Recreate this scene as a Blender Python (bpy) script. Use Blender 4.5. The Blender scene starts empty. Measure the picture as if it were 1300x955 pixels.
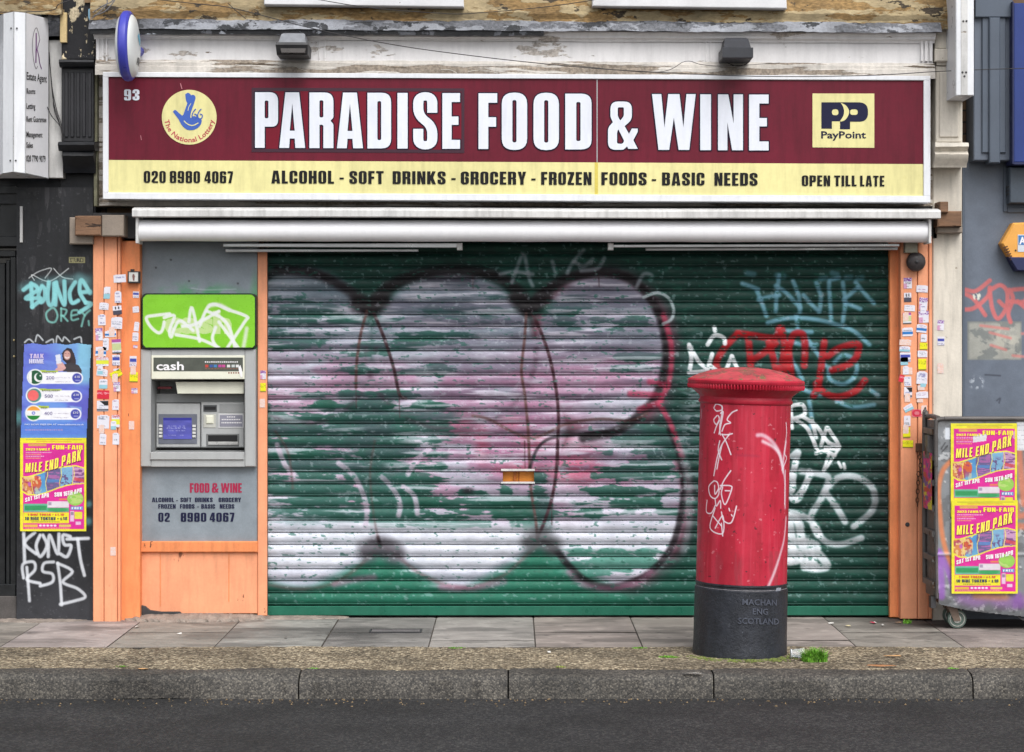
import bpy, math, random
import numpy as np
from mathutils import Vector
from mathutils.geometry import tessellate_polygon

random.seed(7)
RNG = np.random.RandomState(11)
scene = bpy.context.scene
COL = scene.collection

# ------------------------------------------------------------------ survey
# The street front was surveyed on a flat grid: DIST metres from the shutter,
# grid units px, py at depth d (metres in front of the shutter).
DIST, FPX, HX, HY, EYE = 14.0, 2800.0, 650.0, 434.0, 1.75
def W(px, py, d):
    s = (DIST - d) / FPX
    return ((px - HX) * s, -d, EYE - (py - HY) * s)
def S(d): return (DIST - d) / FPX

def lin(c):
    c = np.asarray(c, dtype=float)
    return np.where(c <= 0.04045, c / 12.92, ((c + 0.055) / 1.055) ** 2.4)
KA = 0.80
def alb(rgb):
    v = lin(np.array(rgb) / 255.0) * KA
    return tuple(float(min(x, .86)) for x in v) + (1.0,)

# ------------------------------------------------------------------ noise
def vnoise(X, Y, seed):
    r = np.random.RandomState(seed)
    T = r.rand(256, 256)
    xi = np.floor(X).astype(int); yi = np.floor(Y).astype(int)
    fx = X - xi; fy = Y - yi
    fx = fx * fx * (3 - 2 * fx); fy = fy * fy * (3 - 2 * fy)
    a = T[yi & 255, xi & 255]; b = T[yi & 255, (xi + 1) & 255]
    c = T[(yi + 1) & 255, xi & 255]; d = T[(yi + 1) & 255, (xi + 1) & 255]
    return (a * (1 - fx) + b * fx) * (1 - fy) + (c * (1 - fx) + d * fx) * fy
def fbm(X, Y, sx, sy, seed, octv=4):
    o = np.zeros_like(X, dtype=float); amp = .5; tot = 0
    for k in range(octv):
        o += amp * vnoise(X / sx * 2 ** k + 17.3 * k, Y / sy * 2 ** k + 9.1 * k, seed + k)
        tot += amp; amp *= .5
    return o / tot
def sst(a, b, x):
    t = np.clip((x - a) / (b - a), 0, 1); return t * t * (3 - 2 * t)

def catmull(pts, n=6):
    if len(pts) < 3: return list(pts)
    P = [pts[0]] + list(pts) + [pts[-1]]; out = []
    for i in range(1, len(P) - 2):
        p0, p1, p2, p3 = P[i - 1], P[i], P[i + 1], P[i + 2]
        for k in range(n):
            t = k / n
            out.append(tuple(.5 * (2 * b + (c - a) * t + (2 * a - 5 * b + 4 * c - d) * t * t + (3 * b - a - 3 * c + d) * t ** 3)
                             for a, b, c, d in zip(p0, p1, p2, p3)))
    out.append(tuple(pts[-1])); return out

class Cv:
    """paint on a surface: colour held at the vertices of a dense sheet"""
    def __init__(s, x0, y0, x1, y1, nx, ny, col):
        s.x = np.linspace(x0, x1, nx + 1); s.y = np.linspace(y0, y1, ny + 1)
        s.X, s.Y = np.meshgrid(s.x, s.y); s.C = np.zeros(s.X.shape + (3,)); s.C[:] = np.array(col) / 255.
    def mix(s, m, col, a=1.0):
        m = np.clip(m * a, 0, 1)[..., None]; s.C = s.C * (1 - m) + np.array(col) / 255. * m
    def mask(s, pts, w, soft=1., sm=True):
        if sm: pts = catmull(pts)
        P = np.array(pts, float); pad = w + soft + 2
        ix = np.where((s.x > P[:, 0].min() - pad) & (s.x < P[:, 0].max() + pad))[0]
        iy = np.where((s.y > P[:, 1].min() - pad) & (s.y < P[:, 1].max() + pad))[0]
        M = np.zeros_like(s.X)
        if len(ix) == 0 or len(iy) == 0: return M
        sl = (slice(iy[0], iy[-1] + 1), slice(ix[0], ix[-1] + 1))
        X, Y = s.X[sl], s.Y[sl]; D = np.full(X.shape, 1e9)
        for a, b in zip(P[:-1], P[1:]):
            v = b - a; L = max(v @ v, 1e-9)
            t = np.clip(((X - a[0]) * v[0] + (Y - a[1]) * v[1]) / L, 0, 1)
            D = np.minimum(D, np.hypot(X - a[0] - t * v[0], Y - a[1] - t * v[1]))
        M[sl] = 1 - sst(w / 2 - soft / 2, w / 2 + soft / 2, D); return M
    def st(s, pts, w, col, a=1., soft=1., sm=True): s.mix(s.mask(pts, w, soft, sm), col, a)
    def sts(s, lst, w, col, a=1., soft=1., sm=True):
        for p in lst: s.st(p, w, col, a, soft, sm)
    def em(s, cx, cy, rx, ry, soft=4):
        D = np.hypot((s.X - cx) / rx, (s.Y - cy) / ry); k = soft / min(rx, ry)
        return 1 - sst(1 - k, 1 + k, D)
    def ell(s, cx, cy, rx, ry, col, a=1., soft=.8): s.mix(s.em(cx, cy, rx, ry, soft), col, a)
    def rm(s, x0, y0, x1, y1, soft=.7):
        return sst(x0 - soft, x0 + soft, s.X) * (1 - sst(x1 - soft, x1 + soft, s.X)) * sst(y0 - soft, y0 + soft, s.Y) * (1 - sst(y1 - soft, y1 + soft, s.Y))
    def rect(s, x0, y0, x1, y1, col, a=1., soft=.5): s.mix(s.rm(x0, y0, x1, y1, soft), col, a)
    def poly(s, pts, col, a=1.):
        ins = np.zeros(s.X.shape, bool); n = len(pts)
        for i in range(n):
            x1, y1 = pts[i]; x2, y2 = pts[(i + 1) % n]
            if y1 == y2: continue
            c = ((y1 > s.Y) != (y2 > s.Y)) & (s.X < (x2 - x1) * (s.Y - y1) / (y2 - y1) + x1)
            ins ^= c
        s.mix(ins.astype(float), col, a)

# ------------------------------------------------------------------ materials
def mk(name, col=None, rough=.6, var=.12, scale=6, bump=.15, bscale=60, metal=0, vcol=False, stretch=(1, 1, 1),
       peel=None, peel2=None, spec=.4, coat=0, dirt=0):
    m = bpy.data.materials.new(name); m.use_nodes = True
    nt = m.node_tree; N = nt.nodes; L = nt.links; b = N['Principled BSDF']
    b.inputs['Roughness'].default_value = rough; b.inputs['Metallic'].default_value = metal
    b.inputs['Specular IOR Level'].default_value = spec; b.inputs['Coat Weight'].default_value = coat
    tc = N.new('ShaderNodeTexCoord'); mp = N.new('ShaderNodeMapping'); mp.inputs['Scale'].default_value = stretch
    L.new(tc.outputs['Object'], mp.inputs['Vector'])
    def noise(sc, det=5, ro=.6, src=None):
        n = N.new('ShaderNodeTexNoise'); n.inputs['Scale'].default_value = sc; n.inputs['Detail'].default_value = det
        n.inputs['Roughness'].default_value = ro; L.new((src or mp).outputs[0], n.inputs['Vector']); return n
    if vcol:
        a = N.new('ShaderNodeAttribute'); a.attribute_name = 'paint'; cur = a.outputs['Color']
    else:
        rg = N.new('ShaderNodeRGB'); rg.outputs[0].default_value = alb(col); cur = rg.outputs[0]
    def mul(cur, fac_out, lo, hi, fmin=.35, fmax=.65):
        mr = N.new('ShaderNodeMapRange'); mr.inputs[1].default_value = fmin; mr.inputs[2].default_value = fmax
        mr.inputs[3].default_value = lo; mr.inputs[4].default_value = hi; L.new(fac_out, mr.inputs[0])
        v = N.new('ShaderNodeVectorMath'); v.operation = 'SCALE'; L.new(cur, v.inputs[0]); L.new(mr.outputs[0], v.inputs['Scale'])
        return v.outputs[0]
    hgt = None
    def layer(cur, p):
        c2, sc, th, st = p
        m2 = N.new('ShaderNodeMapping'); m2.inputs['Scale'].default_value = st; L.new(tc.outputs['Object'], m2.inputs['Vector'])
        n = noise(sc, 8, .65, m2)
        mr = N.new('ShaderNodeMapRange'); mr.inputs[1].default_value = th; mr.inputs[2].default_value = th + .012
        L.new(n.outputs['Fac'], mr.inputs[0])
        n3 = noise(sc * 9, 4, .6)
        mx = N.new('ShaderNodeMix'); mx.data_type = 'RGBA'; L.new(mr.outputs[0], mx.inputs['Factor']); L.new(cur, mx.inputs['A'])
        r2 = N.new('ShaderNodeRGB'); r2.outputs[0].default_value = alb(c2)
        L.new(mul(r2.outputs[0], n3.outputs['Fac'], .65, 1.3), mx.inputs['B'])
        return mx.outputs['Result'], mr.outputs[0]
    if peel:
        cur, h = layer(cur, peel); hgt = h
        if peel2: cur, _ = layer(cur, peel2)
    if var: 
        cur = mul(cur, noise(scale, 6).outputs['Fac'], 1 - var, 1 + var)
        cur = mul(cur, noise(scale * 14, 4, .7).outputs['Fac'], 1 - var * .5, 1 + var * .5)
    if dirt:
        m3 = N.new('ShaderNodeMapping'); m3.inputs['Scale'].default_value = (1, 1, .12); L.new(tc.outputs['Object'], m3.inputs['Vector'])
        cur = mul(cur, noise(26, 5, .6, m3).outputs['Fac'], 1 - dirt, 1.02, .3, .55)
    L.new(cur, b.inputs['Base Color'])
    if bump:
        bn = noise(bscale, 5, .65); bp = N.new('ShaderNodeBump'); bp.inputs['Strength'].default_value = bump; bp.inputs['Distance'].default_value = .004
        L.new(bn.outputs['Fac'], bp.inputs['Height']); last = bp
        if hgt is not None:
            b2 = N.new('ShaderNodeBump'); b2.invert = True; b2.inputs['Strength'].default_value = .6; b2.inputs['Distance'].default_value = .003
            L.new(hgt, b2.inputs['Height']); L.new(bp.outputs[0], b2.inputs['Normal']); last = b2
        L.new(last.outputs[0], b.inputs['Normal'])
        rr = N.new('ShaderNodeMapRange'); rr.inputs[1].default_value = .3; rr.inputs[2].default_value = .7
        rr.inputs[3].default_value = max(.05, rough - .12); rr.inputs[4].default_value = min(1, rough + .15)
        L.new(noise(scale * 2).outputs['Fac'], rr.inputs[0]); L.new(rr.outputs[0], b.inputs['Roughness'])
    return m

V1 = (1, 1, 1)
M = {}
M['orange'] = mk('orange_paint', (246, 166, 124), .5, .07, 5, .12, 40, peel=((140, 88, 62), 13, .675, (1, 1, .4)), dirt=.14)
M['orange_deep'] = mk('deep_orange_paint', (246, 150, 94), .5, .08, 5, .15, 40, peel=((110, 70, 50), 12, .67, (1, 1, .35)), dirt=.2)
M['black'] = mk('black_gloss_paint', (26, 28, 33), .38, .3, 4, .2, 30, peel=((100, 96, 90), 11, .76, V1), dirt=.2, spec=.3)
M['blackpeel'] = mk('peeling_black_paint', (28, 28, 32), .45, .3, 5, .4, 30, spec=.3, peel=((205, 190, 160), 9, .55, (1, 1, .6)), peel2=((232, 228, 222), 14, .63, V1))
M['cream'] = mk('cream_paint', (222, 214, 200), .6, .07, 5, .3, 45, peel=((140, 118, 92), 16, .665, V1), dirt=.18)
M['frieze'] = mk('white_timber_paint', (236, 234, 234), .55, .05, 4, .2, 50, peel=((188, 180, 172), 5, .60, (.45, 1, 1.6)), peel2=((120, 106, 92), 9, .70, (.4, 1, 1.5)), dirt=.1)
M['weathered'] = mk('weathered_timber', (206, 200, 192), .75, .16, 5, .5, 50, peel=((150, 138, 124), 6, .50, (.2, 1, 2.2)), peel2=((98, 86, 72), 9, .60, (.16, 1, 2.4)), dirt=.15)
M['lead'] = mk('grey_lead_ledge', (146, 149, 156), .7, .3, 5, .5, 22, peel=((104, 106, 112), 6, .50, (.5, 1, 1)), peel2=((52, 54, 58), 11, .58, (.6, 1, .7)))
M['leadedge'] = mk('blackened_ledge_edge', (90, 92, 98), .7, .3, 6, .5, 30, peel=((36, 37, 40), 10, .40, (.7, 1, .5)), peel2=((150, 154, 162), 9, .62, (.6, 1, .8)))
M['stone'] = mk('yellow_sandstone', (160, 144, 112), .95, .38, 4, 1.0, 14, stretch=(.5, 1, 1.3), peel=((136, 110, 72), 7, .50, (.4, 1, 1.4)), peel2=((66, 58, 48), 13, .58, (.5, 1, 1)))
M['sill'] = mk('white_sill_paint', (228, 228, 230), .6, .06, 8, .3, 30, peel=((92, 84, 78), 12, .67, V1))
M['wood'] = mk('rotten_timber', (128, 98, 76), .85, .3, 9, .6, 40, stretch=(.25, 1, 2), peel=((62, 46, 36), 15, .56, (.3, 1, 1.6)))
M['blockgrey'] = mk('grey_painted_block', (150, 138, 126), .85, .15, 9, .4, 40)
M['grey'] = mk('grey_panel', (140, 150, 158), .5, .06, 3, .05, 40, dirt=.08)
M['slate'] = mk('slate_grey_paint', (101, 110, 124), .5, .06, 3, .12, 50, dirt=.08)
M['slated'] = mk('slate_trim_paint', (88, 98, 112), .45, .06, 4, .1, 50)
M['brick'] = None
M['white'] = mk('white_sheet_metal', (236, 238, 242), .35, .04, 4, .04, 40, dirt=.08)
M['whitedirty'] = mk('grubby_white_metal', (215, 214, 212), .5, .1, 4, .12, 40, peel=((150, 140, 128), 8, .66, (.3, 1, 1.5)), dirt=.25)
M['alu'] = mk('aluminium', (196, 198, 200), .35, .08, 6, .05, 40, metal=.55)
M['darkmetal'] = mk('dark_metal', (60, 60, 62), .5, .2, 9, .2, 60)
M['rust'] = mk('rusty_iron', (98, 66, 48), .8, .35, 14, .5, 60)
M['maroon'] = mk('maroon_vinyl', (108, 18, 42), .45, .1, 2, .15, 3, dirt=.2, spec=.25)
M['maroonin'] = mk('bright_maroon_vinyl', (122, 20, 42), .45, .05, 2, 0, dirt=.08, spec=.2)
M['yellow'] = mk('pale_yellow_vinyl', (238, 230, 164), .35, .06, 2, .15, 3, dirt=.13, spec=.3)
M['yellowold'] = mk('stained_yellow_vinyl', (222, 204, 96), .35, .12, 6, 0, dirt=.2)
M['letw'] = mk('white_vinyl', (236, 240, 250), .35, .03, 3, 0, dirt=.06, spec=.3)
M['navy'] = mk('navy_vinyl', (26, 16, 44), .5, .05, 4, 0, spec=.2)
M['navyp'] = mk('dark_navy_print', (28, 30, 62), .45, .05, 4, 0, spec=.2)
M['blackv'] = mk('black_vinyl', (24, 24, 26), .5, .1, 9, 0, spec=.2)
M['redv'] = mk('crimson_vinyl', (168, 30, 72), .4, .05, 4, 0)
M['lotblue'] = mk('mid_blue_vinyl', (62, 100, 190), .35, .04, 4, 0)
M['lotred'] = mk('red_vinyl', (196, 60, 84), .35, .04, 4, 0)
M['vshut'] = mk('painted_steel_laths', rough=.6, var=.09, scale=10, bump=.12, bscale=70, vcol=True, spec=.3)
M['vwall'] = mk('painted_timber', rough=.42, var=.1, scale=8, bump=.2, bscale=40, vcol=True)
M['vpaper'] = mk('printed_paper', rough=.45, var=.04, scale=30, bump=.25, bscale=22, vcol=True)
M['vbox'] = mk('painted_cast_iron', rough=.46, var=.07, scale=7, bump=.16, bscale=26, vcol=True, spec=.4, dirt=.1)
M['vplas'] = mk('sprayed_plastic', rough=.3, var=.03, scale=9, bump=.03, bscale=50, vcol=True)
M['pblack'] = mk('black_cast_iron', (42, 45, 53), .42, .28, 12, .9, 60, dirt=.3, spec=.45, peel=((82, 86, 96), 26, .66, (1, 1, .35)))
M['pred'] = mk('red_gloss_iron', (190, 34, 58), .46, .14, 9, .2, 50, spec=.4, dirt=.15)
M['predcap'] = mk('faded_red_iron', (186, 70, 78), .65, .2, 12, .3, 60, peel=((150, 84, 78), 9, .52, V1), peel2=((120, 104, 72), 16, .60, V1))
M['atm'] = mk('grey_machine_plastic', (176, 178, 178), .42, .04, 5, .04, 80, dirt=.06)
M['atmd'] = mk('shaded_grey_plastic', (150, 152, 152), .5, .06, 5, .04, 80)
M['atmk'] = mk('dark_grey_plastic', (72, 74, 76), .4, .1, 9, .03, 80)
M['cream_pl'] = mk('cream_plastic', (232, 232, 214), .4, .04, 9, 0)
M['slot'] = mk('black_slot', (16, 16, 18), .5, .1, 9, 0)
M['key'] = mk('silver_keys', (214, 214, 212), .3, .04, 9, 0)
M['greenrim'] = mk('black_rubber_trim', (24, 46, 30), .5, .1, 9, 0)
M['indigo'] = mk('indigo_plastic', (70, 74, 182), .35, .06, 9, .03, 40)
M['bluesign'] = mk('royal_blue_panel', (34, 58, 128), .4, .05, 5, .03, 40)
M['alorange'] = mk('orange_plastic', (238, 172, 82), .5, .06, 9, .05, 40)
M['alnavy'] = mk('navy_plastic', (34, 42, 84), .5, .06, 9, .05, 40)
M['ground'] = None
M['caulk'] = mk('crumbled_mortar', (150, 138, 128), .95, .25, 14, .9, 35)
M['joint'] = mk('dark_joint', (78, 72, 66), .95, .2, 14, .3, 60)
M['glass'] = mk('dark_shop_glass', (30, 32, 36), .12, .1, 3, 0, spec=.6)
M['rubber'] = mk('grey_rubber', (88, 104, 96), .7, .15, 12, .2, 60)
M['cable'] = mk('black_cable', (44, 42, 44), .6, .1, 9, 0)
M['cablew'] = mk('white_cable', (205, 200, 190), .6, .1, 9, 0)
M['leafm'] = mk('weed_leaf', (112, 170, 52), .6, .5, 40, 0)
M['moss'] = mk('moss', (116, 128, 62), .95, .3, 60, .8, 80)
M['purple'] = mk('purple_print', (120, 60, 130), .4, .05, 9, 0)
M['flame'] = mk('faded_orange_board', (228, 140, 44), .5, .1, 9, 0)
M['paper'] = mk('white_paper_scrap', (226, 224, 218), .8, .05, 9, 0)
M['redpaper'] = mk('red_paper_scrap', (206, 60, 90), .8, .05, 9, 0)
M['ply'] = mk('split_wood', (206, 160, 110), .8, .15, 20, .3, 60)
M['yprint'] = mk('yellow_print', (250, 240, 60), .5, .04, 9, 0)
M['wprint'] = mk('white_print', (246, 244, 246), .5, .04, 9, 0)
M['rprint'] = mk('red_print', (222, 60, 70), .5, .04, 9, 0)
M['bprint'] = mk('navy_print', (34, 50, 96), .5, .04, 9, 0)
M['gprint'] = mk('grey_print', (120, 118, 128), .5, .04, 9, 0)

def brickmat():
    m = bpy.data.materials.new('stock_brick'); m.use_nodes = True; nt = m.node_tree; N = nt.nodes; L = nt.links; b = N['Principled BSDF']
    tc = N.new('ShaderNodeTexCoord'); sx = N.new('ShaderNodeSeparateXYZ'); cb = N.new('ShaderNodeCombineXYZ')
    L.new(tc.outputs['Object'], sx.inputs[0]); L.new(sx.outputs['X'], cb.inputs['X']); L.new(sx.outputs['Z'], cb.inputs['Y'])
    br = N.new('ShaderNodeTexBrick'); L.new(cb.outputs[0], br.inputs['Vector'])
    br.inputs['Color1'].default_value = alb((96, 76, 66)); br.inputs['Color2'].default_value = alb((138, 112, 82)); br.inputs['Mortar'].default_value = alb((60, 56, 54))
    br.inputs['Scale'].default_value = 1; br.inputs['Brick Width'].default_value = .225; br.inputs['Row Height'].default_value = .075; br.inputs['Mortar Size'].default_value = .006
    L.new(br.outputs['Color'], b.inputs['Base Color']); b.inputs['Roughness'].default_value = .9
    bp = N.new('ShaderNodeBump'); bp.invert = True; bp.inputs['Distance'].default_value = .006; L.new(br.outputs['Fac'], bp.inputs['Height']); L.new(bp.outputs[0], b.inputs['Normal'])
    return m
M['brick'] = brickmat()

def aggregate(name, c1, c2, c3, scale, rough=.85, bump=.8, wet=None):
    m = bpy.data.materials.new(name); m.use_nodes = True; nt = m.node_tree; N = nt.nodes; L = nt.links; b = N['Principled BSDF']
    tc = N.new('ShaderNodeTexCoord'); vo = N.new('ShaderNodeTexVoronoi'); vo.inputs['Scale'].default_value = scale; L.new(tc.outputs['Object'], vo.inputs['Vector'])
    cr = N.new('ShaderNodeValToRGB'); e = cr.color_ramp.elements
    e[0].position = 0; e[0].color = alb(c1); e[1].position = 1; e[1].color = alb(c3); k = e.new(.55); k.color = alb(c2)
    sp = N.new('ShaderNodeSeparateColor'); L.new(vo.outputs['Color'], sp.inputs[0]); L.new(sp.outputs[0], cr.inputs[0])
    n = N.new('ShaderNodeTexNoise'); n.inputs['Scale'].default_value = 2.2; n.inputs['Detail'].default_value = 7; L.new(tc.outputs['Object'], n.inputs['Vector'])
    mr = N.new('ShaderNodeMapRange'); mr.inputs[1].default_value = .35; mr.inputs[2].default_value = .65; mr.inputs[3].default_value = .62; mr.inputs[4].default_value = 1.3; L.new(n.outputs['Fac'], mr.inputs[0])
    v = N.new('ShaderNodeVectorMath'); v.operation = 'SCALE'; L.new(cr.outputs[0], v.inputs[0]); L.new(mr.outputs[0], v.inputs['Scale'])
    mv = N.new('ShaderNodeMapRange'); mv.inputs[1].default_value = 0; mv.inputs[2].default_value = .6; mv.inputs[3].default_value = 1.12; mv.inputs[4].default_value = .55; L.new(vo.outputs['Distance'], mv.inputs[0])
    v2 = N.new('ShaderNodeVectorMath'); v2.operation = 'SCALE'; L.new(v.outputs[0], v2.inputs[0]); L.new(mv.outputs[0], v2.inputs['Scale'])
    L.new(v2.outputs[0], b.inputs['Base Color']); b.inputs['Roughness'].default_value = rough
    bp = N.new('ShaderNodeBump'); bp.invert = True; bp.inputs['Strength'].default_value = bump; bp.inputs['Distance'].default_value = .004
    L.new(vo.outputs['Distance'], bp.inputs['Height']); L.new(bp.outputs[0], b.inputs['Normal'])
    return m
M['tarstrip'] = aggregate('gravelly_brown_macadam', (84, 74, 58), (152, 136, 110), (232, 216, 184), 70)
M['road'] = aggregate('dark_asphalt', (30, 30, 32), (44, 44, 46), (78, 77, 75), 80, .8)
M['kerb'] = aggregate('worn_granite', (58, 56, 54), (92, 88, 82), (128, 122, 112), 110, .75, .5)

# ------------------------------------------------------------------ builders
def link(o, parent):
    COL.objects.link(o)
    if parent is not None: o.parent = parent
    return o
def origin(parent):
    v = Vector((0, 0, 0)); p = parent
    while p is not None: v += p.location; p = p.parent
    return v
def tag(o, label=None, cat=None, group=None, kind=None):
    if label: o['label'] = label
    if cat: o['category'] = cat
    if group: o['group'] = group
    if kind: o['kind'] = kind
    return o
def thing(name, label, cat, loc, group=None):
    o = bpy.data.objects.new(name, None); o.empty_display_size = .1; COL.objects.link(o); o.location = loc
    return tag(o, label, cat, group)

class MB:
    def __init__(s): s.v = []; s.f = []
    def add(s, vs, fs):
        n = len(s.v); s.v += [tuple(p) for p in vs]; s.f += [tuple(i + n for i in f) for f in fs]; return s
    def prism(s, pts, d0, d1, c=.003):
        """polygon in grid units (clockwise as seen), front at depth d1, back at d0, front edges chamfered"""
        n = len(pts); sf = S(d1)
        F = [((x - HX) * sf, EYE - (y - HY) * sf) for x, y in pts]
        cx = sum(p[0] for p in F) / n; cz = sum(p[1] for p in F) / n
        w = max(p[0] for p in F) - min(p[0] for p in F); h = max(p[1] for p in F) - min(p[1] for p in F)
        c = min(c, .3 * min(w, h), .5 * abs(d1 - d0))
        fi = [(cx + (x - cx) * (1 - 2 * c / max(w, 1e-6)), cz + (z - cz) * (1 - 2 * c / max(h, 1e-6))) for x, z in F]
        vs = [(x, -d1, z) for x, z in fi] + [(x, -d1 + c, z) for x, z in F] + [(x, -d0, z) for x, z in F]
        fs = [tuple(range(n - 1, -1, -1))]
        for k in range(2):
            for i in range(n):
                j = (i + 1) % n; fs.append((k * n + i, k * n + j, (k + 1) * n + j, (k + 1) * n + i))
        fs.append(tuple(range(2 * n, 3 * n)))
        return s.add(vs, fs)
    def box(s, x0, y0, x1, y1, d0, d1, c=.003): return s.prism([(x0, y0), (x1, y0), (x1, y1), (x0, y1)], d0, d1, c)
    def wbox(s, x0, x1, y0, y1, z0, z1):
        vs = [(x, y, z) for z in (z0, z1) for y in (y0, y1) for x in (x0, x1)]
        return s.add(vs, [(0, 2, 3, 1), (4, 5, 7, 6), (0, 1, 5, 4), (2, 6, 7, 3), (0, 4, 6, 2), (1, 3, 7, 5)])
    def extr(s, x0, x1, prof, nx=1, jit=0, slope=0, seed=1):
        """run a section [(py, d)] along the wall from x0 to x1"""
        r = np.random.RandomState(seed); vs = []; m = len(prof)
        ph = r.rand(m, 4) * 6.3
        for i in range(nx + 1):
            x = x0 + (x1 - x0) * i / nx
            for k, (py, d) in enumerate(prof):
                dx = jit * (math.sin(x * .031 + ph[k, 0]) + .6 * math.sin(x * .11 + ph[k, 1]) + .5 * math.sin(x * .37 + ph[k, 2]) + r.randn() * .35)
                p = W(x, py + slope * (x - 130) + dx, d); vs.append((((x - HX) * S(.25)), p[1] + dx * .002, p[2]))
        fs = [(i * m + k, i * m + k + 1, (i + 1) * m + k + 1, (i + 1) * m + k) for i in range(nx) for k in range(m - 1)]
        fs += [tuple(range(m - 1, -1, -1)), tuple(nx * m + k for k in range(m))]
        return s.add(vs, fs)
    def tube(s, pts, r, n=8, close=True):
        P = [Vector(p) for p in pts]; vs = []
        up = Vector((0, 0, 1))
        for i, p in enumerate(P):
            t = (P[min(i + 1, len(P) - 1)] - P[max(i - 1, 0)]).normalized()
            a = t.cross(up if abs(t.z) < .9 else Vector((0, 1, 0))).normalized(); b = t.cross(a)
            rr = r[i] if isinstance(r, (list, tuple)) else r
            for k in range(n):
                g = 2 * math.pi * k / n; vs.append(p + (a * math.cos(g) + b * math.sin(g)) * rr)
        fs = [(i * n + k, i * n + (k + 1) % n, (i + 1) * n + (k + 1) % n, (i + 1) * n + k) for i in range(len(P) - 1) for k in range(n)]
        if close: fs += [tuple(range(n - 1, -1, -1)), tuple((len(P) - 1) * n + k for k in range(n))]
        return s.add(vs, fs)
    def lathe(s, prof, n=64, c=(0, 0, 0), axis='z'):
        vs = []
        for r, h in prof:
            for k in range(n):
                g = 2 * math.pi * k / n
                if axis == 'z': vs.append((c[0] + r * math.cos(g), c[1] + r * math.sin(g), c[2] + h))
                elif axis == 'x': vs.append((c[0] + h, c[1] + r * math.cos(g), c[2] + r * math.sin(g)))
                else: vs.append((c[0] + r * math.cos(g), c[1] - h, c[2] + r * math.sin(g)))
        fs = [(i * n + k, i * n + (k + 1) % n, (i + 1) * n + (k + 1) % n, (i + 1) * n + k) for i in range(len(prof) - 1) for k in range(n)]
        fs += [tuple(range(n)), tuple((len(prof) - 1) * n + k for k in range(n))]
        return s.add(vs, fs)
    def build(s, name, mat, parent=None, smooth=False, vfn=None):
        me = bpy.data.meshes.new(name); o0 = origin(parent)
        vs = [vfn(p) for p in s.v] if vfn else s.v
        me.from_pydata([(p[0] - o0.x, p[1] - o0.y, p[2] - o0.z) for p in vs], [], s.f)
        me.materials.append(mat)
        import bmesh
        b = bmesh.new(); b.from_mesh(me); bmesh.ops.recalc_face_normals(b, faces=b.faces); b.to_mesh(me); b.free()
        if smooth:
            for p in me.polygons: p.use_smooth = True
            me.set_sharp_from_angle(angle=math.radians(38))
        return link(bpy.data.objects.new(name, me), parent)

def sheet(name, cv, pos, mat, parent=None, skip=None, wrap=False):
    """dense painted sheet; pos(X, Y) gives world coordinates of each vertex"""
    x, y, z = pos(cv.X, cv.Y); ny, nx = cv.X.shape; o0 = origin(parent)
    co = np.stack([x - o0.x, y - o0.y, z - o0.z], -1).reshape(-1, 3)
    i = np.arange(ny * nx).reshape(ny, nx)
    q = np.stack([i[:-1, :-1], i[1:, :-1], i[1:, 1:], i[:-1, 1:]], -1)
    if skip is not None: q = q[~skip(cv.X[:-1, :-1], cv.Y[:-1, :-1])]
    q = q.reshape(-1, 4)
    me = bpy.data.meshes.new(name); me.vertices.add(len(co)); me.vertices.foreach_set('co', co.ravel())
    me.loops.add(q.size); me.loops.foreach_set('vertex_index', q.ravel().astype(np.int32))
    me.polygons.add(len(q)); me.polygons.foreach_set('loop_start', (np.arange(len(q)) * 4).astype(np.int32))
    me.update(calc_edges=True)
    c = np.clip(lin(np.clip(cv.C, 0, 1)) * KA, 0, .86).reshape(-1, 3); c = np.concatenate([c, np.ones((len(c), 1))], 1)
    a = me.color_attributes.new('paint', 'FLOAT_COLOR', 'POINT'); a.data.foreach_set('color', c.ravel().astype(np.float32))
    me.polygons.foreach_set('use_smooth', np.ones(len(q), bool)); me.materials.append(mat); me.validate()
    return link(bpy.data.objects.new(name, me), parent)
def flat(d): return lambda X, Y: ((X - HX) * S(d), np.full(X.shape, -d), EYE - (Y - HY) * S(d))
def crumple(d, amp, seed, sc=14):
    return lambda X, Y: ((X - HX) * S(d), -d - amp * fbm(X, Y, sc, sc, seed, 3), EYE - (Y - HY) * S(d))

# ------------------------------------------------------------------ heavy condensed letters
SW, HW = .178, .145
def rnd(pts, r, n=5):
    out = []; m = len(pts)
    for i, p in enumerate(pts):
        rr = p[2] if len(p) > 2 else r
        a = Vector(pts[i - 1][:2]); b = Vector(p[:2]); c = Vector(pts[(i + 1) % m][:2])
        if rr <= 0: out.append(tuple(b)); continue
        u = a - b; v = c - b; k = min(rr, u.length * .49, v.length * .49); p0 = b + u.normalized() * k; p1 = b + v.normalized() * k
        for j in range(n + 1):
            t = j / n; q = p0 * (1 - t) ** 2 + b * 2 * t * (1 - t) + p1 * t * t; out.append(tuple(q))
    return out
def rpath(pts, r, n=6):
    out = [tuple(pts[0][:2])]
    for i in range(1, len(pts) - 1):
        a = Vector(pts[i - 1][:2]); b = Vector(pts[i][:2]); c = Vector(pts[i + 1][:2]); u = a - b; v = c - b
        k = min(r, u.length * .5, v.length * .5); p0 = b + u.normalized() * k; p1 = b + v.normalized() * k
        for j in range(n + 1):
            t = j / n; out.append(tuple(p0 * (1 - t) ** 2 + b * 2 * t * (1 - t) + p1 * t * t))
    out.append(tuple(pts[-1][:2])); o2 = [out[0]]
    for p in out[1:]:
        if math.hypot(p[0] - o2[-1][0], p[1] - o2[-1][1]) > 1e-4: o2.append(p)
    return o2
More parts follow.
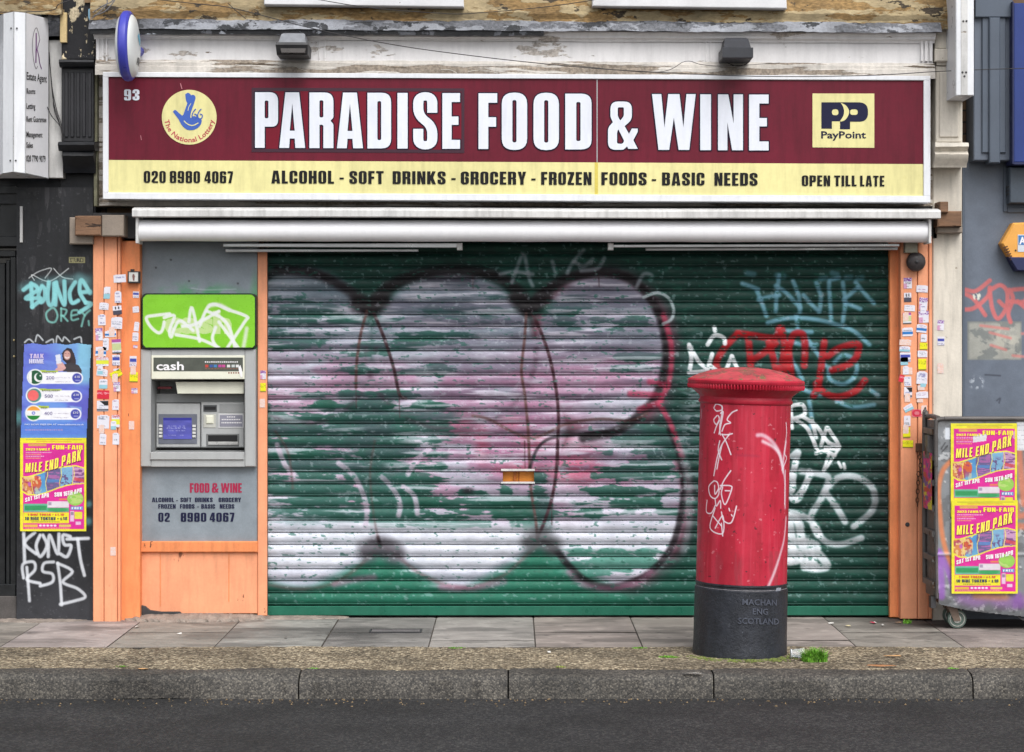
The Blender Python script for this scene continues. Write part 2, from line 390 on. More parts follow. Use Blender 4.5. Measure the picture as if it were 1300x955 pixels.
def ribbon(pts, tx=SW, ty=HW):
    vs = []; P = [Vector(p) for p in pts]
    for i, p in enumerate(P):
        a = P[max(i - 1, 0)]; b = P[min(i + 1, len(P) - 1)]; t = (b - a).normalized(); n = Vector((-t.y, t.x))
        o = Vector((n.x * tx / 2, n.y * ty / 2)); vs += [tuple(p + o), tuple(p - o)]
    return vs, [(2 * i, 2 * i + 1, 2 * i + 3, 2 * i + 2) for i in range(len(P) - 1)]
def polyf(loops):
    vs = [tuple(p[:2]) for l in loops for p in l]
    tri = tessellate_polygon([[Vector((p[0], p[1], 0)) for p in l] for l in loops])
    return vs, [tuple(t) for t in tri]
N9 = [(0, 0, .15), (.425, 0, .15), (.425, 1, .16), (0, 1, .16), (0, .38, .12), (.425 - SW, .38, .02), (.425 - SW, .13, .03), (SW, .13, .03), (SW, .28, 0), (0, .28, 0)]
def G(ch):
    s, h, w = SW, HW, .425; a, b = s / 2, w - s / 2; T, B = 1 - h / 2, h / 2
    R = []
    def P(*loops): R.append(polyf(loops))
    def B_(pts, r=.12, **k): R.append(ribbon(rpath(pts, r), **k))
    rc = lambda x0, y0, x1, y1, r: rnd([(x0, y0), (x1, y0), (x1, y1), (x0, y1)], r)
    if ch == 'I': w = s; P([(0, 0), (s, 0), (s, 1), (0, 1)])
    elif ch == 'O' or ch == '0': P(rc(0, 0, w, 1, .2), rc(s, .13, w - s, .87, .035))
    elif ch == 'D': P(rnd([(0, 0, 0), (w, 0), (w, 1), (0, 1, 0)], .17), rc(s, .15, w - s, .85, .03))
    elif ch == 'P': P(rnd([(0, 0, 0), (s, 0, 0), (s, .38, 0), (w, .38), (w, 1), (0, 1, 0)], .16), rc(s, .53, w - s, .85, .03))
    elif ch == 'R': P(rnd([(0, 0, 0), (s, 0, 0), (s, .42, 0), (w - s, .42, .05), (w - s, 0, 0), (w, 0, 0), (w, .44, .08), (w - .06, .49, .03), (w, .54, .08), (w, 1, .16), (0, 1, 0)], .1), rc(s, .55, w - s, .86, .03))
    elif ch == 'B': P(rnd([(0, 0, 0), (w, 0, .16), (w, .49, .1), (w - .07, .52, .02), (w, .56, .1), (w, 1, .16), (0, 1, 0)], .1), rc(s, .14, w - s, .44, .03), rc(s, .59, w - s, .86, .03))
    elif ch == 'A': w = .47; P([(0, 0), (s, 0), (s + .012, .17), (w - s - .012, .17), (w - s, 0), (w, 0), (w - .11, 1), (.11, 1)], [(w / 2 - .045, .31), (w / 2 + .045, .31), (w / 2, .8)])
    elif ch == 'V': w = .46; P([(0, 1), (s, 1), (w / 2, .3), (w - s, 1), (w, 1), (w - .12, 0), (.12, 0)])
    elif ch == 'E': w = .34; P([(0, 0), (w, 0), (w, .16), (s, .16), (s, .43), (w - .03, .43), (w - .03, .58), (s, .58), (s, .84), (w, .84), (w, 1), (0, 1)])
    elif ch == 'F': w = .34; P([(0, 0), (s, 0), (s, .40), (w - .02, .40), (w - .02, .57), (s, .57), (s, .83), (w, .83), (w, 1), (0, 1)])
    elif ch == 'L': w = .32; P([(0, 0), (w, 0), (w, .16), (s, .16), (s, 1), (0, 1)])
    elif ch == 'T': w = .40; P([(w / 2 - s / 2, 0), (w / 2 + s / 2, 0), (w / 2 + s / 2, .84), (w, .84), (w, 1), (0, 1), (0, .84), (w / 2 - s / 2, .84)])
    elif ch == 'H': P([(0, 0), (s, 0), (s, .42), (w - s, .42), (w - s, 0), (w, 0), (w, 1), (w - s, 1), (w - s, .59), (s, .59), (s, 1), (0, 1)])
    elif ch == 'N': w = .435; P([(0, 0), (s - .015, 0), (s - .015, .5), (w - s - .01, 0), (w, 0), (w, 1), (w - s + .015, 1), (w - s + .015, .48), (s, 1), (0, 1)])
    elif ch == 'M': w = .58; P([(0, 0), (s - .02, 0), (s - .02, .66), (w / 2 - .07, 0), (w / 2 + .07, 0), (w - s + .02, .66), (w - s + .02, 0), (w, 0), (w, 1), (w - .21, 1), (w / 2, .48), (.21, 1), (0, 1)])
    elif ch == 'W': w = .78; P([(0, 1), (.165, 1), (.222, .40), (.29, 1), (.49, 1), (.56, .40), (.615, 1), (.78, 1), (.665, 0), (.475, 0), (.39, .58), (.305, 0), (.115, 0)])
    elif ch == 'K': w = .46; P([(0, 0), (s, 0), (s, .33), (w - s, 0), (w, 0), (w - .14, .53), (w - .01, 1), (w - s - .01, 1), (s, .68), (s, 1), (0, 1)])
    elif ch == 'Y': w = .44; P([(0, 1), (s, 1), (w / 2, .6), (w - s, 1), (w, 1), (w / 2 + s / 2, .36), (w / 2 + s / 2, 0), (w / 2 - s / 2, 0), (w / 2 - s / 2, .36)])
    elif ch == 'X': w = .44; P([(0, 1), (s, 1), (w / 2, .66), (w - s, 1), (w, 1), (w - .12, .5), (w, 0), (w - s, 0), (w / 2, .34), (s, 0), (0, 0), (.12, .5)])
    elif ch == 'Z': w = .36; P([(0, 0), (w, 0), (w, .16), (.19, .16), (w, .83), (w, 1), (0, 1), (0, .84), (.16, .84), (0, .18)])
    elif ch == 'U': B_([(a, 1), (a, B), (b, B), (b, 1)], .13)
    elif ch == 'J': w = .34; b = w - a; B_([(a, .34), (a, B), (b, B), (b, 1)], .12)
    elif ch == 'C': B_([(b, .60), (b, T), (a, T), (a, B), (b, B), (b, .40)], .14)
    elif ch == 'G': B_([(b, .62), (b, T), (a, T), (a, B), (b, B), (b, .50), (w / 2, .50)], .13)
    elif ch == 'S': B_([(b, .64), (b, T), (a, T), (a, .60), (b, .40), (b, B), (a, B), (a, .36)], .13)
    elif ch == '1': w = .28; P([(w - s, 0), (w, 0), (w, 1), (w - .13, 1), (0, .86), (0, .72), (w - s, .76)])
    elif ch == '2': B_([(a, .62), (a, T), (b, T), (b, .56), (a, .2), (a, B), (w, B)], .13)
    elif ch == '3': B_([(a, .66), (a, T), (b, T), (b, .568), (a + .06, .568)], .12); B_([(a + .06, .42), (b, .42), (b, B), (a, B), (a, .34)], .12)
    elif ch == '4': P([(.21, 0), (.21 + s, 0), (.21 + s, .18), (.43, .18), (.43, .32), (.21 + s, .32), (.21 + s, 1), (.17, 1), (0, .32), (0, .18), (.21, .18)], [(.12, .32), (.21, .32), (.21, .70)])
    elif ch == '5': B_([(w - .02, T), (a, T), (a, .56), (b, .56), (b, B), (a, B), (a, .3)], .08)
    elif ch == '6': P(rnd([(w - x, 1 - y, r_) for x, y, r_ in N9], 0), rc(s, .13, w - s, .49, .03))
    elif ch == '7': w = .36; P([(.05, 0), (.24, 0), (w, .82), (w, 1), (0, 1), (0, .84), (.2, .84)])
    elif ch == '8': P(rnd([(0, 0, .15), (w, 0, .15), (w, .48, .08), (w - .03, .52, .02), (w, .56, .08), (w, 1, .15), (0, 1, .15), (0, .56, .08), (.03, .52, .02), (0, .48, .08)], .1), rc(s, .13, w - s, .44, .03), rc(s, .59, w - s, .87, .03))
    elif ch == '9': P(rnd(N9, 0), rc(s, .51, w - s, .87, .03))
    elif ch == '&':
        w = .61
        P(rnd([(.05, 1, .16), (.49, 1, .16), (.49, .62, .1), (.34, .49, 0), (.43, .33, 0), (.49, .44, 0), (.61, .44, 0), (.61, .37, 0), (.52, .20, 0), (.61, .02, 0), (.42, .02, 0), (.39, .07, 0), (.32, 0, .06), (0, 0, .17), (0, .46, .1), (.10, .57, 0), (.05, .68, .04)], .1), rnd([(.20, .88), (.325, .88), (.325, .70), (.25, .60), (.20, .70)], .03), rnd([(.185, .13), (.29, .12), (.335, .18), (.21, .43), (.185, .36)], .03))
    elif ch == '-': w = .22; P([(0, .34), (w, .34), (w, .48), (0, .48)])
    elif ch == '.': w = s; P([(0, 0), (s, 0), (s, .16), (0, .16)])
    elif ch == '=': w = .3; P([(0, .3), (w, .3), (w, .42), (0, .42)]); P([(0, .55), (w, .55), (w, .67), (0, .67)])
    elif ch == '£': P([(0, 0), (.4, 0), (.4, .15), (.22, .15), (.22, .42), (.34, .42), (.34, .55), (.22, .55), (.22, .9), (.05, .8), (.05, .55), (0, .55), (0, .42), (.05, .42), (.05, .15), (0, .15)])
    else: w = .2
    return R, w
def text_heavy(t, gap=.05, sp=.22):
    """letters laid out from u=0 with cap height 1: list of (verts, faces), total width"""
    out = []; u = 0
    for ch in t:
        if ch == ' ': u += sp; continue
        R, w = G(ch)
        for vs, fs in R: out.append(([(x + u, y) for x, y in vs], fs))
        u += w + gap
    return out, u - gap
def text_plain(t, bold=.0):
    c = bpy.data.curves.new('t', 'FONT'); c.body = t; c.size = 1; c.offset = bold; c.resolution_u = 2
    o = bpy.data.objects.new('t', c); COL.objects.link(o); dg = bpy.context.evaluated_depsgraph_get(); dg.update()
    me = bpy.data.meshes.new_from_object(o.evaluated_get(dg))
    vs = [(v.co.x, v.co.y) for v in me.vertices]; fs = [tuple(p.vertices) for p in me.polygons]
    bpy.data.objects.remove(o); bpy.data.curves.remove(c); bpy.data.meshes.remove(me)
    x0 = min(v[0] for v in vs); x1 = max(v[0] for v in vs)
    return [([((x - x0) / .7, y / .7) for x, y in vs], fs)], (x1 - x0) / .7
def lay(mb, glyphs, width, x0, x1, yb, h, d, slope=0, warp=None, pos=None):
    """fit laid out letters between x0 and x1 on baseline yb with cap height h"""
    k = (x1 - x0) / width
    for vs, fs in glyphs:
        P = []
        for u, v in vs:
            if warp: px, py = warp(u / width, v)
            else: px = x0 + u * k; py = yb - v * h + slope * (px - x0)
            P.append(pos(px, py) if pos else W(px, py, d))
        mb.add(P, fs)
    return mb
def write(name, t, x0, x1, yb, h, d, mat, parent, heavy=True, slope=0, bold=.0, gap=.05, sp=.22, warp=None, mb=None, pos=None):
    g, w = text_heavy(t, gap, sp) if heavy else text_plain(t, bold)
    m = mb or MB(); lay(m, g, w, x0, x1, yb, h, d, slope, warp, pos)
    if mb is None:
        o = m.build(name, mat, parent); return o
    return m
def px_pos(ox, oy, sc): return lambda L: [[(ox + x / sc, oy + y / sc) for x, y in p] for p in L]
SLO = 5 / 1050.

# ================================================================== ROAD, PAVEMENT
def ground():
    gx0, gx1 = -7.2, 7.2
    m = MB(); m.add([(-60, -60, -.125), (60, -60, -.125), (60, 12, -.125), (-60, 12, -.125)], [(0, 1, 2, 3)])
    tag(m.build('road', M['road']), kind='structure')
    # bedding below the flags (seen in the joints)
    m = MB(); m.wbox(-30, 30, -1.375, .6, -.12, -.006); tag(m.build('pavement_bed', M['joint']), kind='structure')
    # flags
    r = np.random.RandomState(4); VS = []; FS = []; CC = []
    mod = .615; x = -2.325 - mod * 9
    while x < 8.5:
        split = r.choice([0, .72, 1.08], p=[.35, .3, .35]); rows = [(-.15, 1.368)] if split == 0 else [(-.15, split), (split + .006, 1.368)]
        base = np.array([152, 146, 140]) * r.uniform(.93, 1.06) + r.uniform(-4, 4, 3) * [1, .3, -.6]
        for (a, b) in rows:
            g = .004; z = r.uniform(-.002, .001); tl = r.uniform(-.002, .002)
            nx, ny = 64, 52; X = np.linspace(x + g, x + mod - g, nx); D = np.linspace(a + .003, b, ny)
            XX, DD = np.meshgrid(X, D)
            n = fbm(XX * 100 + 500, DD * 100, 34, 15, 60, 5); n2 = fbm(XX * 100 + 900, DD * 100, 9, 6, 70, 4)
            col = base[None, None] * (.86 + .28 * n)[..., None] * (.93 + .14 * n2)[..., None]
            wet = sst(2.0, 2.6, XX) * (1 - sst(.42, .62, DD + .12 * (n - .5))); col = col * (1 - .45 * wet[..., None])
            st = np.exp(-((n - .55) / .02) ** 2)[..., None]; col = col * (1 + .10 * st)
            for _ in range(9):
                gx, gd, gr = r.uniform(x, x + mod), r.uniform(a, b), r.uniform(.008, .02); gm = np.clip(1.4 - np.hypot(XX - gx, DD - gd) / gr, 0, 1)[..., None]; col = col * (1 + gm * r.choice([-.28, -.18, .14]))
            edge = np.minimum(np.minimum(XX - x, x + mod - XX), .02) / .02
            pat = sst(.56, .62, fbm(XX * 100 + 300, DD * 100, 40, 18, 90, 4))[..., None]; col = col * (1 - .16 * pat)
            bed = ((x > -2.0) & (x < -1.0)) * sst(.50, .53, DD) * (1 - sst(.95, 1.0, DD)); col = col * (1 - .18 * bed[..., None])
            ZZ = z + tl * (XX - x) / mod - .004 * (1 - edge) ** 2 + .0015 * (n2 - .5)
            i0 = len(VS); VS += list(zip(XX.ravel(), (-DD).ravel(), ZZ.ravel())); CC += list(col.reshape(-1, 3))
            for j in range(ny - 1):
                for i in range(nx - 1): q = i0 + j * nx + i; FS.append((q, q + nx, q + nx + 1, q + 1))
        x += mod
    me = bpy.data.meshes.new('pavement'); me.from_pydata(VS, [], FS); me.flip_normals() if False else None
    c = np.clip(lin(np.clip(np.array(CC) / 255, 0, 1)) * KA, 0, .86); c = np.concatenate([c, np.ones((len(c), 1))], 1)
    a = me.color_attributes.new('paint', 'FLOAT_COLOR', 'POINT'); a.data.foreach_set('color', c.ravel().astype(np.float32))
    me.materials.append(mk('flagstone', rough=.72, var=.1, scale=7, bump=.3, bscale=90, vcol=True)); tag(link(bpy.data.objects.new('pavement', me), None), kind='structure')
    # gravelly strip
    n = 500; xs = np.linspace(-11, 11, n); D = np.linspace(1.374, 2.235, 14); r = np.random.RandomState(5)
    VS = []; FS = []
    for j, d in enumerate(D):
        for i, x in enumerate(xs):
            e = .012 * math.sin(x * 3.1) + .008 * math.sin(x * 11) if j == 0 else 0
            crack = .012 * math.exp(-((x - (-2.15 + .25 * (d - 1.37) + .02 * math.sin(d * 20))) / .012) ** 2) + .010 * math.exp(-((x + .42 - .1 * math.sin(d * 9)) / .014) ** 2)
            VS.append((x, -d, .002 + .003 * math.sin(x * 2.3 + d * 3) + r.uniform(-.0022, .0022) - crack - (.004 if j == 13 else 0)))
    for j in range(13):
        for i in range(n - 1): q = j * n + i; FS.append((q, q + n, q + n + 1, q + 1))
    m = MB(); m.add(VS, FS); tag(m.build('footway_strip', M['tarstrip'], smooth=True), kind='structure')
    # kerb stones, joints where the photograph shows them
    js = [-11, -6.4, -4.3, -1.12, -.02, 1.06, 2.42, 4.6, 6.9, 11]; r = np.random.RandomState(8)
    m = MB()
    sec = [(2.232, -.02), (2.236, .001), (2.26, .006), (2.33, .004), (2.385, -.001), (2.405, -.014), (2.418, -.032), (2.424, -.13)]
    for k in range(len(js) - 1):
        a, b = js[k] + .004, js[k + 1] - .004; nn = max(4, int((b - a) / .025)); dz = r.uniform(-.004, .004); VS = []
        for i in range(nn + 1):
            x = a + (b - a) * i / nn
            for q, (d, z) in enumerate(sec):
                w = 0 if q == 0 else 1
                VS.append((x, -d + w * (.006 * math.sin(x * 7 + q) + r.uniform(-.003, .003)), z + w * (dz + .005 * math.sin(x * 5.1 + q * .7) + r.uniform(-.0025, .0025)) - (.006 if i in (0, nn) else 0)))
        L = len(sec); FS = [(i * L + q, i * L + q + 1, (i + 1) * L + q + 1, (i + 1) * L + q) for i in range(nn) for q in range(L - 1)]
        m.add(VS, FS + [tuple(range(L)), tuple(nn * L + q for q in range(L))])
    tag(m.build('kerb', M['kerb'], smooth=True), kind='structure')
    # mortar fillets where the shop front meets the flags
    m = MB()
    def lump(x0, x1, dw, h, seed):
        r = np.random.RandomState(seed); n = int((x1 - x0) / 4) + 2; VS = []
        for i in range(n + 1):
            x = x0 + (x1 - x0) * i / n; X = (x - HX) * S(.2); t = math.sin(math.pi * min(1, max(0, i / n))) ** .4
            for (d, z) in ((0.0, h), (dw * .6 * t, h * r.uniform(.7, 1.1)), (dw * t, h * .4 * r.uniform(.6, 1.3)), (dw * (t + r.uniform(0, .2)), -.004)): VS.append((X, -d - .0, z * (.4 + .6 * t) if z > 0 else z))
        m.add(VS, [(i * 4 + q, i * 4 + q + 1, i * 4 + q + 5, i * 4 + q + 4) for i in range(n) for q in range(3)])
    lump(140, 340, .22, .035, 1); lump(300, 440, .10, .015, 2); lump(-30, 122, .24, .012, 3)
    tag(m.build('mortar_fillet', M['caulk'], smooth=False), kind='structure')
ground()

# small frame of an inspection cover let into the flag
t = thing('inspection_cover', 'small rectangular inspection cover let into the flagstone left of centre', 'cover', W(505, 806, 1.0)[:2] + (0,))
m = MB(); P0 = (-.97, -.50)
X0, X1, Y0, Y1 = -.86, -.545, -.60, -.74
for (a, b, c_, d_) in ((X0, X1, Y1, Y1 + .010), (X0, X1, Y0 - .010, Y0), (X0, X0 + .010, Y1 + .010, Y0 - .010), (X1 - .010, X1, Y1 + .010, Y0 - .010)): m.wbox(a, b, c_, d_, .0, .006)
m.build('frame', M['darkmetal'], t)
m = MB(); m.wbox(X0 + .012, X1 - .012, Y1 + .012, Y0 - .012, -.002, .004); m.build('lid', mk('worn_cover', (112, 108, 108), .7, .2, 9, .3, 60), t)

# ================================================================== CENTRAL SHOP
shop = thing('shop_building', 'orange painted shop front with peeling white frieze and closed green shutter', 'shop', (0, .3, 0))
# wall body behind everything with the opening framed
m = MB()
m.box(122, 318, 178, 780, -.5, .00); m.box(1143, 300, 1190, 782, -.5, .0)
m.wbox((118 - HX) * S(0), (1222 - HX) * S(0), .06, 6.0, 2.30, 7.5)
m.wbox((118 - HX) * S(0), (1222 - HX) * S(0), 1.5, 6.0, 0, 2.30)
m.build('wall', M['brick'], shop)
m = MB(); m.wbox((118 - HX) * S(0), (1222 - HX) * S(0), -.28, .058, 3.86, 7.5); m.build('upper_wall', M['brick'], shop)
m = MB(); m.wbox((118 - HX) * S(0), (1222 - HX) * S(0), .3, 1.5, 0, 2.28); m.build('interior_wall', M['slot'], shop)
# left pilaster: two grooved boards and a set back return
def board(x0, x1, d, y0, y1, mat, nm='pilaster_board'):
    m = MB(); m.box(x0, y0, x1, y1, .0, d, .004); return m.build(nm, mat, shop)
board(118, 131.5, .200, 296, 792, M['orange']); board(132.2, 148.5, .2, 296, 792, M['orange']); board(149.2, 152.6, .190, 296, 790, M['orange'])
board(153.2, 177.6, .130, 306, 790, M['orange_deep']); 
# right pilaster
board(1129.6, 1142.8, .06, 300, 784, M['orange_deep']); board(1143.4, 1164.4, .15, 300, 786, M['orange']); board(1165.2, 1178.5, .152, 300, 786, M['orange']); board(1179.2, 1183.4, .16, 300, 786, M['orange'])
board(327, 339, .06, 318, 782, M['orange'])
# post bases wear
# cream pilaster and its console
m = MB(); m.box(1184, 212, 1221.5, 788, -.05, .14, .006); m.build('cream_pilaster', M['cream'], shop)
m = MB()
m.box(1187, -60, 1226, 62, -.05, .30, .006); m.build('console_block', M['cream'], shop)
m = MB(); m.box(1187, 62, 1206, 78, .0, .34, .006); m.box(1189, 77.5, 1204, 83, .0, .31, .004); m.build('console_bracket', M['cream'], shop)
m = MB(); m.box(1188, 84, 1222, 181, .0, .30, .006); m.box(1193, 92, 1217, 174, .1, .312, .003)
m.build('console_shaft', M['cream'], shop)
m = MB(); m.extr(1183, 1225, [(181, 0), (181, .36), (186, .37), (189, .345), (192, .33), (196, .36), (203, .345), (208, .31), (213, .30), (213, 0)], 6, .25)
m.build('console_moulding', M['cream'], shop, True)
# cornice: stone, lead, timber
m = MB(); m.extr(118, 1226, [(-6, -.05), (-6, .30), (6, .33), (14, .35), (22, .34), (32, .36), (32, -.05)], 160, .9, SLO, 3); m.build('stone_band', M['stone'], shop)
m = MB(); m.extr(118, 1190, [(24, .0), (24, .345), (28, .375), (36.5, .40), (36.5, .0)], 140, .5, SLO, 4); m.build('lead_ledge', M['lead'], shop)
m = MB(); m.extr(120, 690, [(36.5, .0), (36.5, .392), (43, .388), (43.5, .0)], 110, .5, SLO, 5); m.build('ledge_edge', M['leadedge'], shop)
m = MB(); m.extr(122, 1184, [(37, .0), (37, .36), (40, .355), (42, .345), (45, .343), (46.5, .325), (48, .318), (50, .316), (50, .0)], 60, .15, SLO, 6); m.build('cornice_moulding', M['frieze'], shop, True)
m = MB(); m.extr(124, 1182, [(50.2, .0), (50.2, .305), (76, .305), (76, .0)], 40, .05, SLO, 7); m.build('frieze_board', M['frieze'], shop)
m = MB(); m.extr(124, 1184, [(75.5, .0), (75.5, .312), (77.5, .318), (79, .326), (83, .328), (84, .334), (90, .337), (95, .337), (95, .0)], 200, .28, SLO, 8); m.build('lower_moulding', M['weathered'], shop)
for (x0, x1) in ((122, 126), (128.5, 132), (134, 136.5), (1169, 1172), (1174, 1178), (1180, 1184)): m = MB(); m.box(x0, 47, x1, 78, .0, .314 + .004 * ((x1 * 7) % 3), .003); m.build('frieze_frame', M['frieze'], shop)
for x in (404, 411, 895, 901):
    m = MB(); m.box(x, 50, x + 2.2, 78, .2, .310, .002); m.build('vertical_batten', M['frieze'], shop)
# window sills at the very top
for (x0, x1) in ((335, 588), (752, 998)):
    m = MB(); m.prism([(x0, -14), (x1, -14), (x1 + 1, 7 + SLO * (x1 - 130)), (x0, 5 + SLO * (x0 - 130))], .0, .42, .006); m.build('window_sill', M['sill'], shop)
# timber ends carrying the sign and blocks at both ends
for (x0, y0, x1, y1, d, mt) in ((95, 274, 128, 299, .30, 'wood'), (129, 273, 157, 300, .29, 'blockgrey'), (88, 276, 118, 310, .24, 'blockgrey'), (1193, 256, 1204, 270, .3, 'wood'), (1190, 268, 1221, 288, .27, 'wood'), (1190, 288, 1222, 296, .22, 'blockgrey')):
    m = MB(); m.box(x0, y0, x1, y1, .0, d, .006); m.build('timber_block', M[mt], shop)
# dark soffit between sign and shutter (real recess)
m = MB(); m.wbox((122 - HX) * S(0), (1184 - HX) * S(0), -.14, .3, 2.40, 2.56); m.build('lintel', M['darkmetal'], shop)
m = MB(); m.box(122, 78, 1184, 262, -.05, .145, .003); m.build('fascia_backing', M['weathered'], shop)
# ATM bay: grey boards and riser
cv = Cv(178.5, 308, 326.5, 690, 150, 380, (138, 148, 156))
n = fbm(cv.X, cv.Y, 60, 60, 5); cv.C *= (.95 + .1 * n)[..., None]
g = cv.em(252, 408, 84, 46, 10); cv.mix(g * sst(.35, .6, fbm(cv.X, cv.Y, 18, 12, 9)), (40, 160, 70), .5)
cv.mix(np.clip(cv.em(325, 410, 7, 44, 6), 0, 1), (40, 170, 60), .6)
cv.sts([[(243, 366), (262, 368), (300, 367)]], 1.2, (190, 200, 206), .6)
for (x, y) in ((240, 357), (302, 360), (250, 373), (217, 330), (198, 340)): cv.ell(x, y, 1.2, 1.2, (60, 62, 66))
sheet('grey_board', cv, flat(.045), M['vwall'], shop, skip=lambda X, Y: (X > 191) & (X < 311) & (Y > 480) & (Y < 576))
m = MB(); m.box(178, 306, 327, 479, -.1, .042); m.box(178, 577, 327, 691, -.1, .042); m.box(178, 479.2, 190, 576.8, -.1, .042); m.box(312, 479.2, 327, 576.8, -.1, .042); m.build('board_backing', M['grey'], shop)
m = MB(); m.box(177, 687.5, 327, 701.5, .0, .075, .006); m.build('rail', M['orange_deep'], shop)
m = MB(); m.box(177, 701.5, 327, 779, .0, .05, .003); m.build('stall_riser', M['orange'], shop)
for b in ((203, 703, 204, 770), (290, 703, 291.2, 764)):
    m = MB(); m.box(*b, .04, .0525, .001); m.build('panel_joint', M['orange_deep'], shop)
m = MB(); m.prism([(176, 779), (176, 768), (184, 770), (190, 775), (204, 777), (228, 777), (232, 781), (178, 781)][::1], .0, .075, .002); m.build('slate_patch', M['darkmetal'], shop)
# lettering on the grey board
write('lettering', 'FOOD & WINE', 241, 307, 625.5, 12, .048, M['redv'], shop, gap=.06, sp=.16)
mb = MB()
write('', 'ALCOHOL', 193, 221, 637.5, 5.6, .048, None, None, mb=mb, gap=.07); write('', '-', 223.5, 226, 638, 5.6, .048, None, None, mb=mb)
write('', 'SOFT', 229, 243, 637.5, 5.6, .048, None, None, mb=mb, gap=.07); write('', 'DRINKS', 247.5, 270, 637.5, 5.6, .048, None, None, mb=mb, gap=.07); write('', 'GROCERY', 277.5, 306, 637.5, 5.6, .048, None, None, mb=mb, gap=.07)
write('', 'FROZEN', 201, 223, 645.8, 5.6, .048, None, None, mb=mb, gap=.07); write('', 'FOODS', 228.5, 247, 645.8, 5.6, .048, None, None, mb=mb, gap=.07); write('', '-', 250, 252.5, 646, 5.6, .048, None, None, mb=mb)
write('', 'BASIC', 255.5, 273, 645.8, 5.6, .048, None, None, mb=mb, gap=.07); write('', 'NEEDS', 279, 297.5, 645.8, 5.6, .048, None, None, mb=mb, gap=.07)
write('', '02', 201, 215.5, 662.5, 11.5, .048, None, None, mb=mb, gap=.09); write('', '8980 4067', 229.5, 297.5, 662.5, 11.5, .048, None, None, mb=mb, gap=.09, sp=.16)
mb.build('small_lettering', M['navyp'], shop)

# ---- stickers
def sticker(cx, cy, w, h, kind, d, rot=0, par=None, seed=0):
    r = np.random.RandomState(seed + 100); cv = Cv(-w / 2, -h / 2, w / 2, h / 2, 14, 16, (228, 226, 236))
    U = (cv.X / w + .5); V_ = (cv.Y / h + .5)
    ink = [(90, 90, 150), (150, 90, 130), (110, 120, 140), (90, 90, 95)][r.randint(4)]
    for k in range(r.randint(2, 5)):
        v = r.uniform(.12, .9); m_ = ((np.abs(V_ - v) < .045) & (U > r.uniform(.05, .3)) & (U < r.uniform(.6, .95))) * (r.rand(*U.shape) > .35); cv.mix(m_.astype(float), ink, .55)
    if kind == 'y': cv.mix(np.ones_like(U), (238, 232, 24)); cv.mix(((r.rand(*U.shape) > .72) & (np.abs(V_ - .35) < .2)).astype(float), (120, 130, 30), .7); cv.mix((V_ > .88).astype(float), (70, 70, 60), .6)
    if kind == 'yl': cv.mix(((V_ > .35) & (V_ < .8)).astype(float), (226, 228, 60)); cv.mix(((V_ < .25) & (r.rand(*U.shape) > .5)).astype(float), (200, 60, 60), .8)
    if kind == 'b': cv.mix(((V_ > .2) & (V_ < .55) & (U > .06) & (U < .94)).astype(float), (62, 74, 170)); cv.mix(((V_ > .7) & (r.rand(*U.shape) > .5)).astype(float), (70, 70, 120), .6)
    if kind == 's': cv.mix(((V_ > .45) & (V_ < .78)).astype(float), (30, 120, 196))
    if kind == 'c': cv.mix((V_ > .6).astype(float), (150, 200, 214))
    if kind == 'r': cv.mix(np.ones_like(U), (214, 36, 60)); cv.mix(((r.rand(*U.shape) > .6) & (np.abs(V_ - .35) < .14)).astype(float), (240, 190, 200), .8)
    if kind == 'p': cv.mix(((V_ < .35) & (r.rand(*U.shape) > .35)).astype(float), (120, 50, 150), .8); cv.mix(((V_ > .55) & (U < .4)).astype(float), (200, 90, 150), .5)
    if kind == 'g': cv.mix(((V_ > .3) & (V_ < .8)).astype(float), (196, 206, 150)); cv.mix((V_ < .22).astype(float), (170, 80, 160)); cv.mix((V_ > .88).astype(float), (80, 90, 90))
    if kind == 'k': cv.mix(((V_ > .05) & (V_ < .45) & (U > .2 + V_)).astype(float), (24, 24, 28)); cv.mix(((V_ > .75) & (V_ < .95)).astype(float), (60, 60, 70), .8)
    if kind == 'a': cv.mix((V_ > .5).astype(float), (70, 68, 84)); cv.mix(((V_ > .12) & (V_ < .4) & (np.abs(np.abs(U - .5) - .18) < .09)).astype(float), (30, 30, 36))
    if kind == 'f': cv.C[:] = np.array((236, 196, 176)) / 255.; cv.mix((r.rand(*U.shape) > .6).astype(float), (226, 220, 226), .8)
    if kind == 'o': cv.C[:] = np.array((222, 120, 130)) / 255.; cv.mix((np.abs(np.hypot(U - .5, V_ - .5) - .36) < .12).astype(float), (204, 40, 70))
    cr, sr = math.cos(rot), math.sin(rot)
    rag = r.uniform(0, .25, 4)
    def sk(X, Y):
        u = X / w + .5; v = Y / h + .5
        return (u + v * 3 < rag[0]) | ((1 - u) + v * 2 < rag[1]) | ((1 - u) * 2 + (1 - v) < rag[2])
    def pos(X, Y):
        x = cx + X * cr - Y * sr; y = cy + X * sr + Y * cr; return (x - HX) * S(d), np.full(X.shape, -d), EYE - (y - HY) * S(d)
    o = sheet('sticker', cv, pos, M['vpaper'], par, skip=sk if kind in 'wfcs' else None)
    return o
L1 = [(215,308,320,375,'w',0),(137,405,192,508,'c',0),(225,440,282,540,'w',0),(100,535,180,595,'w',.1),(210,560,285,635,'a',-.1),(90,628,155,722,'w',0),(195,650,290,750,'w',0),(70,740,130,845,'p',0),(145,760,240,815,'s',0),(130,820,180,925,'w',0),(203,830,280,950,'g',0),(372,445,424,500,'b',0),(370,565,424,618,'w',0),(382,690,424,770,'w',.1),(368,775,420,850,'w',0),(375,880,412,905,'p',0)]
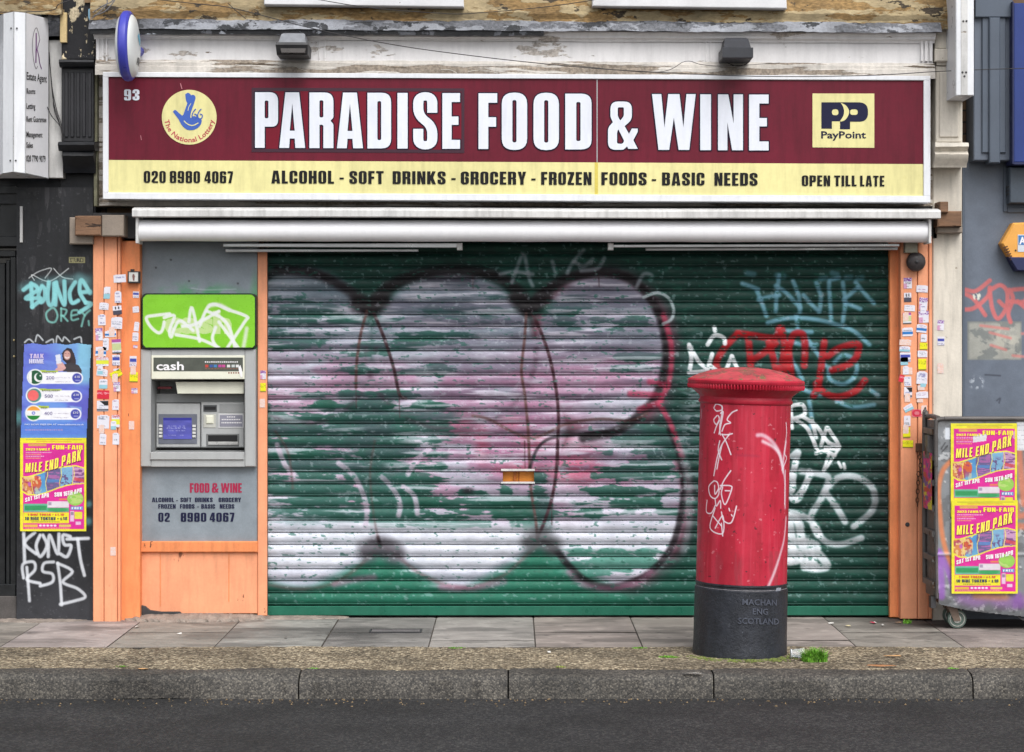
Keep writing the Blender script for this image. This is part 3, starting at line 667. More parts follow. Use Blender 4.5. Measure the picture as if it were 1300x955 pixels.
L2 = [(70,0,160,80,'s',0),(75,85,180,160,'yl',0),(205,65,270,155,'b',0),(78,180,172,240,'w',.05),(188,195,288,255,'y',-.45),(98,262,170,342,'c',0),(215,285,272,365,'p',0),(82,352,185,425,'r',0),(80,435,178,525,'k',0),(205,425,262,515,'w',0),(82,550,185,665,'w',0),(200,550,268,655,'yl',0),(102,703,160,797,'w',0),(208,695,265,795,'w',0),(345,75,405,170,'b',0),(345,205,415,290,'y',0),(360,335,412,380,'p',0),(215,178,262,196,'w',0)]
R1 = [(125,165,205,270,'p',0),(128,305,200,395,'a',0),(130,420,235,480,'w',0),(118,490,200,600,'g',0),(112,630,215,715,'s',0),(85,740,200,800,'f',0),(85,805,190,858,'c',0),(90,862,195,955,'b',0),(243,235,355,305,'w',0),(270,350,350,470,'p',.05),(265,475,365,590,'p',0),(245,600,345,680,'s',.12),(285,690,345,768,'w',0),(275,772,350,840,'y',0),(255,845,350,910,'w',0),(440,560,505,660,'p',0),(440,715,510,800,'b',0)]
R2 = [(95,25,170,102,'c',0),(262,40,340,150,'y',0),(115,120,210,190,'f',0),(82,190,130,260,'r',.3),(130,205,200,298,'w',0),(128,302,208,405,'k',0),(245,155,350,280,'w',0),(240,345,358,410,'w',0),(250,415,310,450,'f',0),(125,470,218,530,'c',-.5),(200,512,300,585,'o',0),(128,570,192,670,'w',0),(118,680,190,780,'y',0),(115,800,218,872,'y',.05),(440,80,500,180,'f',0),(255,285,325,335,'f',0)]
k = 0
rs = np.random.RandomState(55)
for (lst, ox, oy, sc) in ((L1, 110, 300, 6.3625), (L2, 110, 440, 6.3625), (R1, 1130, 330, 7.35), (R2, 1130, 450, 7.35)):
    for (x0, y0, x1, y1, kd, rt) in lst:
        cx = ox + (x0 + x1) / 2 / sc; cy = oy + (y0 + y1) / 2 / sc
        if cx < 152.5: d = .2025
        elif cx < 200: d = .1325
        elif cx < 1165: d = .1535
        elif cx < 1184: d = .1555
        else: d = .143
        sticker(cx, cy, (x1 - x0) / sc * .95, (y1 - y0) / sc * .95, kd, d, rt + rs.uniform(-.06, .06), shop, k); k += 1
for (x, y, kd, d) in ((128, 448, 'f', .203), (142, 421, 'f', .203), (127, 470, 'c', .203), (146, 480, 'f', .203), (129, 545, 'f', .203), (144, 540, 'c', .203), (169, 470, 'f', .133), (167, 540, 'f', .133), (1150, 402, 'f', .154), (1172, 392, 'w', .156), (1150, 470, 'w', .154), (1172, 486, 'c', .156), (1173, 520, 'f', .156), (1152, 505, 'f', .154), (1150, 545, 'f', .154), (334, 476, 'p', .063), (334, 492, 'y', .063), (333, 512, 'f', .063), (143.5, 700, 'f', .2025)):
    sticker(x, y, 7, 11, kd, d, 0, shop, k); k += 1

# ================================================================== ROLLER SHUTTER
shut = thing('roller_shutter', 'closed dark green roller shutter covered in white, pink, red and blue graffiti', 'shutter', (0, 0, 0))
PIT = 15.36; SY0 = 353.6 - 3 * PIT; NSL = 30; SUB = 18
SY1 = SY0 + NSL * PIT
def profile(t):
    """lath section: depth of the surface for t in 0..1 down one lath"""
    b = .0135 * np.sin(np.pi * np.clip((t - .03) / .80, 0, 1)) ** .75
    b = np.where(t > .82, -.002 + .012 * np.sin(np.pi * np.clip((t - .84) / .13, 0, 1)), b)
    return np.where((t > .965) | (t < .03), -.012, b)
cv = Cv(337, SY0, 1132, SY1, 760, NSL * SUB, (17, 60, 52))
X, Y = cv.X, cv.Y
nA = fbm(X, Y, 90, 30, 21, 5); nB = fbm(X, Y, 34, 9, 31, 5); nC = fbm(X, Y, 14, 3.2, 41, 4); nD = fbm(X, Y, 160, 60, 51, 3); nF = fbm(X, Y, 7, 3, 61, 3)
cv.C *= (.82 + .3 * nB)[..., None]
cv.mix(sst(660, 775, Y) * (1 - sst(870, 960, X) * .5), (34, 116, 94), .65)  # upper green kept darker for awning shade, lower laths painted as better lit
WH = (192, 190, 206); PK = (176, 122, 152); GY = (132, 146, 158); DK = (18, 12, 18); GR = (28, 84, 70); BR = (92, 60, 58)
# --- bubble letters: pink halo, white body
bl = lambda cx, cy, rx, ry, so: cv.em(cx + 4 * (nA - .5), cy, rx, ry, so)
body = np.zeros_like(X)
for e in ((385, 440, 88, 96, 9), (573, 445, 103, 97, 7), (764, 447, 82, 97, 7), (385, 650, 104, 96, 8), (580, 645, 107, 104, 8), (778, 640, 88, 104, 7)):
    body = np.maximum(body, bl(*e))
body = np.maximum(body, cv.rm(339, 455, 690, 570, 12)); body = np.maximum(body, cv.rm(640, 430, 715, 690, 8)); body = np.maximum(body, cv.rm(400, 650, 500, 700, 9))
halo = np.zeros_like(X)
for e in ((764, 452, 96, 108, 16), (780, 640, 99, 110, 14)): halo = np.maximum(halo, bl(*e))
cv.mix(halo * sst(.3, .6, nA + .15), (150, 60, 90), .75)
peakL = 1 - sst(0, 14, (Y - 690) * -1 + np.abs(X - 482) * .62); 
cv.mix(body, WH, .95)
cv.mix(body * sst(.3, .75, nB), GY, .5)
# cut the green triangles between the lower bubbles
for cxp, yp in ((482, 690), (687, 684)):
    tri = sst(0, 22, (Y - yp) - np.abs(X - cxp) * .55); cv.mix(tri * sst(yp, yp + 12, Y), (34, 110, 88), .97)
# pink & magenta clouds through the middle
pk = sst(.45, .62, nD + .25 * (nB - .5)) * (1 - sst(630, 690, Y)) * sst(430, 480, Y); cv.mix(pk * body, PK, .55)
for (cx, cy, rx, ry, a) in ((590, 500, 90, 45, .6), (560, 560, 70, 50, .6), (640, 560, 60, 55, .7), (700, 575, 70, 45, .75), (770, 470, 80, 28, .5), (380, 475, 70, 30, .5), (800, 590, 60, 40, .45), (730, 560, 100, 30, .5), (690, 450, 40, 60, .35)):
    cv.mix(cv.em(cx, cy, rx, ry, min(rx, ry) * .8) * sst(.25, .6, nB) * body, (170, 104, 140), a * .75)
for (cx, cy, rx, ry) in ((575, 545, 26, 12), (612, 565, 8, 22), (585, 528, 20, 7), (655, 595, 26, 8), (735, 575, 22, 30), (648, 535, 14, 8), (720, 600, 40, 12), (680, 560, 20, 14)):
    cv.mix(cv.em(cx, cy, rx, ry, min(rx, ry) * .9) * sst(.3, .55, nC + .1), (196, 62, 92), .42)
# abraded areas: green steel showing along the laths
t = ((Y - SY0) / PIT) % 1.0
row = np.floor((Y - SY0) / PIT)
rr_ = np.random.RandomState(77).rand(64)[row.astype(int) % 64]
nR = fbm(X + 131 * row, row * 53.7, 34, 40, 171, 4)
ctr = 1 - np.clip(np.abs(t - .5) / .5, 0, 1)
def worn(cx, cy, rx, ry, th, a=.95, col=GR):
    m_ = cv.em(cx, cy, rx, ry, min(rx, ry) * .75); v = m_ * .78 + (nC - .5) * .75 + (nB - .5) * .5 + (nR - .5) * 1.15 + (ctr - .5) * .22
    cv.mix(sst(th + .05 - .07, th + .05 + .06, v) * sst(.0, .25, m_), col, a * .92)
for w_ in ((450, 408, 60, 10, .46), (560, 430, 60, 9, .42), (480, 442, 50, 10, .42), (545, 470, 40, 10, .5), (480, 502, 90, 12, .38), (470, 520, 60, 20, .25), (485, 545, 70, 45, .18), (370, 545, 45, 26, .30), (360, 575, 42, 18, .3), (440, 590, 90, 22, .34), (420, 628, 95, 20, .34), (520, 610, 40, 28, .32), (500, 640, 60, 16, .4), (610, 640, 70, 16, .42), (650, 640, 30, 24, .36), (682, 640, 16, 40, .25), (805, 600, 50, 9, .3), (800, 625, 60, 9, .34), (790, 645, 80, 14, .42), (810, 560, 45, 22, .35), (840, 570, 26, 28, .3), (810, 452, 34, 6, .25), (808, 468, 24, 6, .3), (700, 395, 40, 9, .45), (720, 385, 30, 10, .5), (765, 410, 60, 12, .55), (590, 395, 60, 10, .52), (380, 400, 45, 22, .35), (380, 430, 60, 16, .4), (450, 470, 40, 10, .5), (540, 660, 130, 10, .55), (770, 705, 60, 12, .5), (630, 395, 50, 20, .6), (880, 560, 30, 12, .4)):
    worn(*w_)
# solid green gap on the left centre
g = cv.em(470, 570, 42, 66, 22) * sst(.30, .42, nB + .2 * (nC - .5)); cv.mix(g, GR, .9)
g = cv.rm(340, 588, 520, 664, 7) * sst(.40, .50, nB * .6 + nC * .5); cv.mix(g, (52, 98, 90), .75)
# upper band: grey veil over the top blobs
veil = fbm(X, Y, 110, 16, 121, 4); cv.mix(body * (1 - sst(390, 480, Y)) * sst(.3, .62, veil), (74, 90, 102), .7); cv.mix(body * (1 - sst(560, 640, Y)) * sst(.46, .66, fbm(X, Y, 150, 9, 141, 4)), (84, 78, 96), .55); cv.mix(body * sst(.56, .7, fbm(X, Y, 90, 5, 151, 4)), (226, 222, 236), .6)
cv.mix(body * (1 - sst(350, 400, Y)) * (1 - sst(440, 480, X)), (70, 88, 96), .5)
# bright crest of the lower bodies
cv.mix(body * sst(655, 675, Y) * (1 - sst(715, 735, Y)) * sst(.2, .5, nB + .2) * (1 - sst(0, 10, (Y - 686) - np.abs(X - 482) * .55)) * (1 - sst(0, 10, (Y - 680) - np.abs(X - 687) * .55)), (224, 228, 238), .75)
worn(775, 715, 62, 16, .35, .85, (60, 130, 112))
# curved white strokes in the green gap
cv.sts([[(430, 588), (450, 605), (462, 630), (466, 650), (464, 668)], [(485, 605), (500, 622), (508, 640), (506, 655)], [(512, 618), (526, 630), (530, 652)], [(545, 570), (528, 585), (518, 602)], [(352, 565), (362, 590), (376, 605)]], 6.5, (196, 182, 200), .8, 3)
for (cx, cy, rx, ry, a_) in ((472, 545, 34, 60, .7), (690, 640, 14, 40, .55), (560, 548, 120, 12, .35), (400, 548, 70, 12, .4), (782, 548, 60, 12, .45), (866, 552, 30, 26, .7)):
    cv.mix(cv.em(cx, cy, rx, ry, min(rx, ry) * .85) * sst(.25, .6, nR * .5 + nB * .5), (60, 78, 84), a_)
for (cx, cy, rx, ry) in ((573, 445, 108, 100), (385, 440, 92, 98)):
    q = np.hypot((X - cx) / rx, (Y - cy) / ry); cv.mix(np.exp(-((q - 1) / .035) ** 2) * (Y > 440) * sst(.3, .6, nB), (70, 44, 60), .42)
# --- outlines
def outl(p, w=5, a=.8, so=5, c=DK): cv.st(p, w * (1.35 if w > 4.5 else 1.0), c, min(.95, a * 1.15), so)
outl([(352, 343), (395, 346), (428, 360), (455, 378), (468, 392)], 9, .75, 9); outl([(468, 392), (490, 368), (520, 352), (565, 344), (610, 346), (640, 356), (662, 374), (672, 396)], 10, .75, 10)
outl([(455, 385), (470, 390), (485, 380)], 16, .8, 14); outl([(655, 378), (672, 392), (690, 376)], 14, .8, 12)
outl([(672, 396), (690, 372), (720, 354), (760, 346), (795, 352), (820, 372), (838, 402), (846, 440), (844, 470), (832, 505), (808, 530), (780, 548), (740, 556)], 8, .8, 7)
outl([(466, 395), (458, 425), (453, 460), (452, 492)], 3.6, .75, 2.5, BR); outl([(474, 396), (488, 430), (500, 468), (507, 500), (515, 506)], 4, .8, 2.5, (58, 34, 40))
outl([(668, 398), (666, 430), (662, 470), (666, 500), (670, 540), (672, 580), (674, 620), (680, 660), (682, 684)], 3.6, .75, 2.5, BR)
outl([(676, 398), (688, 425), (698, 455), (706, 495), (709, 530), (708, 560), (706, 600), (700, 635), (690, 665), (682, 684)], 4, .8, 2.5, (62, 30, 40))
outl([(600, 528), (620, 532), (650, 548), (672, 556), (690, 552), (720, 538), (760, 532), (800, 534), (822, 524)], 3.6, .6, 3, BR); outl([(672, 596), (682, 570), (700, 556), (735, 552), (770, 548)], 4, .6, 3, DK)
outl([(850, 545), (862, 575), (868, 612), (864, 655), (852, 695), (828, 724), (800, 740), (772, 745), (745, 738), (722, 718), (705, 698), (690, 688)], 6, .7, 5)
cv.sts([[(842, 400), (852, 440), (850, 480), (838, 510)], [(838, 515), (852, 540), (866, 580)]], 7, (170, 50, 80), .8, 5)
cv.sts([[(800, 500), (838, 502)], [(825, 485), (848, 490)], [(812, 520), (835, 512)]], 8, (178, 52, 84), .7, 5)
outl([(339, 742), (380, 748), (420, 742), (450, 724), (470, 705), (481, 690)], 4, .45, 6, BR); outl([(481, 690), (500, 702), (530, 726), (565, 742), (600, 745), (640, 730), (665, 708), (684, 690)], 4, .5, 6, (120, 84, 90))
outl([(468, 700), (482, 694), (500, 702)], 20, .75, 16, (78, 74, 82)); outl([(674, 688), (687, 684), (700, 692)], 18, .75, 16, (78, 80, 84)); outl([(480, 682), (483, 694)], 4, .7, 4)
cv.sts([[(425, 742), (455, 735), (475, 733)], [(722, 726), (740, 742), (775, 748), (810, 738), (826, 726)], [(560, 746), (600, 747), (640, 738)]], 8, (168, 110, 140), .55, 7)
cv.ell(594, 623, 7, 3.5, (40, 36, 44), .9, 3)
outl([(490, 360), (540, 356), (600, 356)], 6, .3, 8)
outl([(350, 548), (366, 575), (372, 620)], 3, .4, 3, BR); outl([(476, 560), (470, 600), (474, 650), (480, 684)], 3, .35, 3, BR); outl([(339, 352), (345, 348)], 6, .5, 6)
for (x, y, l) in ((452, 492, 26), (507, 500, 30), (666, 560, 34), (709, 560, 30), (846, 470, 24), (600, 350, 16), (760, 350, 14), (700, 640, 26)): cv.st([(x, y), (x + .6, y + l)], 1.6, (70, 44, 48), .6, 1)
# --- grey tag top centre
Z2 = px_pos(600, 300, 3.411)
cv.sts(Z2([[(215, 75), (195, 130), (170, 200)], [(120, 165), (180, 155), (260, 165)], [(225, 80), (245, 180), (260, 215)], [(345, 110), (360, 160)], [(480, 60), (430, 120), (410, 160)], [(440, 110), (480, 130), (520, 100)], [(570, 95), (540, 140), (470, 150)], [(710, 220), (740, 165), (775, 170), (770, 190)]]), 5, (150, 158, 166), .7, 4)
cv.sts(Z2([[(740, 265), (800, 245), (850, 270), (870, 320), (860, 360), (825, 380)]]), 4, (176, 190, 194), .85, 2)
# --- pale blue tag
Z3 = px_pos(860, 300, 3.411); LB = (120, 172, 194)
cv.sts(Z3([[(280, 205), (310, 215), (350, 230)], [(345, 240), (365, 290), (385, 345)], [(350, 275), (400, 262), (440, 255)], [(440, 170), (430, 250), (425, 325)], [(425, 215), (470, 245), (530, 310)], [(500, 195), (525, 260), (530, 330)], [(545, 255), (575, 290), (610, 325)], [(600, 200), (620, 260), (615, 325)], [(655, 200), (660, 280), (665, 365)], [(715, 200), (725, 290), (715, 370)], [(660, 190), (700, 180)], [(720, 275), (760, 240), (780, 225)], [(730, 290), (790, 315)], [(770, 200), (820, 260), (850, 290)], [(390, 375), (480, 355), (580, 358), (680, 380), (760, 410), (830, 470)], [(515, 345), (520, 400)], [(470, 410), (580, 415)], [(470, 450), (540, 470), (600, 470)], [(480, 510), (520, 580), (540, 620)], [(560, 440), (600, 500), (640, 560)], [(425, 520), (440, 570), (470, 600)], [(680, 545), (720, 515), (770, 540), (770, 600), (720, 640), (660, 620), (655, 570)], [(500, 640), (560, 670), (620, 690)], [(690, 715), (760, 740), (850, 730)], [(570, 715), (580, 790), (575, 830)], [(840, 670), (870, 690)]]), 5.5, LB, .8, 4)
cv.sts(Z3([[(300, 160), (330, 165)], [(430, 170), (460, 175)], [(620, 185), (640, 180)], [(670, 160), (690, 165)], [(730, 180), (750, 178)], [(780, 185), (800, 180)]]), 7, LB, .5, 5)
# --- red tag
RD = (176, 18, 28)
cv.sts(Z3([[(262, 422), (215, 470), (180, 520), (168, 560), (190, 595)], [(262, 420), (320, 428), (420, 440), (440, 400)], [(305, 430), (312, 500), (318, 585)], [(320, 540), (380, 500), (425, 465)], [(395, 460), (415, 530), (430, 600)], [(450, 395), (462, 480), (450, 560), (440, 610)], [(470, 600), (480, 500), (500, 430), (540, 425), (552, 480), (548, 560)], [(480, 490), (490, 580), (500, 640)], [(635, 455), (625, 540), (610, 640), (590, 690)], [(650, 520), (700, 485), (780, 468), (775, 520), (740, 555), (670, 580)], [(600, 640), (640, 680), (700, 695), (770, 670), (810, 625)]]), 9, RD, .88, 4)
# --- white tags at the right
WT = (230, 234, 238)
cv.sts(Z3([[(50, 480), (60, 530), (50, 590)], [(50, 470), (90, 540), (125, 580), (55, 590)], [(150, 510), (135, 560), (130, 580)], [(140, 560), (180, 590)], [(235, 520), (210, 580)], [(235, 520), (262, 580)], [(130, 470), (160, 430), (200, 440), (205, 465)], [(160, 395), (162, 410)]]), 5.5, WT, .95, 2)
cv.sts(Z3([[(490, 740), (495, 830)], [(490, 735), (540, 730), (550, 770), (500, 790)], [(500, 790), (560, 830), (600, 915)], [(540, 780), (600, 820), (650, 890), (700, 910)], [(580, 790), (600, 870)], [(645, 830), (620, 910)], [(650, 830), (700, 915), (640, 915)], [(600, 940), (640, 930), (680, 950)]]), 5.2, WT, .95, 2)
Z6 = px_pos(860, 560, 3.131)
cv.sts(Z6([[(540, 0), (560, 40)], [(600, 10), (640, 20), (600, 30)], [(560, 45), (600, 50), (580, 120), (640, 30)], [(640, 85), (650, 105)], [(660, 90), (665, 110)]]), 4, WT, .95, 2)
cv.sts(Z6([[(455, 60), (480, 45), (455, 130)], [(440, 130), (460, 170), (450, 220), (480, 230), (530, 130)], [(470, 75), (455, 190)], [(525, 120), (505, 180), (470, 225)]]), 7.5, (216, 222, 228), .9, 3)
cv.sts(Z6([[(490, 120), (560, 130), (600, 150), (570, 230), (530, 300), (555, 360), (590, 400), (650, 410), (730, 385)], [(600, 180), (640, 145), (700, 140), (760, 170), (785, 220), (770, 280), (700, 340)], [(585, 200), (630, 260), (665, 320)], [(430, 280), (480, 290), (520, 310)]]), 8.5, (206, 212, 218), .85, 4)
cv.sts(Z6([[(445, 330), (455, 400), (450, 470)], [(440, 300), (470, 310)], [(480, 320), (495, 400), (505, 500)], [(480, 400), (545, 410), (550, 440), (520, 500), (590, 500), (580, 470), (540, 430)], [(440, 420), (470, 440), (480, 470), (445, 480)], [(545, 340), (560, 370)], [(525, 440), (545, 500)]]), 11, (224, 230, 236), .9, 4)
# grey fade beside the pillar box on the right jamb
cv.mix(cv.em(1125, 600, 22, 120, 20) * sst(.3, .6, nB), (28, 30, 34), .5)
cv.mix(cv.em(880, 540, 14, 90, 12) * sst(.45, .6, nC), (180, 180, 190), .55)
# white paint smear left of box
cv.sts([[(862, 560), (872, 600), (874, 660), (868, 700)]], 9, (150, 160, 166), .5, 7)
# fine grime and chips everywhere; each lath darker towards its lower edge
cv.mix(sst(.70, .74, nF), GR, .6); cv.mix(sst(.72, .75, fbm(X, Y, 5, 4, 88, 3)), (190, 196, 204), .35)
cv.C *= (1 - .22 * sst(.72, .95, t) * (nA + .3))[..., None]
cv.C *= (.93 + .14 * nF)[..., None]
def spos(X, Y):
    t = ((Y - SY0) / PIT) % 1.0; d = profile(t) + .0012 * (fbm(X, Y, 120, 60, 15, 2) - .5)
    r = np.floor((Y - SY0) / PIT + 1e-6); d = d + .0009 * np.sin(X * .011 + r * 2.1)
    return (X - HX) * S(0), -d, EYE - (Y - HY) * S(0)
slot = (638, 598.2, 677, 612.0)
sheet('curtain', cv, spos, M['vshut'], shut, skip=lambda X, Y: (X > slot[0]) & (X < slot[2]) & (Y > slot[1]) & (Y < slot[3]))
m = MB(); m.box(337, 769.6, 1132, 781.6, -.02, .016, .004); m.build('bottom_rail', mk('green_gloss_steel', (28, 104, 82), .35, .1, 5, .1, 40, dirt=.1), shut)
m = MB()
m.box(636, 595.6, 679, 598.2, -.02, .016, .001); m.box(636, 612, 679, 614.2, -.02, .014, .001); m.build('slot_frame', M['whitedirty'], shut)
m = MB(); m.box(634, 594, 682, 616, -.06, -.035, .001); o = m.build('slot_board', M['flame'], shut); m = MB(); m.box(652, 597, 655.5, 613, -.034, -.02, .001); m.box(658, 597, 659.5, 613, -.034, -.028, .001); m.build('slot_rib', mk('brown_orange', (168, 92, 30), .5), shut)
m = MB(); m.box(337.5, 300, 339.8, 782, -.02, .035, .002); m.build('guide_rail', M['darkmetal'], shut)
m = MB(); m.box(1129.3, 300, 1131.5, 782, -.02, .035, .002); m.build('guide_rail', M['darkmetal'], shut)

# ================================================================== SIGN
sign = thing('shop_sign', 'long maroon and pale yellow fascia sign in white frame above the shutter', 'shop sign', W(655, 250, .2))
sg = lambda x, y: (x, y)
def qd(x0, yt0, yb0, x1, yt1, yb1): return [(x0, yt0), (x1, yt1), (x1, yb1), (x0, yb0)]
m = MB(); m.prism(qd(131, 93, 252, 1180.5, 98, 257), .14, .338, .002); m.build('sign_box', M['whitedirty'], sign)
m = MB()
m.prism(qd(130.4, 91.5, 97.5, 1181.3, 96.4, 102.3), .20, .358, .004); m.prism(qd(130.4, 244.5, 252.6, 1181.3, 248.8, 257.4), .20, .358, .004)
m.prism(qd(130.4, 97.3, 244.7, 137.6, 97.5, 244.8), .20, .357, .003); m.prism(qd(1172.6, 102, 249, 1181.3, 102, 249), .20, .357, .003)
m.build('frame', M['white'], sign)
yb = lambda x, a, b: a + (b - a) * (x - 137) / (1173 - 137)
def pan(name, x0, x1, ya, yb_, d, mat):
    m = MB(); f = lambda x: (yb(x, *ya), yb(x, *yb_)); m.prism(qd(x0, *f(x0), x1, *f(x1)), .30, d, .0006); return m.build(name, mat, sign)
pan('maroon_panel', 137.4, 757.4, (97, 102), (203.2, 208.4), .345, M['maroon']); pan('maroon_panel', 758.6, 1172.8, (97, 102), (203.2, 208.4), .345, M['maroon'])
pan('yellow_panel', 137.4, 757.0, (203.3, 208.5), (245, 249.4), .345, M['yellow']); pan('yellow_panel', 758.8, 1172.8, (203.3, 208.5), (245, 249.4), .345, M['yellow'])
pan('joint_strip', 757.4, 758.6, (97, 102), (203.2, 208.4), .346, M['alu']); pan('yellow_stain', 755, 759.2, (203.3, 208.5), (245, 249.4), .3465, M['yellowold'])
# dark box round the first word
m = MB()
for q in (qd(319.4, 111.5, 115.7, 589.5, 112.3, 116.5), qd(319.4, 189.0, 193.2, 589.5, 190.3, 194.4), qd(319.4, 115.7, 189, 323, 115.8, 189), qd(585.8, 116.5, 190.4, 589.5, 116.5, 190.4)): m.prism(q, .34, .3475, .0004)
m.build('dark_outline', mk('dark_plum_vinyl', (62, 24, 44), .35, .05, 4, 0), sign)
m = MB(); m.prism(qd(323, 115.8, 189, 585.8, 116.6, 190.3), .34, .3466, .0004); m.build('name_field', M['maroonin'], sign)
TL = [('P', 323.8, 353), ('A', 354.6, 387.4), ('R', 392.8, 423.3), ('A', 427.8, 460.8), ('D', 466.5, 496.5), ('I', 504.6, 517.5), ('S', 524.6, 555.2), ('E', 561.6, 584), ('F', 607.5, 631.2), ('O', 637, 669.2), ('O', 677.3, 709.6), ('D', 717.6, 751), ('W', 827.8, 883.2), ('I', 889, 902.6), ('N', 911.6, 943.2), ('E', 951, 975.8)]
lw, ol = MB(), MB()
for ch, x0, x1 in TL + [('&', 771.9, 809.6)]:
    R, w = G(ch); k = (x1 - x0) / w
    top = 117.2 + SLO * (x0 - 324); bot = 187.8 + 3.4 * (x0 - 324) / 650
    if ch == '&': top = 129; bot = 190.3
    if ch in 'OS': top -= 1; bot += 1
    for vs, fs in R:
        lw.add([W(x0 + u * k, bot - v * (bot - top), .3515) for u, v in vs], fs)
        for q in range(10):
            a = q * math.pi / 5; ol.add([W(x0 + u * k + 1.5 * math.cos(a), bot - v * (bot - top) + 1.5 * math.sin(a), .3485 + q * .00015) for u, v in vs], fs)
ol.build('letter_outline', M['navy'], sign); lw.build('lettering', M['letw'], sign)
write('house_number', '93', 157.6, 177, 127.6, 14, .349, M['letw'], sign, gap=.09)
mb = MB()
def sw(t, x0, x1, h=15.2, y=None):
    b = (232.2 + 4.6 * (x0 - 182) / 940) if y is None else y
    write('', t, x0, x1, b, h, .349, None, None, mb=mb, gap=.085, sp=.2, slope=SLO * .9)
sw('020', 182.5, 210.5); sw('8980', 215.5, 254); sw('4067', 259.5, 295.8); mb.build('phone_lettering', M['blackv'], sign); mb = MB()
for t_, a, b in (('ALCOHOL', 344.5, 424), ('-', 431, 436.5), ('SOFT', 443.5, 487), ('DRINKS', 498.5, 565.8), ('-', 573, 578.5), ('GROCERY', 585, 668), ('-', 674.5, 680), ('FROZEN', 687, 751), ('FOODS', 763.5, 821), ('-', 827.5, 833), ('BASIC', 840.5, 894.5), ('NEEDS', 907, 961.8)): 
    mb = MB(); sw(t_, a, b, 16.4); mb.build('dash' if t_ == '-' else 'strapline_word', M['blackv'], sign)
mb = MB()
sw('OPEN', 1018, 1054, 13.6); sw('TILL', 1059, 1087.5, 13.6); sw('LATE', 1092, 1122.8, 13.6)
mb.build('hours_lettering', M['blackv'], sign)
# round lottery roundel: pale disc, crossed fingers hand, ring of words
def disc(cx, cy, r, d0, d1, mat, nm, n=64, par=sign):
    m = MB(); m.prism([(cx + r * math.cos(-2 * math.pi * i / n), cy - r * math.sin(-2 * math.pi * i / n)) for i in range(n)], d0, d1, .0004); return m.build(nm, mat, par)
disc(240.2, 149, 34.8, .345, .348, M['yellow'], 'roundel')
Zl = lambda L: [(x / 2.985, y / 2.985) for x, y in L]
hand = MB()
def pf(mb, pts, d, ch=True): 
    vs, fs = polyf([catmull(pts + [pts[0]], 4)[:-1]]) if ch else polyf([pts]); mb.add([W(x, y, d) for x, y in vs], fs)
pf(hand, Zl([(655, 424), (664, 417), (680, 430), (692, 438), (700, 420), (712, 385), (722, 364), (734, 360), (741, 370), (736, 390), (724, 425), (722, 447), (735, 440), (760, 450), (764, 462), (755, 480), (735, 492), (710, 492), (690, 476), (675, 450)]), .3500)
pf(hand, Zl([(702, 358), (712, 352), (722, 358), (727, 372), (716, 392), (706, 384)]), .3502)
hand.build('hand_emblem', M['lotblue'], sign)
m = MB()
def rib_px(mb, pts, w, d, sm=True):
    p = catmull(pts, 6) if sm else pts; vs, fs = ribbon(p, w, w); mb.add([W(x, y, d) for x, y in vs], fs)
for ox in (0, 21): rib_px(m, Zl([(742 + ox, 413), (732 + ox, 425), (728 + ox, 440), (734 + ox, 450), (744 + ox, 447), (745 + ox, 436), (736 + ox, 432)]), 1.3, .3512 + ox * 1e-5)
m.build('hand_eyes', M['lotblue'], sign)
m = MB(); rib_px(m, Zl([(697, 458), (710, 470), (730, 476), (752, 466)]), 1.2, .3510); rib_px(m, Zl([(724, 392), (716, 405), (712, 420)]), .7, .3511); m.build('hand_smile', M['yellow'], sign)
mb2 = MB(); txt = 'The National Lottery'; g, w = text_plain(txt, .012)
def ringwarp(u, v):
    a = math.radians(180 + 2 - 1 + (178) * u); r = 30.5 - v * 4.6
    # runs along the lower half, read from the inside
    th = math.radians(186 + 168 * u); rr = 31.6 - 6.0 * v
    return 240.2 + rr * math.cos(th), 149 - rr * math.sin(th)
lay(mb2, g, w, 0, 1, 0, 1, .350, warp=ringwarp); mb2.build('ring_lettering', M['lotred'], sign)
# payment panel
m = MB(); m.prism([(1031.5, 118.8), (1110, 118.9), (1110, 187.8), (1031.5, 187.3)], .34, .348, .0004); m.build('payment_panel', M['yellow'], sign)
m = MB()
c0 = lambda x, y: (960 + x / 2.985, y / 2.985)
def blockP(x0, x1, y0, y1, s_, hole):
    pts = rnd([c0(x0, y1) + (0,), c0(x0, y0) + (0,), c0(x1, y0) + (14,), c0(x1, y0 + (y1 - y0) * .72) + (14,), c0(x0 + s_, y0 + (y1 - y0) * .72) + (0,), c0(x0 + s_, y1) + (0,)], 8, 8)
    h = rnd([c0(*hole[0]), c0(hole[1][0], hole[0][1]), c0(*hole[1]), c0(hole[0][0], hole[1][1])], 4)
    return [p[:2] for p in pts], h
P1 = blockP(247, 350, 388, 488, 40, ((287, 414), (312, 437))); P2 = blockP(318, 424, 388, 490, 38, ((356, 414), (385, 436)))
vs, fs = polyf([P1[0], P1[1]]); m.add([W(x, y, .3492) for x, y in vs], fs); 
vs, fs = polyf([P2[0], P2[1]]); m.add([W(x, y, .3497) for x, y in vs], fs)
m.build('double_letter_emblem', M['navyp'], sign)
m = MB(); pf(m, [c0(320, 390), c0(340, 400), c0(352, 420), c0(348, 440), c0(335, 456), c0(318, 460), c0(330, 440), c0(333, 420), c0(328, 402)], .3502); m.build('emblem_cut', M['yellow'], sign)
write('payment_lettering', 'PayPoint', 1042.5, 1099.5, 175.6, 8.8, .3495, M['navyp'], sign, heavy=False, bold=.022)
# scuffs on the panel
m = MB(); rib_px(m, [(229, 106), (231, 113)], 1.2, .3485); rib_px(m, [(178.5, 172), (179.5, 178)], .8, .3485); m.build('scuff', mk('pale_scuff', (190, 120, 130), .6), sign)

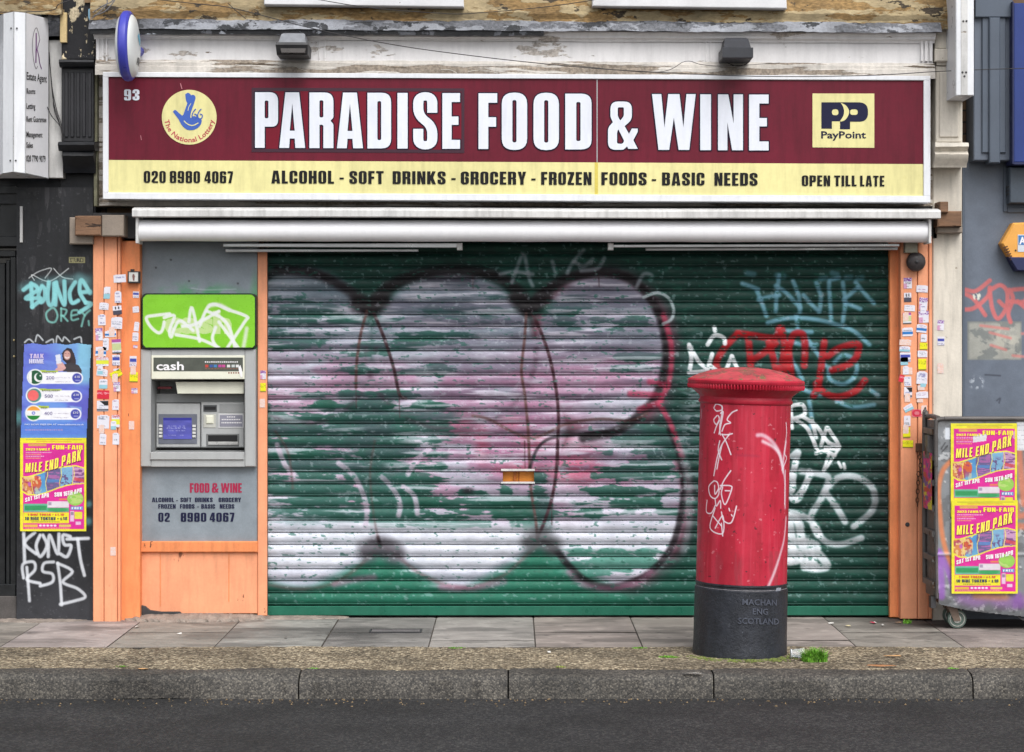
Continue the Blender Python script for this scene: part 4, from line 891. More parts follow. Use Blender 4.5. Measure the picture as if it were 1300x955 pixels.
# ================================================================== AWNING
aw = thing('awning', 'rolled white shop awning in its long cassette under the fascia sign', 'awning', W(675, 290, .3))
m = MB()
sec = [(262.5, .10), (262.5, .30), (265.5, .40), (268, .41), (275.5, .41), (276.5, .40), (276.5, .37), (270, .355), (268.5, .28), (268.5, .10)]
for (x0, x1) in ((168, 1194),): 
    xs = 60; vs = []; K = len(sec)
    for i in range(xs + 1):
        x = x0 + (x1 - x0) * i / xs
        for (py, d) in sec: vs.append(((x - HX) * S(.4), -d, W(0, py - 1 + 2.6 * (x - 168) / 1026 + .3 * math.sin(x * .01), .4)[2]))
    fs = [(i * K + k, i * K + (k + 1) % K, (i + 1) * K + (k + 1) % K, (i + 1) * K + k) for i in range(xs) for k in range(K)] + [tuple(range(K)), tuple(xs * K + k for k in range(K))]
    m.add(vs, fs)
m.build('cover_board', M['whitedirty'], aw)
m = MB(); r0 = .066; prof = [(r0 * math.cos(a), r0 * math.sin(a)) for a in [2 * math.pi * k / 28 for k in range(28)]]
for (x0, x1) in ((175, 1179),):
    vs = []; n = 80
    for i in range(n + 1):
        x = x0 + (x1 - x0) * i / n; zc = W(0, 292.8 + 1.6 * (x - 175) / 1004, .3)[2]
        for (a, b) in prof: vs.append(((x - HX) * S(.3), -.30 + a * (1 + .01 * math.sin(x * .09)), zc + b * (1 + .012 * math.sin(x * .05 + a * 30))))
    K = 28; fs = [(i * K + k, i * K + (k + 1) % K, (i + 1) * K + (k + 1) % K, (i + 1) * K + k) for i in range(n) for k in range(K)] + [tuple(range(K)), tuple(n * K + k for k in range(K))]
    m.add(vs, fs)
m.build('roll', mk('white_awning_fabric', (252, 252, 255), .5, .02, 5, .06, 20, dirt=.03), aw, smooth=True)
m = MB(); m.prism([(172, 272), (175.5, 272), (175.5, 309), (172, 309)], .2, .375, .003); m.build('end_bracket', M['whitedirty'], aw)
m = MB(); m.prism([(1179, 276), (1182.5, 276), (1182.5, 309), (1179, 309)], .2, .375, .003); m.build('end_bracket', M['whitedirty'], aw)
for (a, b) in (([(283, 309.5), (584, 308.6), (584, 312.4), (583, 314.5), (283, 313.2)], .25), ([(286, 316.2), (531, 316.4), (531, 319.4), (286, 320.0)], .17), ([(775, 311), (1130, 309.5), (1142, 309.5), (1142, 313), (776, 314.2)], .25), ([(820, 315.2), (1140, 313.6), (1140, 317.4), (820, 318.2)], .17)):
    m = MB(); m.prism(a, b - .05, b, .003); m.build('folding_arm', M['alu'], aw)
for x in (584, 776): 
    m = MB(); m.box(x - 4, 308.5, x + 3, 317.5, .2, .262, .004); m.build('arm_joint', M['whitedirty'], aw)
m = MB(); m.box(180, 262, 1186, 300, .05, .13, .002); m.build('mounting_bar', M['darkmetal'], aw)
m = MB(); m.box(1149, 307, 1165, 321, .1, .21, .004); m.build('bracket_foot', mk('khaki_metal', (150, 148, 132), .6), aw)

# ================================================================== CASH MACHINE
atm = thing('cash_machine', 'grey cash machine with small blue screen set in the wall below green sign', 'cash machine', W(252, 594, .06))
ZA = lambda x, y: (170 + x / 5.969, 440 + y / 5.969)
def abox(mb, x0, y0, x1, y1, d0, d1, c=.002): a = ZA(x0, y0); b = ZA(x1, y1); return mb.box(a[0], a[1], b[0], b[1], d0, d1, c)
# surround built as a ring of four bars round the recess
m = MB(); abox(m, 48, 22, 132, 912, .0, .10, .006); abox(m, 838, 22, 922, 912, .0, .10, .006); abox(m, 132, 22, 838, 70, .0, .0995, .002); abox(m, 132, 802, 838, 912, .0, .0995, .002)
m.build('surround', M['atm'], atm)
m = MB(); abox(m, 124, 802, 832, 858, .05, .112, .003); m.build('shelf_lip', M['atm'], atm)
m = MB(); abox(m, 132, 68, 838, 248, .0, .106, .003); m.build('header_frame', M['cream_pl'], atm)
m = MB(); abox(m, 148, 84, 826, 188, .1, .1075, .0006); m.build('header_panel', mk('smoky_green_grey', (84, 88, 80), .35, .12, 20, 0), atm)
a = ZA(170, 178); b = ZA(378, 178); write('lettering', 'cash', a[0], b[0], a[1], 10.6, .1082, M['wprint'], atm, heavy=False, bold=.02)
m = MB()
r = np.random.RandomState(3)
for i in range(16): abox(m, 538 + i * 16, 112 + (i % 3), 548 + i * 16, 122, .1, .1083, .0001)
m.build('small_print', M['wprint'], atm)
for i, (x, c) in enumerate(((540, (196, 70, 60)), (575, (60, 90, 160)), (605, (70, 130, 190)), (640, (190, 70, 150)), (668, (200, 80, 150)), (705, (226, 226, 220)), (740, (200, 206, 206)), (772, (226, 226, 226)))):
    m = MB(); abox(m, x, 138, x + 24, 158, .1, .1083, .0001); m.build('card_mark', mk('card_print', c, .4, 0, 9, 0), atm)
m = MB()
for i in range(5): abox(m, 715 + i * 18, 194, 725 + i * 18, 206, .1, .1063, .0001)
for i in range(11): abox(m, 540 + i * 23, 166, 556 + i * 23, 171, .1, .1083, .0001)
m.build('small_print', mk('dull_red_print', (150, 96, 80), .5), atm)
m = MB(); 
pts = [ZA(806, 140), ZA(818, 175), ZA(822, 230), ZA(812, 235), ZA(796, 190), ZA(792, 160)]; m.prism(pts, .10, .109, .0002); m.build('paint_drip', M['wprint'], atm)
# recess: top, sides, back, floor
m = MB()
def wquad(mb, p): mb.add(p, [(0, 1, 2, 3)])
A = ZA(132, 248); B = ZA(838, 802); dB = -.16
x0, z0 = W(A[0], A[1], .1)[0], W(A[0], A[1], .1)[2]; x1, z1 = W(B[0], B[1], .1)[0], W(B[0], B[1], .1)[2]
wquad(m, [(x0, -.1, z0), (x1, -.1, z0), (x1, -dB, z0 - .02), (x0, -dB, z0 - .02)]); wquad(m, [(x0, -.1, z0), (x0, -.1, z1), (x0 + .012, -dB, z1), (x0 + .012, -dB, z0)])
wquad(m, [(x1, -.1, z0), (x1, -.1, z1), (x1 - .004, -dB, z1), (x1 - .004, -dB, z0)]); wquad(m, [(x0, -.1, z1), (x1, -.1, z1), (x1, -dB, z1 + .01), (x0, -dB, z1 + .01)])
wquad(m, [(x0, -dB, z0), (x1, -dB, z0), (x1, -dB, z1), (x0, -dB, z1)])
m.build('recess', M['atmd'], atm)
m = MB(); a_, b_, c_, d_ = ZA(315, 268), ZA(836, 268), ZA(832, 358), ZA(330, 358); m.prism([a_, b_, c_, d_], -.05, .05, .002); m.build('light_diffuser', M['cream_pl'], atm)
m = MB(); abox(m, 178, 304, 284, 322, -.05, -.02, .001); m.build('red_label', mk('dark_red_print', (128, 44, 52), .5), atm)
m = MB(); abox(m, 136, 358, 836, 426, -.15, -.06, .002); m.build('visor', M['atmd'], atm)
m = MB(); abox(m, 168, 432, 502, 766, -.15, -.02, .006); m.build('screen_bezel', M['atm'], atm)
m = MB(); abox(m, 508, 422, 836, 766, -.15, -.015, .006); m.build('service_panel', M['atm'], atm)
m = MB(); abox(m, 186, 512, 478, 738, -.05, -.016, .001); m.build('screen_surround', mk('blue_grey_plastic', (106, 110, 122), .4), atm)
cvs = Cv(0, 0, 100, 70, 40, 28, (92, 94, 178)); n = fbm(cvs.X, cvs.Y, 30, 12, 9); cvs.C *= (.85 + .3 * n)[..., None]
cvs.rect(0, 0, 100, 8, (58, 60, 150)); 
for y in (28, 34, 42, 58): cvs.mix(((np.abs(cvs.Y - y) < 1.6) & (np.random.RandomState(y).rand(*cvs.X.shape) > .5) & (cvs.X < 80) & (cvs.X > 12)).astype(float), (170, 172, 220), .7)
sa, sb = ZA(222, 540), ZA(438, 702)
o = sheet('screen', cvs, lambda X, Y: ((sa[0] + X / 100 * (sb[0] - sa[0]) - HX) * S(-.01), np.full(X.shape, .0125), EYE - (sa[1] + Y / 70 * (sb[1] - sa[1]) - HY) * S(-.01)), mk('lcd_glass', rough=.15, var=.02, scale=5, bump=0, vcol=True), atm)
for i in range(4):
    for x in (188, 442):
        m = MB(); abox(m, x, 594 + i * 26, x + 26, 612 + i * 26, -.02, -.008, .002); m.build('soft_key', M['key'], atm)
m = MB(); abox(m, 526, 444, 628, 494, -.02, -.011, .001); m.build('card_slot_frame', M['atmk'], atm)
m = MB(); abox(m, 534, 456, 620, 480, -.02, -.0095, .001); m.build('card_slot', M['slot'], atm)
m = MB(); abox(m, 526, 512, 620, 616, -.02, -.011, .002); m.build('card_guide', mk('warm_grey_plastic', (194, 194, 186), .4), atm)
m = MB(); abox(m, 542, 522, 604, 588, -.02, -.002, .008); m.build('card_bezel', M['cream_pl'], atm)
m = MB(); abox(m, 640, 510, 832, 618, -.02, -.0115, .001); m.build('notice_frame', mk('silver_border', (206, 206, 208), .4), atm)
m = MB(); abox(m, 650, 520, 824, 608, -.02, -.0105, .001); m.build('notice', mk('lilac_grey_notice', (140, 140, 154), .5), atm)
m = MB()
for (y, a0, b0) in ((534, 706, 766), (554, 666, 808), (578, 664, 816)):
    x = a0
    while x < b0: abox(m, x, y - 4, x + 8, y + 4, -.02, -.0098, .0001); x += 13
m.build('small_print', M['wprint'], atm)
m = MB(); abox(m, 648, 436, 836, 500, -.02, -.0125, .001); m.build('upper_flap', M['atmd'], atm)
m = MB(); abox(m, 548, 662, 796, 756, -.02, -.010, .002); m.build('dispenser_frame', mk('dispenser_grey', (120, 122, 122), .4), atm)
m = MB(); abox(m, 562, 672, 784, 720, -.02, -.008, .001); m.build('dispenser_slot', M['slot'], atm)
m = MB(); abox(m, 560, 722, 790, 748, -.02, .0, .004); m.build('dispenser_lip', mk('steel_lip', (190, 190, 188), .3, metal=.3), atm)
# white spray over the top of the surround
cvw = None
# green sign over it
cs = thing('cash_sign', 'bright green cash sign scribbled over with white spray above the cash machine', 'sign', W(252, 443, .05))
m = MB(); m.prism(rnd([(179.5, 372.5), (325.5, 372.5), (325.5, 443), (179.5, 443)], 8, 6), .0, .118, .003); m.build('black_rim', M['greenrim'], cs)
cv = Cv(181.5, 374.2, 323.5, 441.2, 210, 100, (132, 204, 44)); cv.C *= (.95 + .1 * fbm(cv.X, cv.Y, 40, 20, 3))[..., None]
ZG = px_pos(150, 300, 3.675); WS = (226, 236, 214)
cv.sts(ZG([[(268, 372), (268, 440)]]), 1, WS, 0)
Wt = (222, 234, 204)
# the printed word under the spray
def cvt(cv, t, x0, x1, yb, h, col, a):
    g, w = text_plain(t, .05); k = (x1 - x0) / w
    for vs, fs in g:
        for f in fs:
            cv.poly([(x0 + vs[i][0] * k, yb - vs[i][1] * h) for i in f], col, a)
cvt(cv, 'cash', 208, 294, 422, 26, (196, 222, 150), .95)
cv.sts(ZG([[(240, 362), (170, 370), (132, 380), (150, 420), (185, 450), (205, 440), (215, 400)], [(215, 380), (262, 372), (240, 440), (248, 470), (262, 430), (290, 395), (350, 440)], [(270, 460), (380, 480), (470, 520)], [(380, 490), (345, 335), (330, 400)], [(380, 420), (430, 320), (520, 345), (600, 375), (590, 400), (510, 520)], [(415, 350), (480, 380), (520, 430), (545, 520)], [(300, 420), (360, 410), (470, 350)], [(455, 425), (440, 480), (470, 530)], [(470, 400), (560, 520)]]), 4.2, (234, 238, 238), .93, 2)
cv.sts(ZG([[(600, 430), (590, 490), (580, 540)], [(425, 325), (470, 320), (520, 345)]]), 5, (226, 232, 226), .8, 4)
def rr_skip(X, Y):
    x = np.minimum(X - 181.5, 323.5 - X); y = np.minimum(Y - 374.2, 441.2 - Y); return (x < 7) & (y < 7) & (np.hypot(7 - x, 7 - y) > 7.4)
sheet('sign_face', cv, flat(.121), M['vplas'], cs, skip=rr_skip)

# ================================================================== SMALL FITTINGS
def floodlight(cx, top, light, label):
    t = thing('floodlight', label, 'floodlight', W(cx, top + 15, .3), 'floodlights over the fascia sign')
    hm = mk('aged_grey_housing', (136, 139, 144), .5, .15, 20, .1) if light else mk('black_housing', (52, 54, 60), .5, .15, 20, .15)
    s = S(.5)
    x0, _, z0 = W(cx, top, .5)
    def ring(hw, dep0, dep1, z): return [(x0 - hw, -dep0, z), (x0 + hw, -dep0, z), (x0 + hw, -dep1, z), (x0 - hw, -dep1, z)]
    m = MB(); vs = ring(.060, .36, .46, z0) + ring(.072, .34, .50, z0 - .012) + ring(.083, .33, .56, z0 - .075)
    fs = [(0, 1, 2, 3)] + [(k * 4 + i, k * 4 + (i + 1) % 4, (k + 1) * 4 + (i + 1) % 4, (k + 1) * 4 + i) for k in range(2) for i in range(4)] + [(8, 9, 10, 11)]
    m.add(vs, fs); m.build('housing', hm, t)
    if light:
        m = MB(); vs = ring(.094, .33, .58, z0 - .072) + ring(.098, .33, .585, z0 - .088) + ring(.094, .33, .55, z0 - .145)
        m.add(vs, fs); m.build('glass_frame', M['darkmetal'], t)
        m = MB(); m.prism([(cx - 16, top + 20.5), (cx + 16, top + 20.5), (cx + 15, top + 26), (cx - 15, top + 26)], .5, .588, .001); m.build('lens', mk('dusty_lens', (92, 88, 86), .3), t)
    else:
        m = MB(); vs = ring(.094, .33, .575, z0 - .075) + ring(.094, .33, .575, z0 - .135) + ring(.088, .33, .56, z0 - .14); m.add(vs, fs)
        m.v = m.v[:]; m.build('glass_frame', hm, t)
    m = MB(); m.tube([(x0, -.26, z0 - .1), (x0, -.34, z0 - .06)], .012, 10); m.build('bracket', M['darkmetal'], t)
    return t
floodlight(372, 41, True, 'pale grey floodlight with black glass frame above the first word of the sign')
floodlight(935, 47, False, 'all black floodlight above the right half of the sign')
# looping flex of the floodlights
def wire(name, pts, r, mat, label, d=None):
    m = MB(); P = [W(x, y, dd) for x, y, dd in pts]; m.tube(catmull(P, 6), r, 6); o = m.build(name, mat, None, True); tag(o, label, 'cable'); return o
wire('cable', [(362, 72, .36), (369, 80, .35), (380, 87, .34), (392, 91, .335)], .0018, M['cablew'], 'white flex looping down beneath the pale grey floodlight')
wire('cable', [(916, 75, .4), (928, 82, .36), (940, 84, .36), (952, 78, .38), (948, 74, .4)], .0022, M['cable'], 'black flex looped beneath the all black floodlight')
wire('cable', [(560, 88.5, .34), (572, 89, .345), (580, 93, .345)], .002, M['cablew'], 'short white wire end lying on the sign top above its middle, left one')
wire('cable', [(594, 91, .345), (612, 89, .35), (632, 93, .35)], .002, M['cablew'], 'white wire end arching on the sign top above its middle, right one')
wire('cable', [(-40, 16, .5), (60, 14, .5), (78, 4, .5), (130, -6, .4), (250, 5, .48), (300, 11.5, .49), (400, 37, .49), (500, 57, .49), (600, 71, .49), (700, 82, .49), (800, 90, .48), (960, 97, .46), (1100, 96, .46), (1188, 91, .46), (1260, 88, .45), (1340, 86, .45)], .0028, M['cable'], 'long thin black cable sagging across the whole frieze')
wire('cable', [(395, -2, .47), (470, 10, .46), (560, 17, .46), (600, 17, .46), (700, 8, .46), (790, -6, .46)], .0025, M['cable'], 'short black cable crossing the yellow stone band at top centre')
wire('cable', [(289, 4, .47), (300, 14, .47), (312, 24, .47)], .0025, M['cable'], 'short black cable drooping over stone band left of the pale grey floodlight')
wire('cable', [(700, 80, .37), (830, 92, .36), (870, 78, .37), (890, 82, .36), (920, 84, .36), (990, 80, .36)], .002, M['cable'], 'thin wavy black wire along the lower moulding by the all black floodlight')

# blue rimmed oval sign, seen almost edge on
t = thing('projecting_sign', 'round purple-blue rimmed sign jutting out above the left end of shop sign', 'sign', W(150, 60, .30))
c = W(160, 57, .62); cxx = c[0]; R0 = .205
m = MB(); m.lathe([(R0 * .86, -.030), (R0 * .97, -.029), (R0 * 1.03, -.018), (R0 * 1.045, 0), (R0 * 1.03, .018), (R0 * .97, .029), (R0 * .86, .030)], 64, (cxx, -.56, c[2]), 'x'); m.build('rim', M['indigo'], t, True)
m = MB(); m.lathe([(R0 * .93, .030), (R0 * .86, .045), (R0 * .6, .058), (R0 * .3, .064), (.002, .066)], 64, (cxx, -.56, c[2]), 'x'); m.build('face', mk('white_acrylic', (232, 236, 236), .3, .04, 9, 0), t, True)
m = MB(); m.lathe([(R0 * .93, -.030), (R0 * .86, -.045), (R0 * .6, -.058), (R0 * .3, -.064), (.002, -.066)], 64, (cxx, -.56, c[2]), 'x'); m.build('face', mk('white_acrylic_back', (232, 236, 236), .3, .04, 9, 0), t, True)
# marks on the visible face
m = MB(); xs = cxx + .0665
fx = lambda y, z: (cxx + .030 + .0385 * math.sqrt(max(0, 1 - ((y + .56) ** 2 + (z - c[2]) ** 2) / (R0 * .95) ** 2)), y, z)
m.add([fx(-.56 + a, c[2] + b) for a, b in ((-.03, .06), (.03, .085), (.07, .05), (.05, .0), (.0, .03))], [(0, 1, 2, 3, 4)]); m.build('emblem', mk('cyan_print', (120, 190, 216), .4), t)
mb = MB(); write('', 'ATM', -.05, .05, 0, .045, 0, None, None, heavy=False, bold=.03, mb=mb, pos=lambda px, py: fx(-.55 + px, c[2] - .115 - py)); mb.build('lettering', M['cable'], t)
m = MB(); m.tube([(cxx + .03, -.28, c[2]), (cxx + .02, -.40, c[2])], .03, 12); m.box(169, 45, 175, 82, .26, .30, .003); m.build('bracket', M['indigo'], t)

# bell push box on the left pilaster
t = thing('doorbell_box', 'small square entry box with drawn figure on the left orange pilaster', 'doorbell', W(170, 358, .13))
m = MB(); m.box(162, 344.5, 176.5, 359.5, .12, .175, .003); m.build('box', M['darkmetal'], t)
m = MB(); m.box(163.5, 346, 175.2, 357.6, .17, .178, .001); m.build('face_plate', mk('white_plate', (214, 216, 212), .4), t)
m = MB(); m.prism([(168.3, 348.5), (170, 347.8), (171.2, 350.5), (170.6, 356.5), (168.8, 356.5), (167.9, 351)], .175, .1795, .0003); m.build('figure', mk('brown_print', (128, 92, 88), .5), t)
m = MB(); m.box(165.5, 341.8, 169.5, 344.5, .13, .165, .002); m.build('cable_gland', M['darkmetal'], t)
# round bell
t = thing('alarm_bell', 'round dark bell on the right orange pilaster under the awning end', 'bell', W(1163, 333, .15))
c = W(1163, 332.5, .19)
m = MB(); m.lathe([(.055, -.03), (.0605, -.015), (.0605, .0), (.058, .012), (.05, .022), (.035, .03), (.018, .034), (.002, .035)], 40, c, 'y'); m.build('gong', mk('dark_bell_metal', (62, 56, 56), .4, .15, 20, .1), t, True)
m = MB(); m.lathe([(.010, .030), (.010, .042), (.004, .045)], 16, c, 'y'); m.build('bolt', M['darkmetal'], t, True)

# chain with padlock
t = thing('door_chain', 'rusty chain hanging from a hasp on the right pilaster beside the bin', 'chain', W(1170, 570, .16))
m = MB(); m.box(1163, 563, 1176, 574, .14, .17, .003); m.build('hasp', M['rust'], t)
def linkring(c, rot, r=.017, h=.010):
    pts = []
    for k in range(13):
        a = 2 * math.pi * k / 12; y = math.cos(a) * h; z = math.sin(a) * r; pts.append((c[0] + y * math.cos(rot), c[1] + y * math.sin(rot), c[2] + z))
    return pts
path = [(1167, 575), (1167.5, 580), (1168, 585.5), (1168.5, 591), (1168, 596.5), (1166, 602), (1165.5, 607.5), (1165.6, 613), (1165.3, 618.5), (1165, 624), (1165, 629.5), (1164.6, 635), (1164.6, 640)]
for i, (x, y) in enumerate(path):
    m = MB(); m.tube(linkring(W(x, y, .185), .2 if i % 2 else 1.5), .0032, 6, False); m.build('chain_link', M['rust'], t)
for i, (x, y) in enumerate(((1169, 600), (1171, 605), (1173, 610), (1176, 614), (1179, 617))):
    m = MB(); m.tube(linkring(W(x, y, .185), .4 if i % 2 else 1.4), .0032, 6, False); m.build('chain_link', M['rust'], t)
m = MB(); m.lathe([(.013, -.004), (.014, .0), (.011, .005), (.004, .006)], 14, W(1152, 666, .152), 'y'); o = m.build('socket_hole', M['darkmetal'], None, True)
tag(o, 'small dark round vent cap low on the right orange pilaster', 'vent cap')

# ================================================================== LEFT NEIGHBOUR
lb = thing('neighbour_shop_black', 'black painted shop front with peeling pilaster at the left edge', 'shop', (-4.2, .3, 0))
m = MB(); m.wbox(-8, (118 - HX) * S(0) - .002, .05, 6, 0, 7.5); m.build('wall', M['brick'], lb)
cv = Cv(21, 238, 118, 793, 150, 640, (28, 29, 33)); X, Y = cv.X, cv.Y
n1 = fbm(X, Y, 8, 60, 5, 5); cv.C *= (.7 + .6 * n1)[..., None]
cv.mix(sst(.66, .69, fbm(X, Y, 7, 22, 15, 5)) * (1 - sst(480, 560, Y)), (84, 82, 84), .35)
cv.mix(sst(.60, .64, fbm(X, Y, 6, 50, 19, 4)) * cv.em(60, 320, 14, 70, 20), (110, 106, 108), .7)
cv.mix(sst(690, 792, Y), (64, 65, 70), .75); cv.mix(sst(.76, .78, fbm(X, Y, 4, 3, 25, 3)), (120, 120, 125), .3)
ZB = px_pos(0, 300, 3.672); CY = (140, 212, 216)
cv.sts(ZB([[(135, 195), (180, 165), (240, 150), (210, 195)], [(160, 205), (150, 180), (230, 210), (320, 150)], [(250, 150), (290, 190), (340, 200)]]), 1.2, (210, 214, 214), .85, .8)
cv.sts(ZB([[(110, 250), (150, 225), (175, 250), (120, 290), (190, 290), (150, 330)], [(145, 220), (150, 330)], [(196, 232), (180, 270), (190, 308), (208, 288), (209, 248), (196, 232)], [(228, 215), (222, 290), (234, 322), (250, 300), (252, 220)], [(262, 215), (258, 320)], [(262, 225), (300, 320), (300, 210)], [(350, 215), (325, 260), (335, 310), (365, 300)], [(420, 265), (380, 205), (372, 260), (400, 310)], [(378, 262), (420, 258)], [(400, 310), (425, 318), (370, 355)]]), 5.4, CY, .95, 2.4)
cv.sts(ZB([[(105, 240), (200, 215), (300, 205), (420, 200)], [(370, 190), (425, 250)]]), 12, CY, .34, 11)
cv.sts(ZB([[(240, 335), (215, 360), (225, 395), (255, 400), (268, 370), (255, 338), (240, 335)], [(285, 335), (285, 395)], [(285, 338), (310, 345), (300, 370), (285, 370)], [(292, 370), (315, 395)], [(360, 345), (335, 350), (335, 390), (365, 385)], [(335, 370), (360, 365)], [(375, 345), (395, 370)], [(420, 345), (395, 370), (380, 420)], [(413, 395), (415, 415)]]), 2.6, (128, 200, 190), .8, 1.5)
cv.sts(ZB([[(115, 495), (135, 480), (155, 495)], [(165, 490), (175, 460), (200, 485)], [(215, 495), (245, 480), (250, 495)], [(262, 495), (268, 465), (290, 490), (300, 470), (325, 492)], [(345, 480), (375, 470), (380, 495)]]), 2, (214, 220, 224), .8, 1)
cv.rect(87.5, 326.5, 108, 334, (176, 170, 120), .9); cvt(cv, 'STURDI', 88.5, 107, 333, 5.4, (50, 48, 40), .8)
for (x, y, r_) in ((24, 530, 9), (113, 640, 4), (112, 662, 5)): cv.ell(x, y, r_, r_, (110, 196, 200), .55, r_ * .8)
ZK = px_pos(0, 540, 2.939); WW = (218, 222, 228)
cv.sts(ZK([[(88, 395), (92, 510)], [(130, 400), (92, 440), (135, 480)], [(150, 410), (135, 450), (150, 490), (175, 450), (160, 410)], [(180, 490), (185, 410), (215, 480), (220, 405)], [(262, 415), (235, 410), (240, 445), (265, 450), (250, 490), (225, 480)], [(250, 425), (330, 422)], [(290, 425), (300, 500), (315, 560)]]), 4.4, WW, .92, 2.4)
cv.sts(ZK([[(100, 530), (105, 590), (110, 655)], [(88, 570), (85, 520), (125, 510), (130, 540), (100, 575), (150, 590)], [(200, 510), (165, 515), (160, 545), (195, 555), (195, 585), (150, 600)], [(215, 515), (225, 590), (230, 670)], [(215, 515), (270, 545), (235, 585), (290, 610), (318, 640), (280, 655), (225, 668)]]), 4.0, WW, .9, 2.4)
sheet('pilaster_face', cv, flat(.145), M['vwall'], lb)
m = MB(); m.box(21, 238, 118, 793, -.05, .143, .001); m.build('pilaster', M['black'], lb)
# capital with fluted panel and console
m = MB(); m.box(78, -70, 121, 76, -.05, .26, .006); m.build('capital_block', M['blackpeel'], lb)
m = MB(); m.box(76, 16, 84.5, 54, .1, .285, .003); m.build('stone_end', mk('bare_sandstone', (214, 190, 140), .9, .15, 12, .5), lb)
m = MB(); m.extr(77, 121, [(76, 0), (76, .30), (79, .305), (84, .29), (86, .27), (86, 0)], 8, .2, 0, 2); m.build('capital_moulding', M['black'], lb, True); m = MB(); m.extr(76, 122, [(180, 0), (180, .30), (184, .315), (188, .30), (192, .28), (192, 0)], 8, .2, 0, 3); m.extr(80, 120, [(192, 0), (192, .27), (198, .285), (205, .26), (212, .235), (220, .22), (220, 0)], 8, .2, 0, 4); m.build('capital_moulding', M['black'], lb, True)
m = MB(); m.box(78, 86, 119, 180, .0, .24, .004)
for i in range(5): m.box(82 + i * 7.4, 92, 86.4 + i * 7.4, 174, .2, .252, .003)
m.build('fluted_panel', mk('chipped_black', (40, 40, 44), .45, .3, 6, .3, 30, peel=((190, 186, 180), 12, .71, (1.5, 1, .5))), lb)
m = MB(); m.box(76, 220, 122, 300, -.05, .12, .004); m.build('capital_neck', M['black'], lb)
m = MB(); m.box(119, 66, 123.5, 262, -.02, .2, .003); m.build('end_trim', mk('mossy_timber', (128, 126, 104), .9, .25, 15, .4), lb)
# fascia and window beyond the pilaster
m = MB(); m.wbox(-8, (80 - HX) * S(.1), -.10, .05, 2.62, 3.84); m.build('fascia', M['black'], lb)
m = MB(); m.extr(-150, 82, [(12, .0), (12, .34), (16, .36), (18, .36), (18, .0)], 40, .6, 0, 12); m.extr(-150, 80, [(-6, .0), (-6, .30), (8, .32), (12, .33), (12, .0)], 40, .8, 0, 13); m.build('stone_band', M['stone'], lb)
m = MB(); m.extr(-150, 80, [(18, .0), (18, .27), (30, .28), (46, .24), (46, .0)], 30, .5, 0, 14); m.build('frieze', M['lead'], lb)
m = MB(); m.wbox(-8, (21 - HX) * S(.1), .02, .05, 0, 2.62); m.build('shop_glass', M['glass'], lb)
m = MB()
m.box(-300, 236, 22, 246, .0, .12, .003); m.box(0, 246, 24, 306, .0, .075, .003); m.box(-300, 300, 24, 313, .0, .13, .004); m.box(-300, 318, 20, 326, .0, .10, .004)
m.box(13, 326, 20.5, 757, .0, .11, .004); m.box(7.5, 330, 12.6, 745, .0, .085, .004); m.box(-6, 334, 6.5, 742, .0, .05, .003); m.box(-300, 742, 20, 757, .0, .12, .004)
m.build('door_frame', mk('satin_black', (24, 26, 28), .4, .2, 6, .1, 40), lb)
m = MB(); m.box(-300, 757, 21, 786, .0, .13, .003); m.build('plinth', mk('grimy_concrete', (84, 80, 78), .9, .25, 8, .5), lb)
m = MB(); m.box(25, 262, 28.5, 308, .1, .16, .002); m.build('pale_edge', M['whitedirty'], lb)
for y in (432, 452.5):
    m = MB(); m.lathe([(.006, 0), (.007, .006), (.003, .01)], 12, W(18, y, .112), 'y'); m.build('brass_screw', mk('brass', (214, 196, 150), .3, metal=.7), lb, True)

# estate agent light box
t = thing('estate_agent_sign', 'white projecting light box of an estate agent at top left', 'sign', W(50, 225, .2))
def hexa(mb, pts, dep):  # general quad list
    mb.add(pts, dep)
def SP(x, y, d): return W(x, y, d)
A1, A2 = SP(32.5, 16.5, .62), SP(32, 220, .62); B1, B2 = SP(61.5, 24, .27), SP(61.5, 226.5, .27)
C1, C2 = SP(17.5, 15, .66), SP(17, 218, .66); D1, D2 = SP(4.5, 17.5, .62), SP(3.5, 220, .62); E1, E2 = SP(-8, 24, .27), SP(-8, 226.5, .27)
m = MB(); m.add([A1, A2, B2, B1], [(0, 1, 2, 3)]); m.build('text_face', mk('white_acrylic_panel', (246, 246, 250), .3, .04, 5, 0), t)
m = MB(); m.add([C1, C2, A2, A1, D1, D2], [(0, 1, 2, 3), (4, 5, 1, 0)]); m.add([D1, D2, E2, E1], [(0, 1, 2, 3)]); m.add([E1, D1, C1, A1, B1], [(0, 1, 2, 3, 4)])
Cb = SP(24, 227, .42); m.add([E2, D2, C2, A2, B2], [(0, 1, 2, 3, 4)]); m.build('casing', M['white'], t)
m = MB()
for (a, b) in ((A1, A2), (C1, C2)): m.tube([a, b], .0035, 6)
m.tube([C2, A2, B2], .004, 6); m.build('edge_trim', M['alu'], t)
m = MB(); 
for (x, y) in ((14, 36), (21.5, 36), (13, 204), (20, 204)): m.lathe([(.006, 0), (.004, .004)], 8, SP(x, y, .655), 'y')
m.build('rivets', M['darkmetal'], t)
def face(u, v, off=.002):  # u 0..1 from front edge to wall, v px height
    fx_ = 32.5 + 29 * u; d = .62 - .35 * u; p = SP(fx_, v, d); return (p[0] + off, p[1] - off * .2, p[2])
def fpos(px, py): u = (px - 32.5) / 29.0; p = face(max(0, min(1, u)), py); return p
mb = MB()
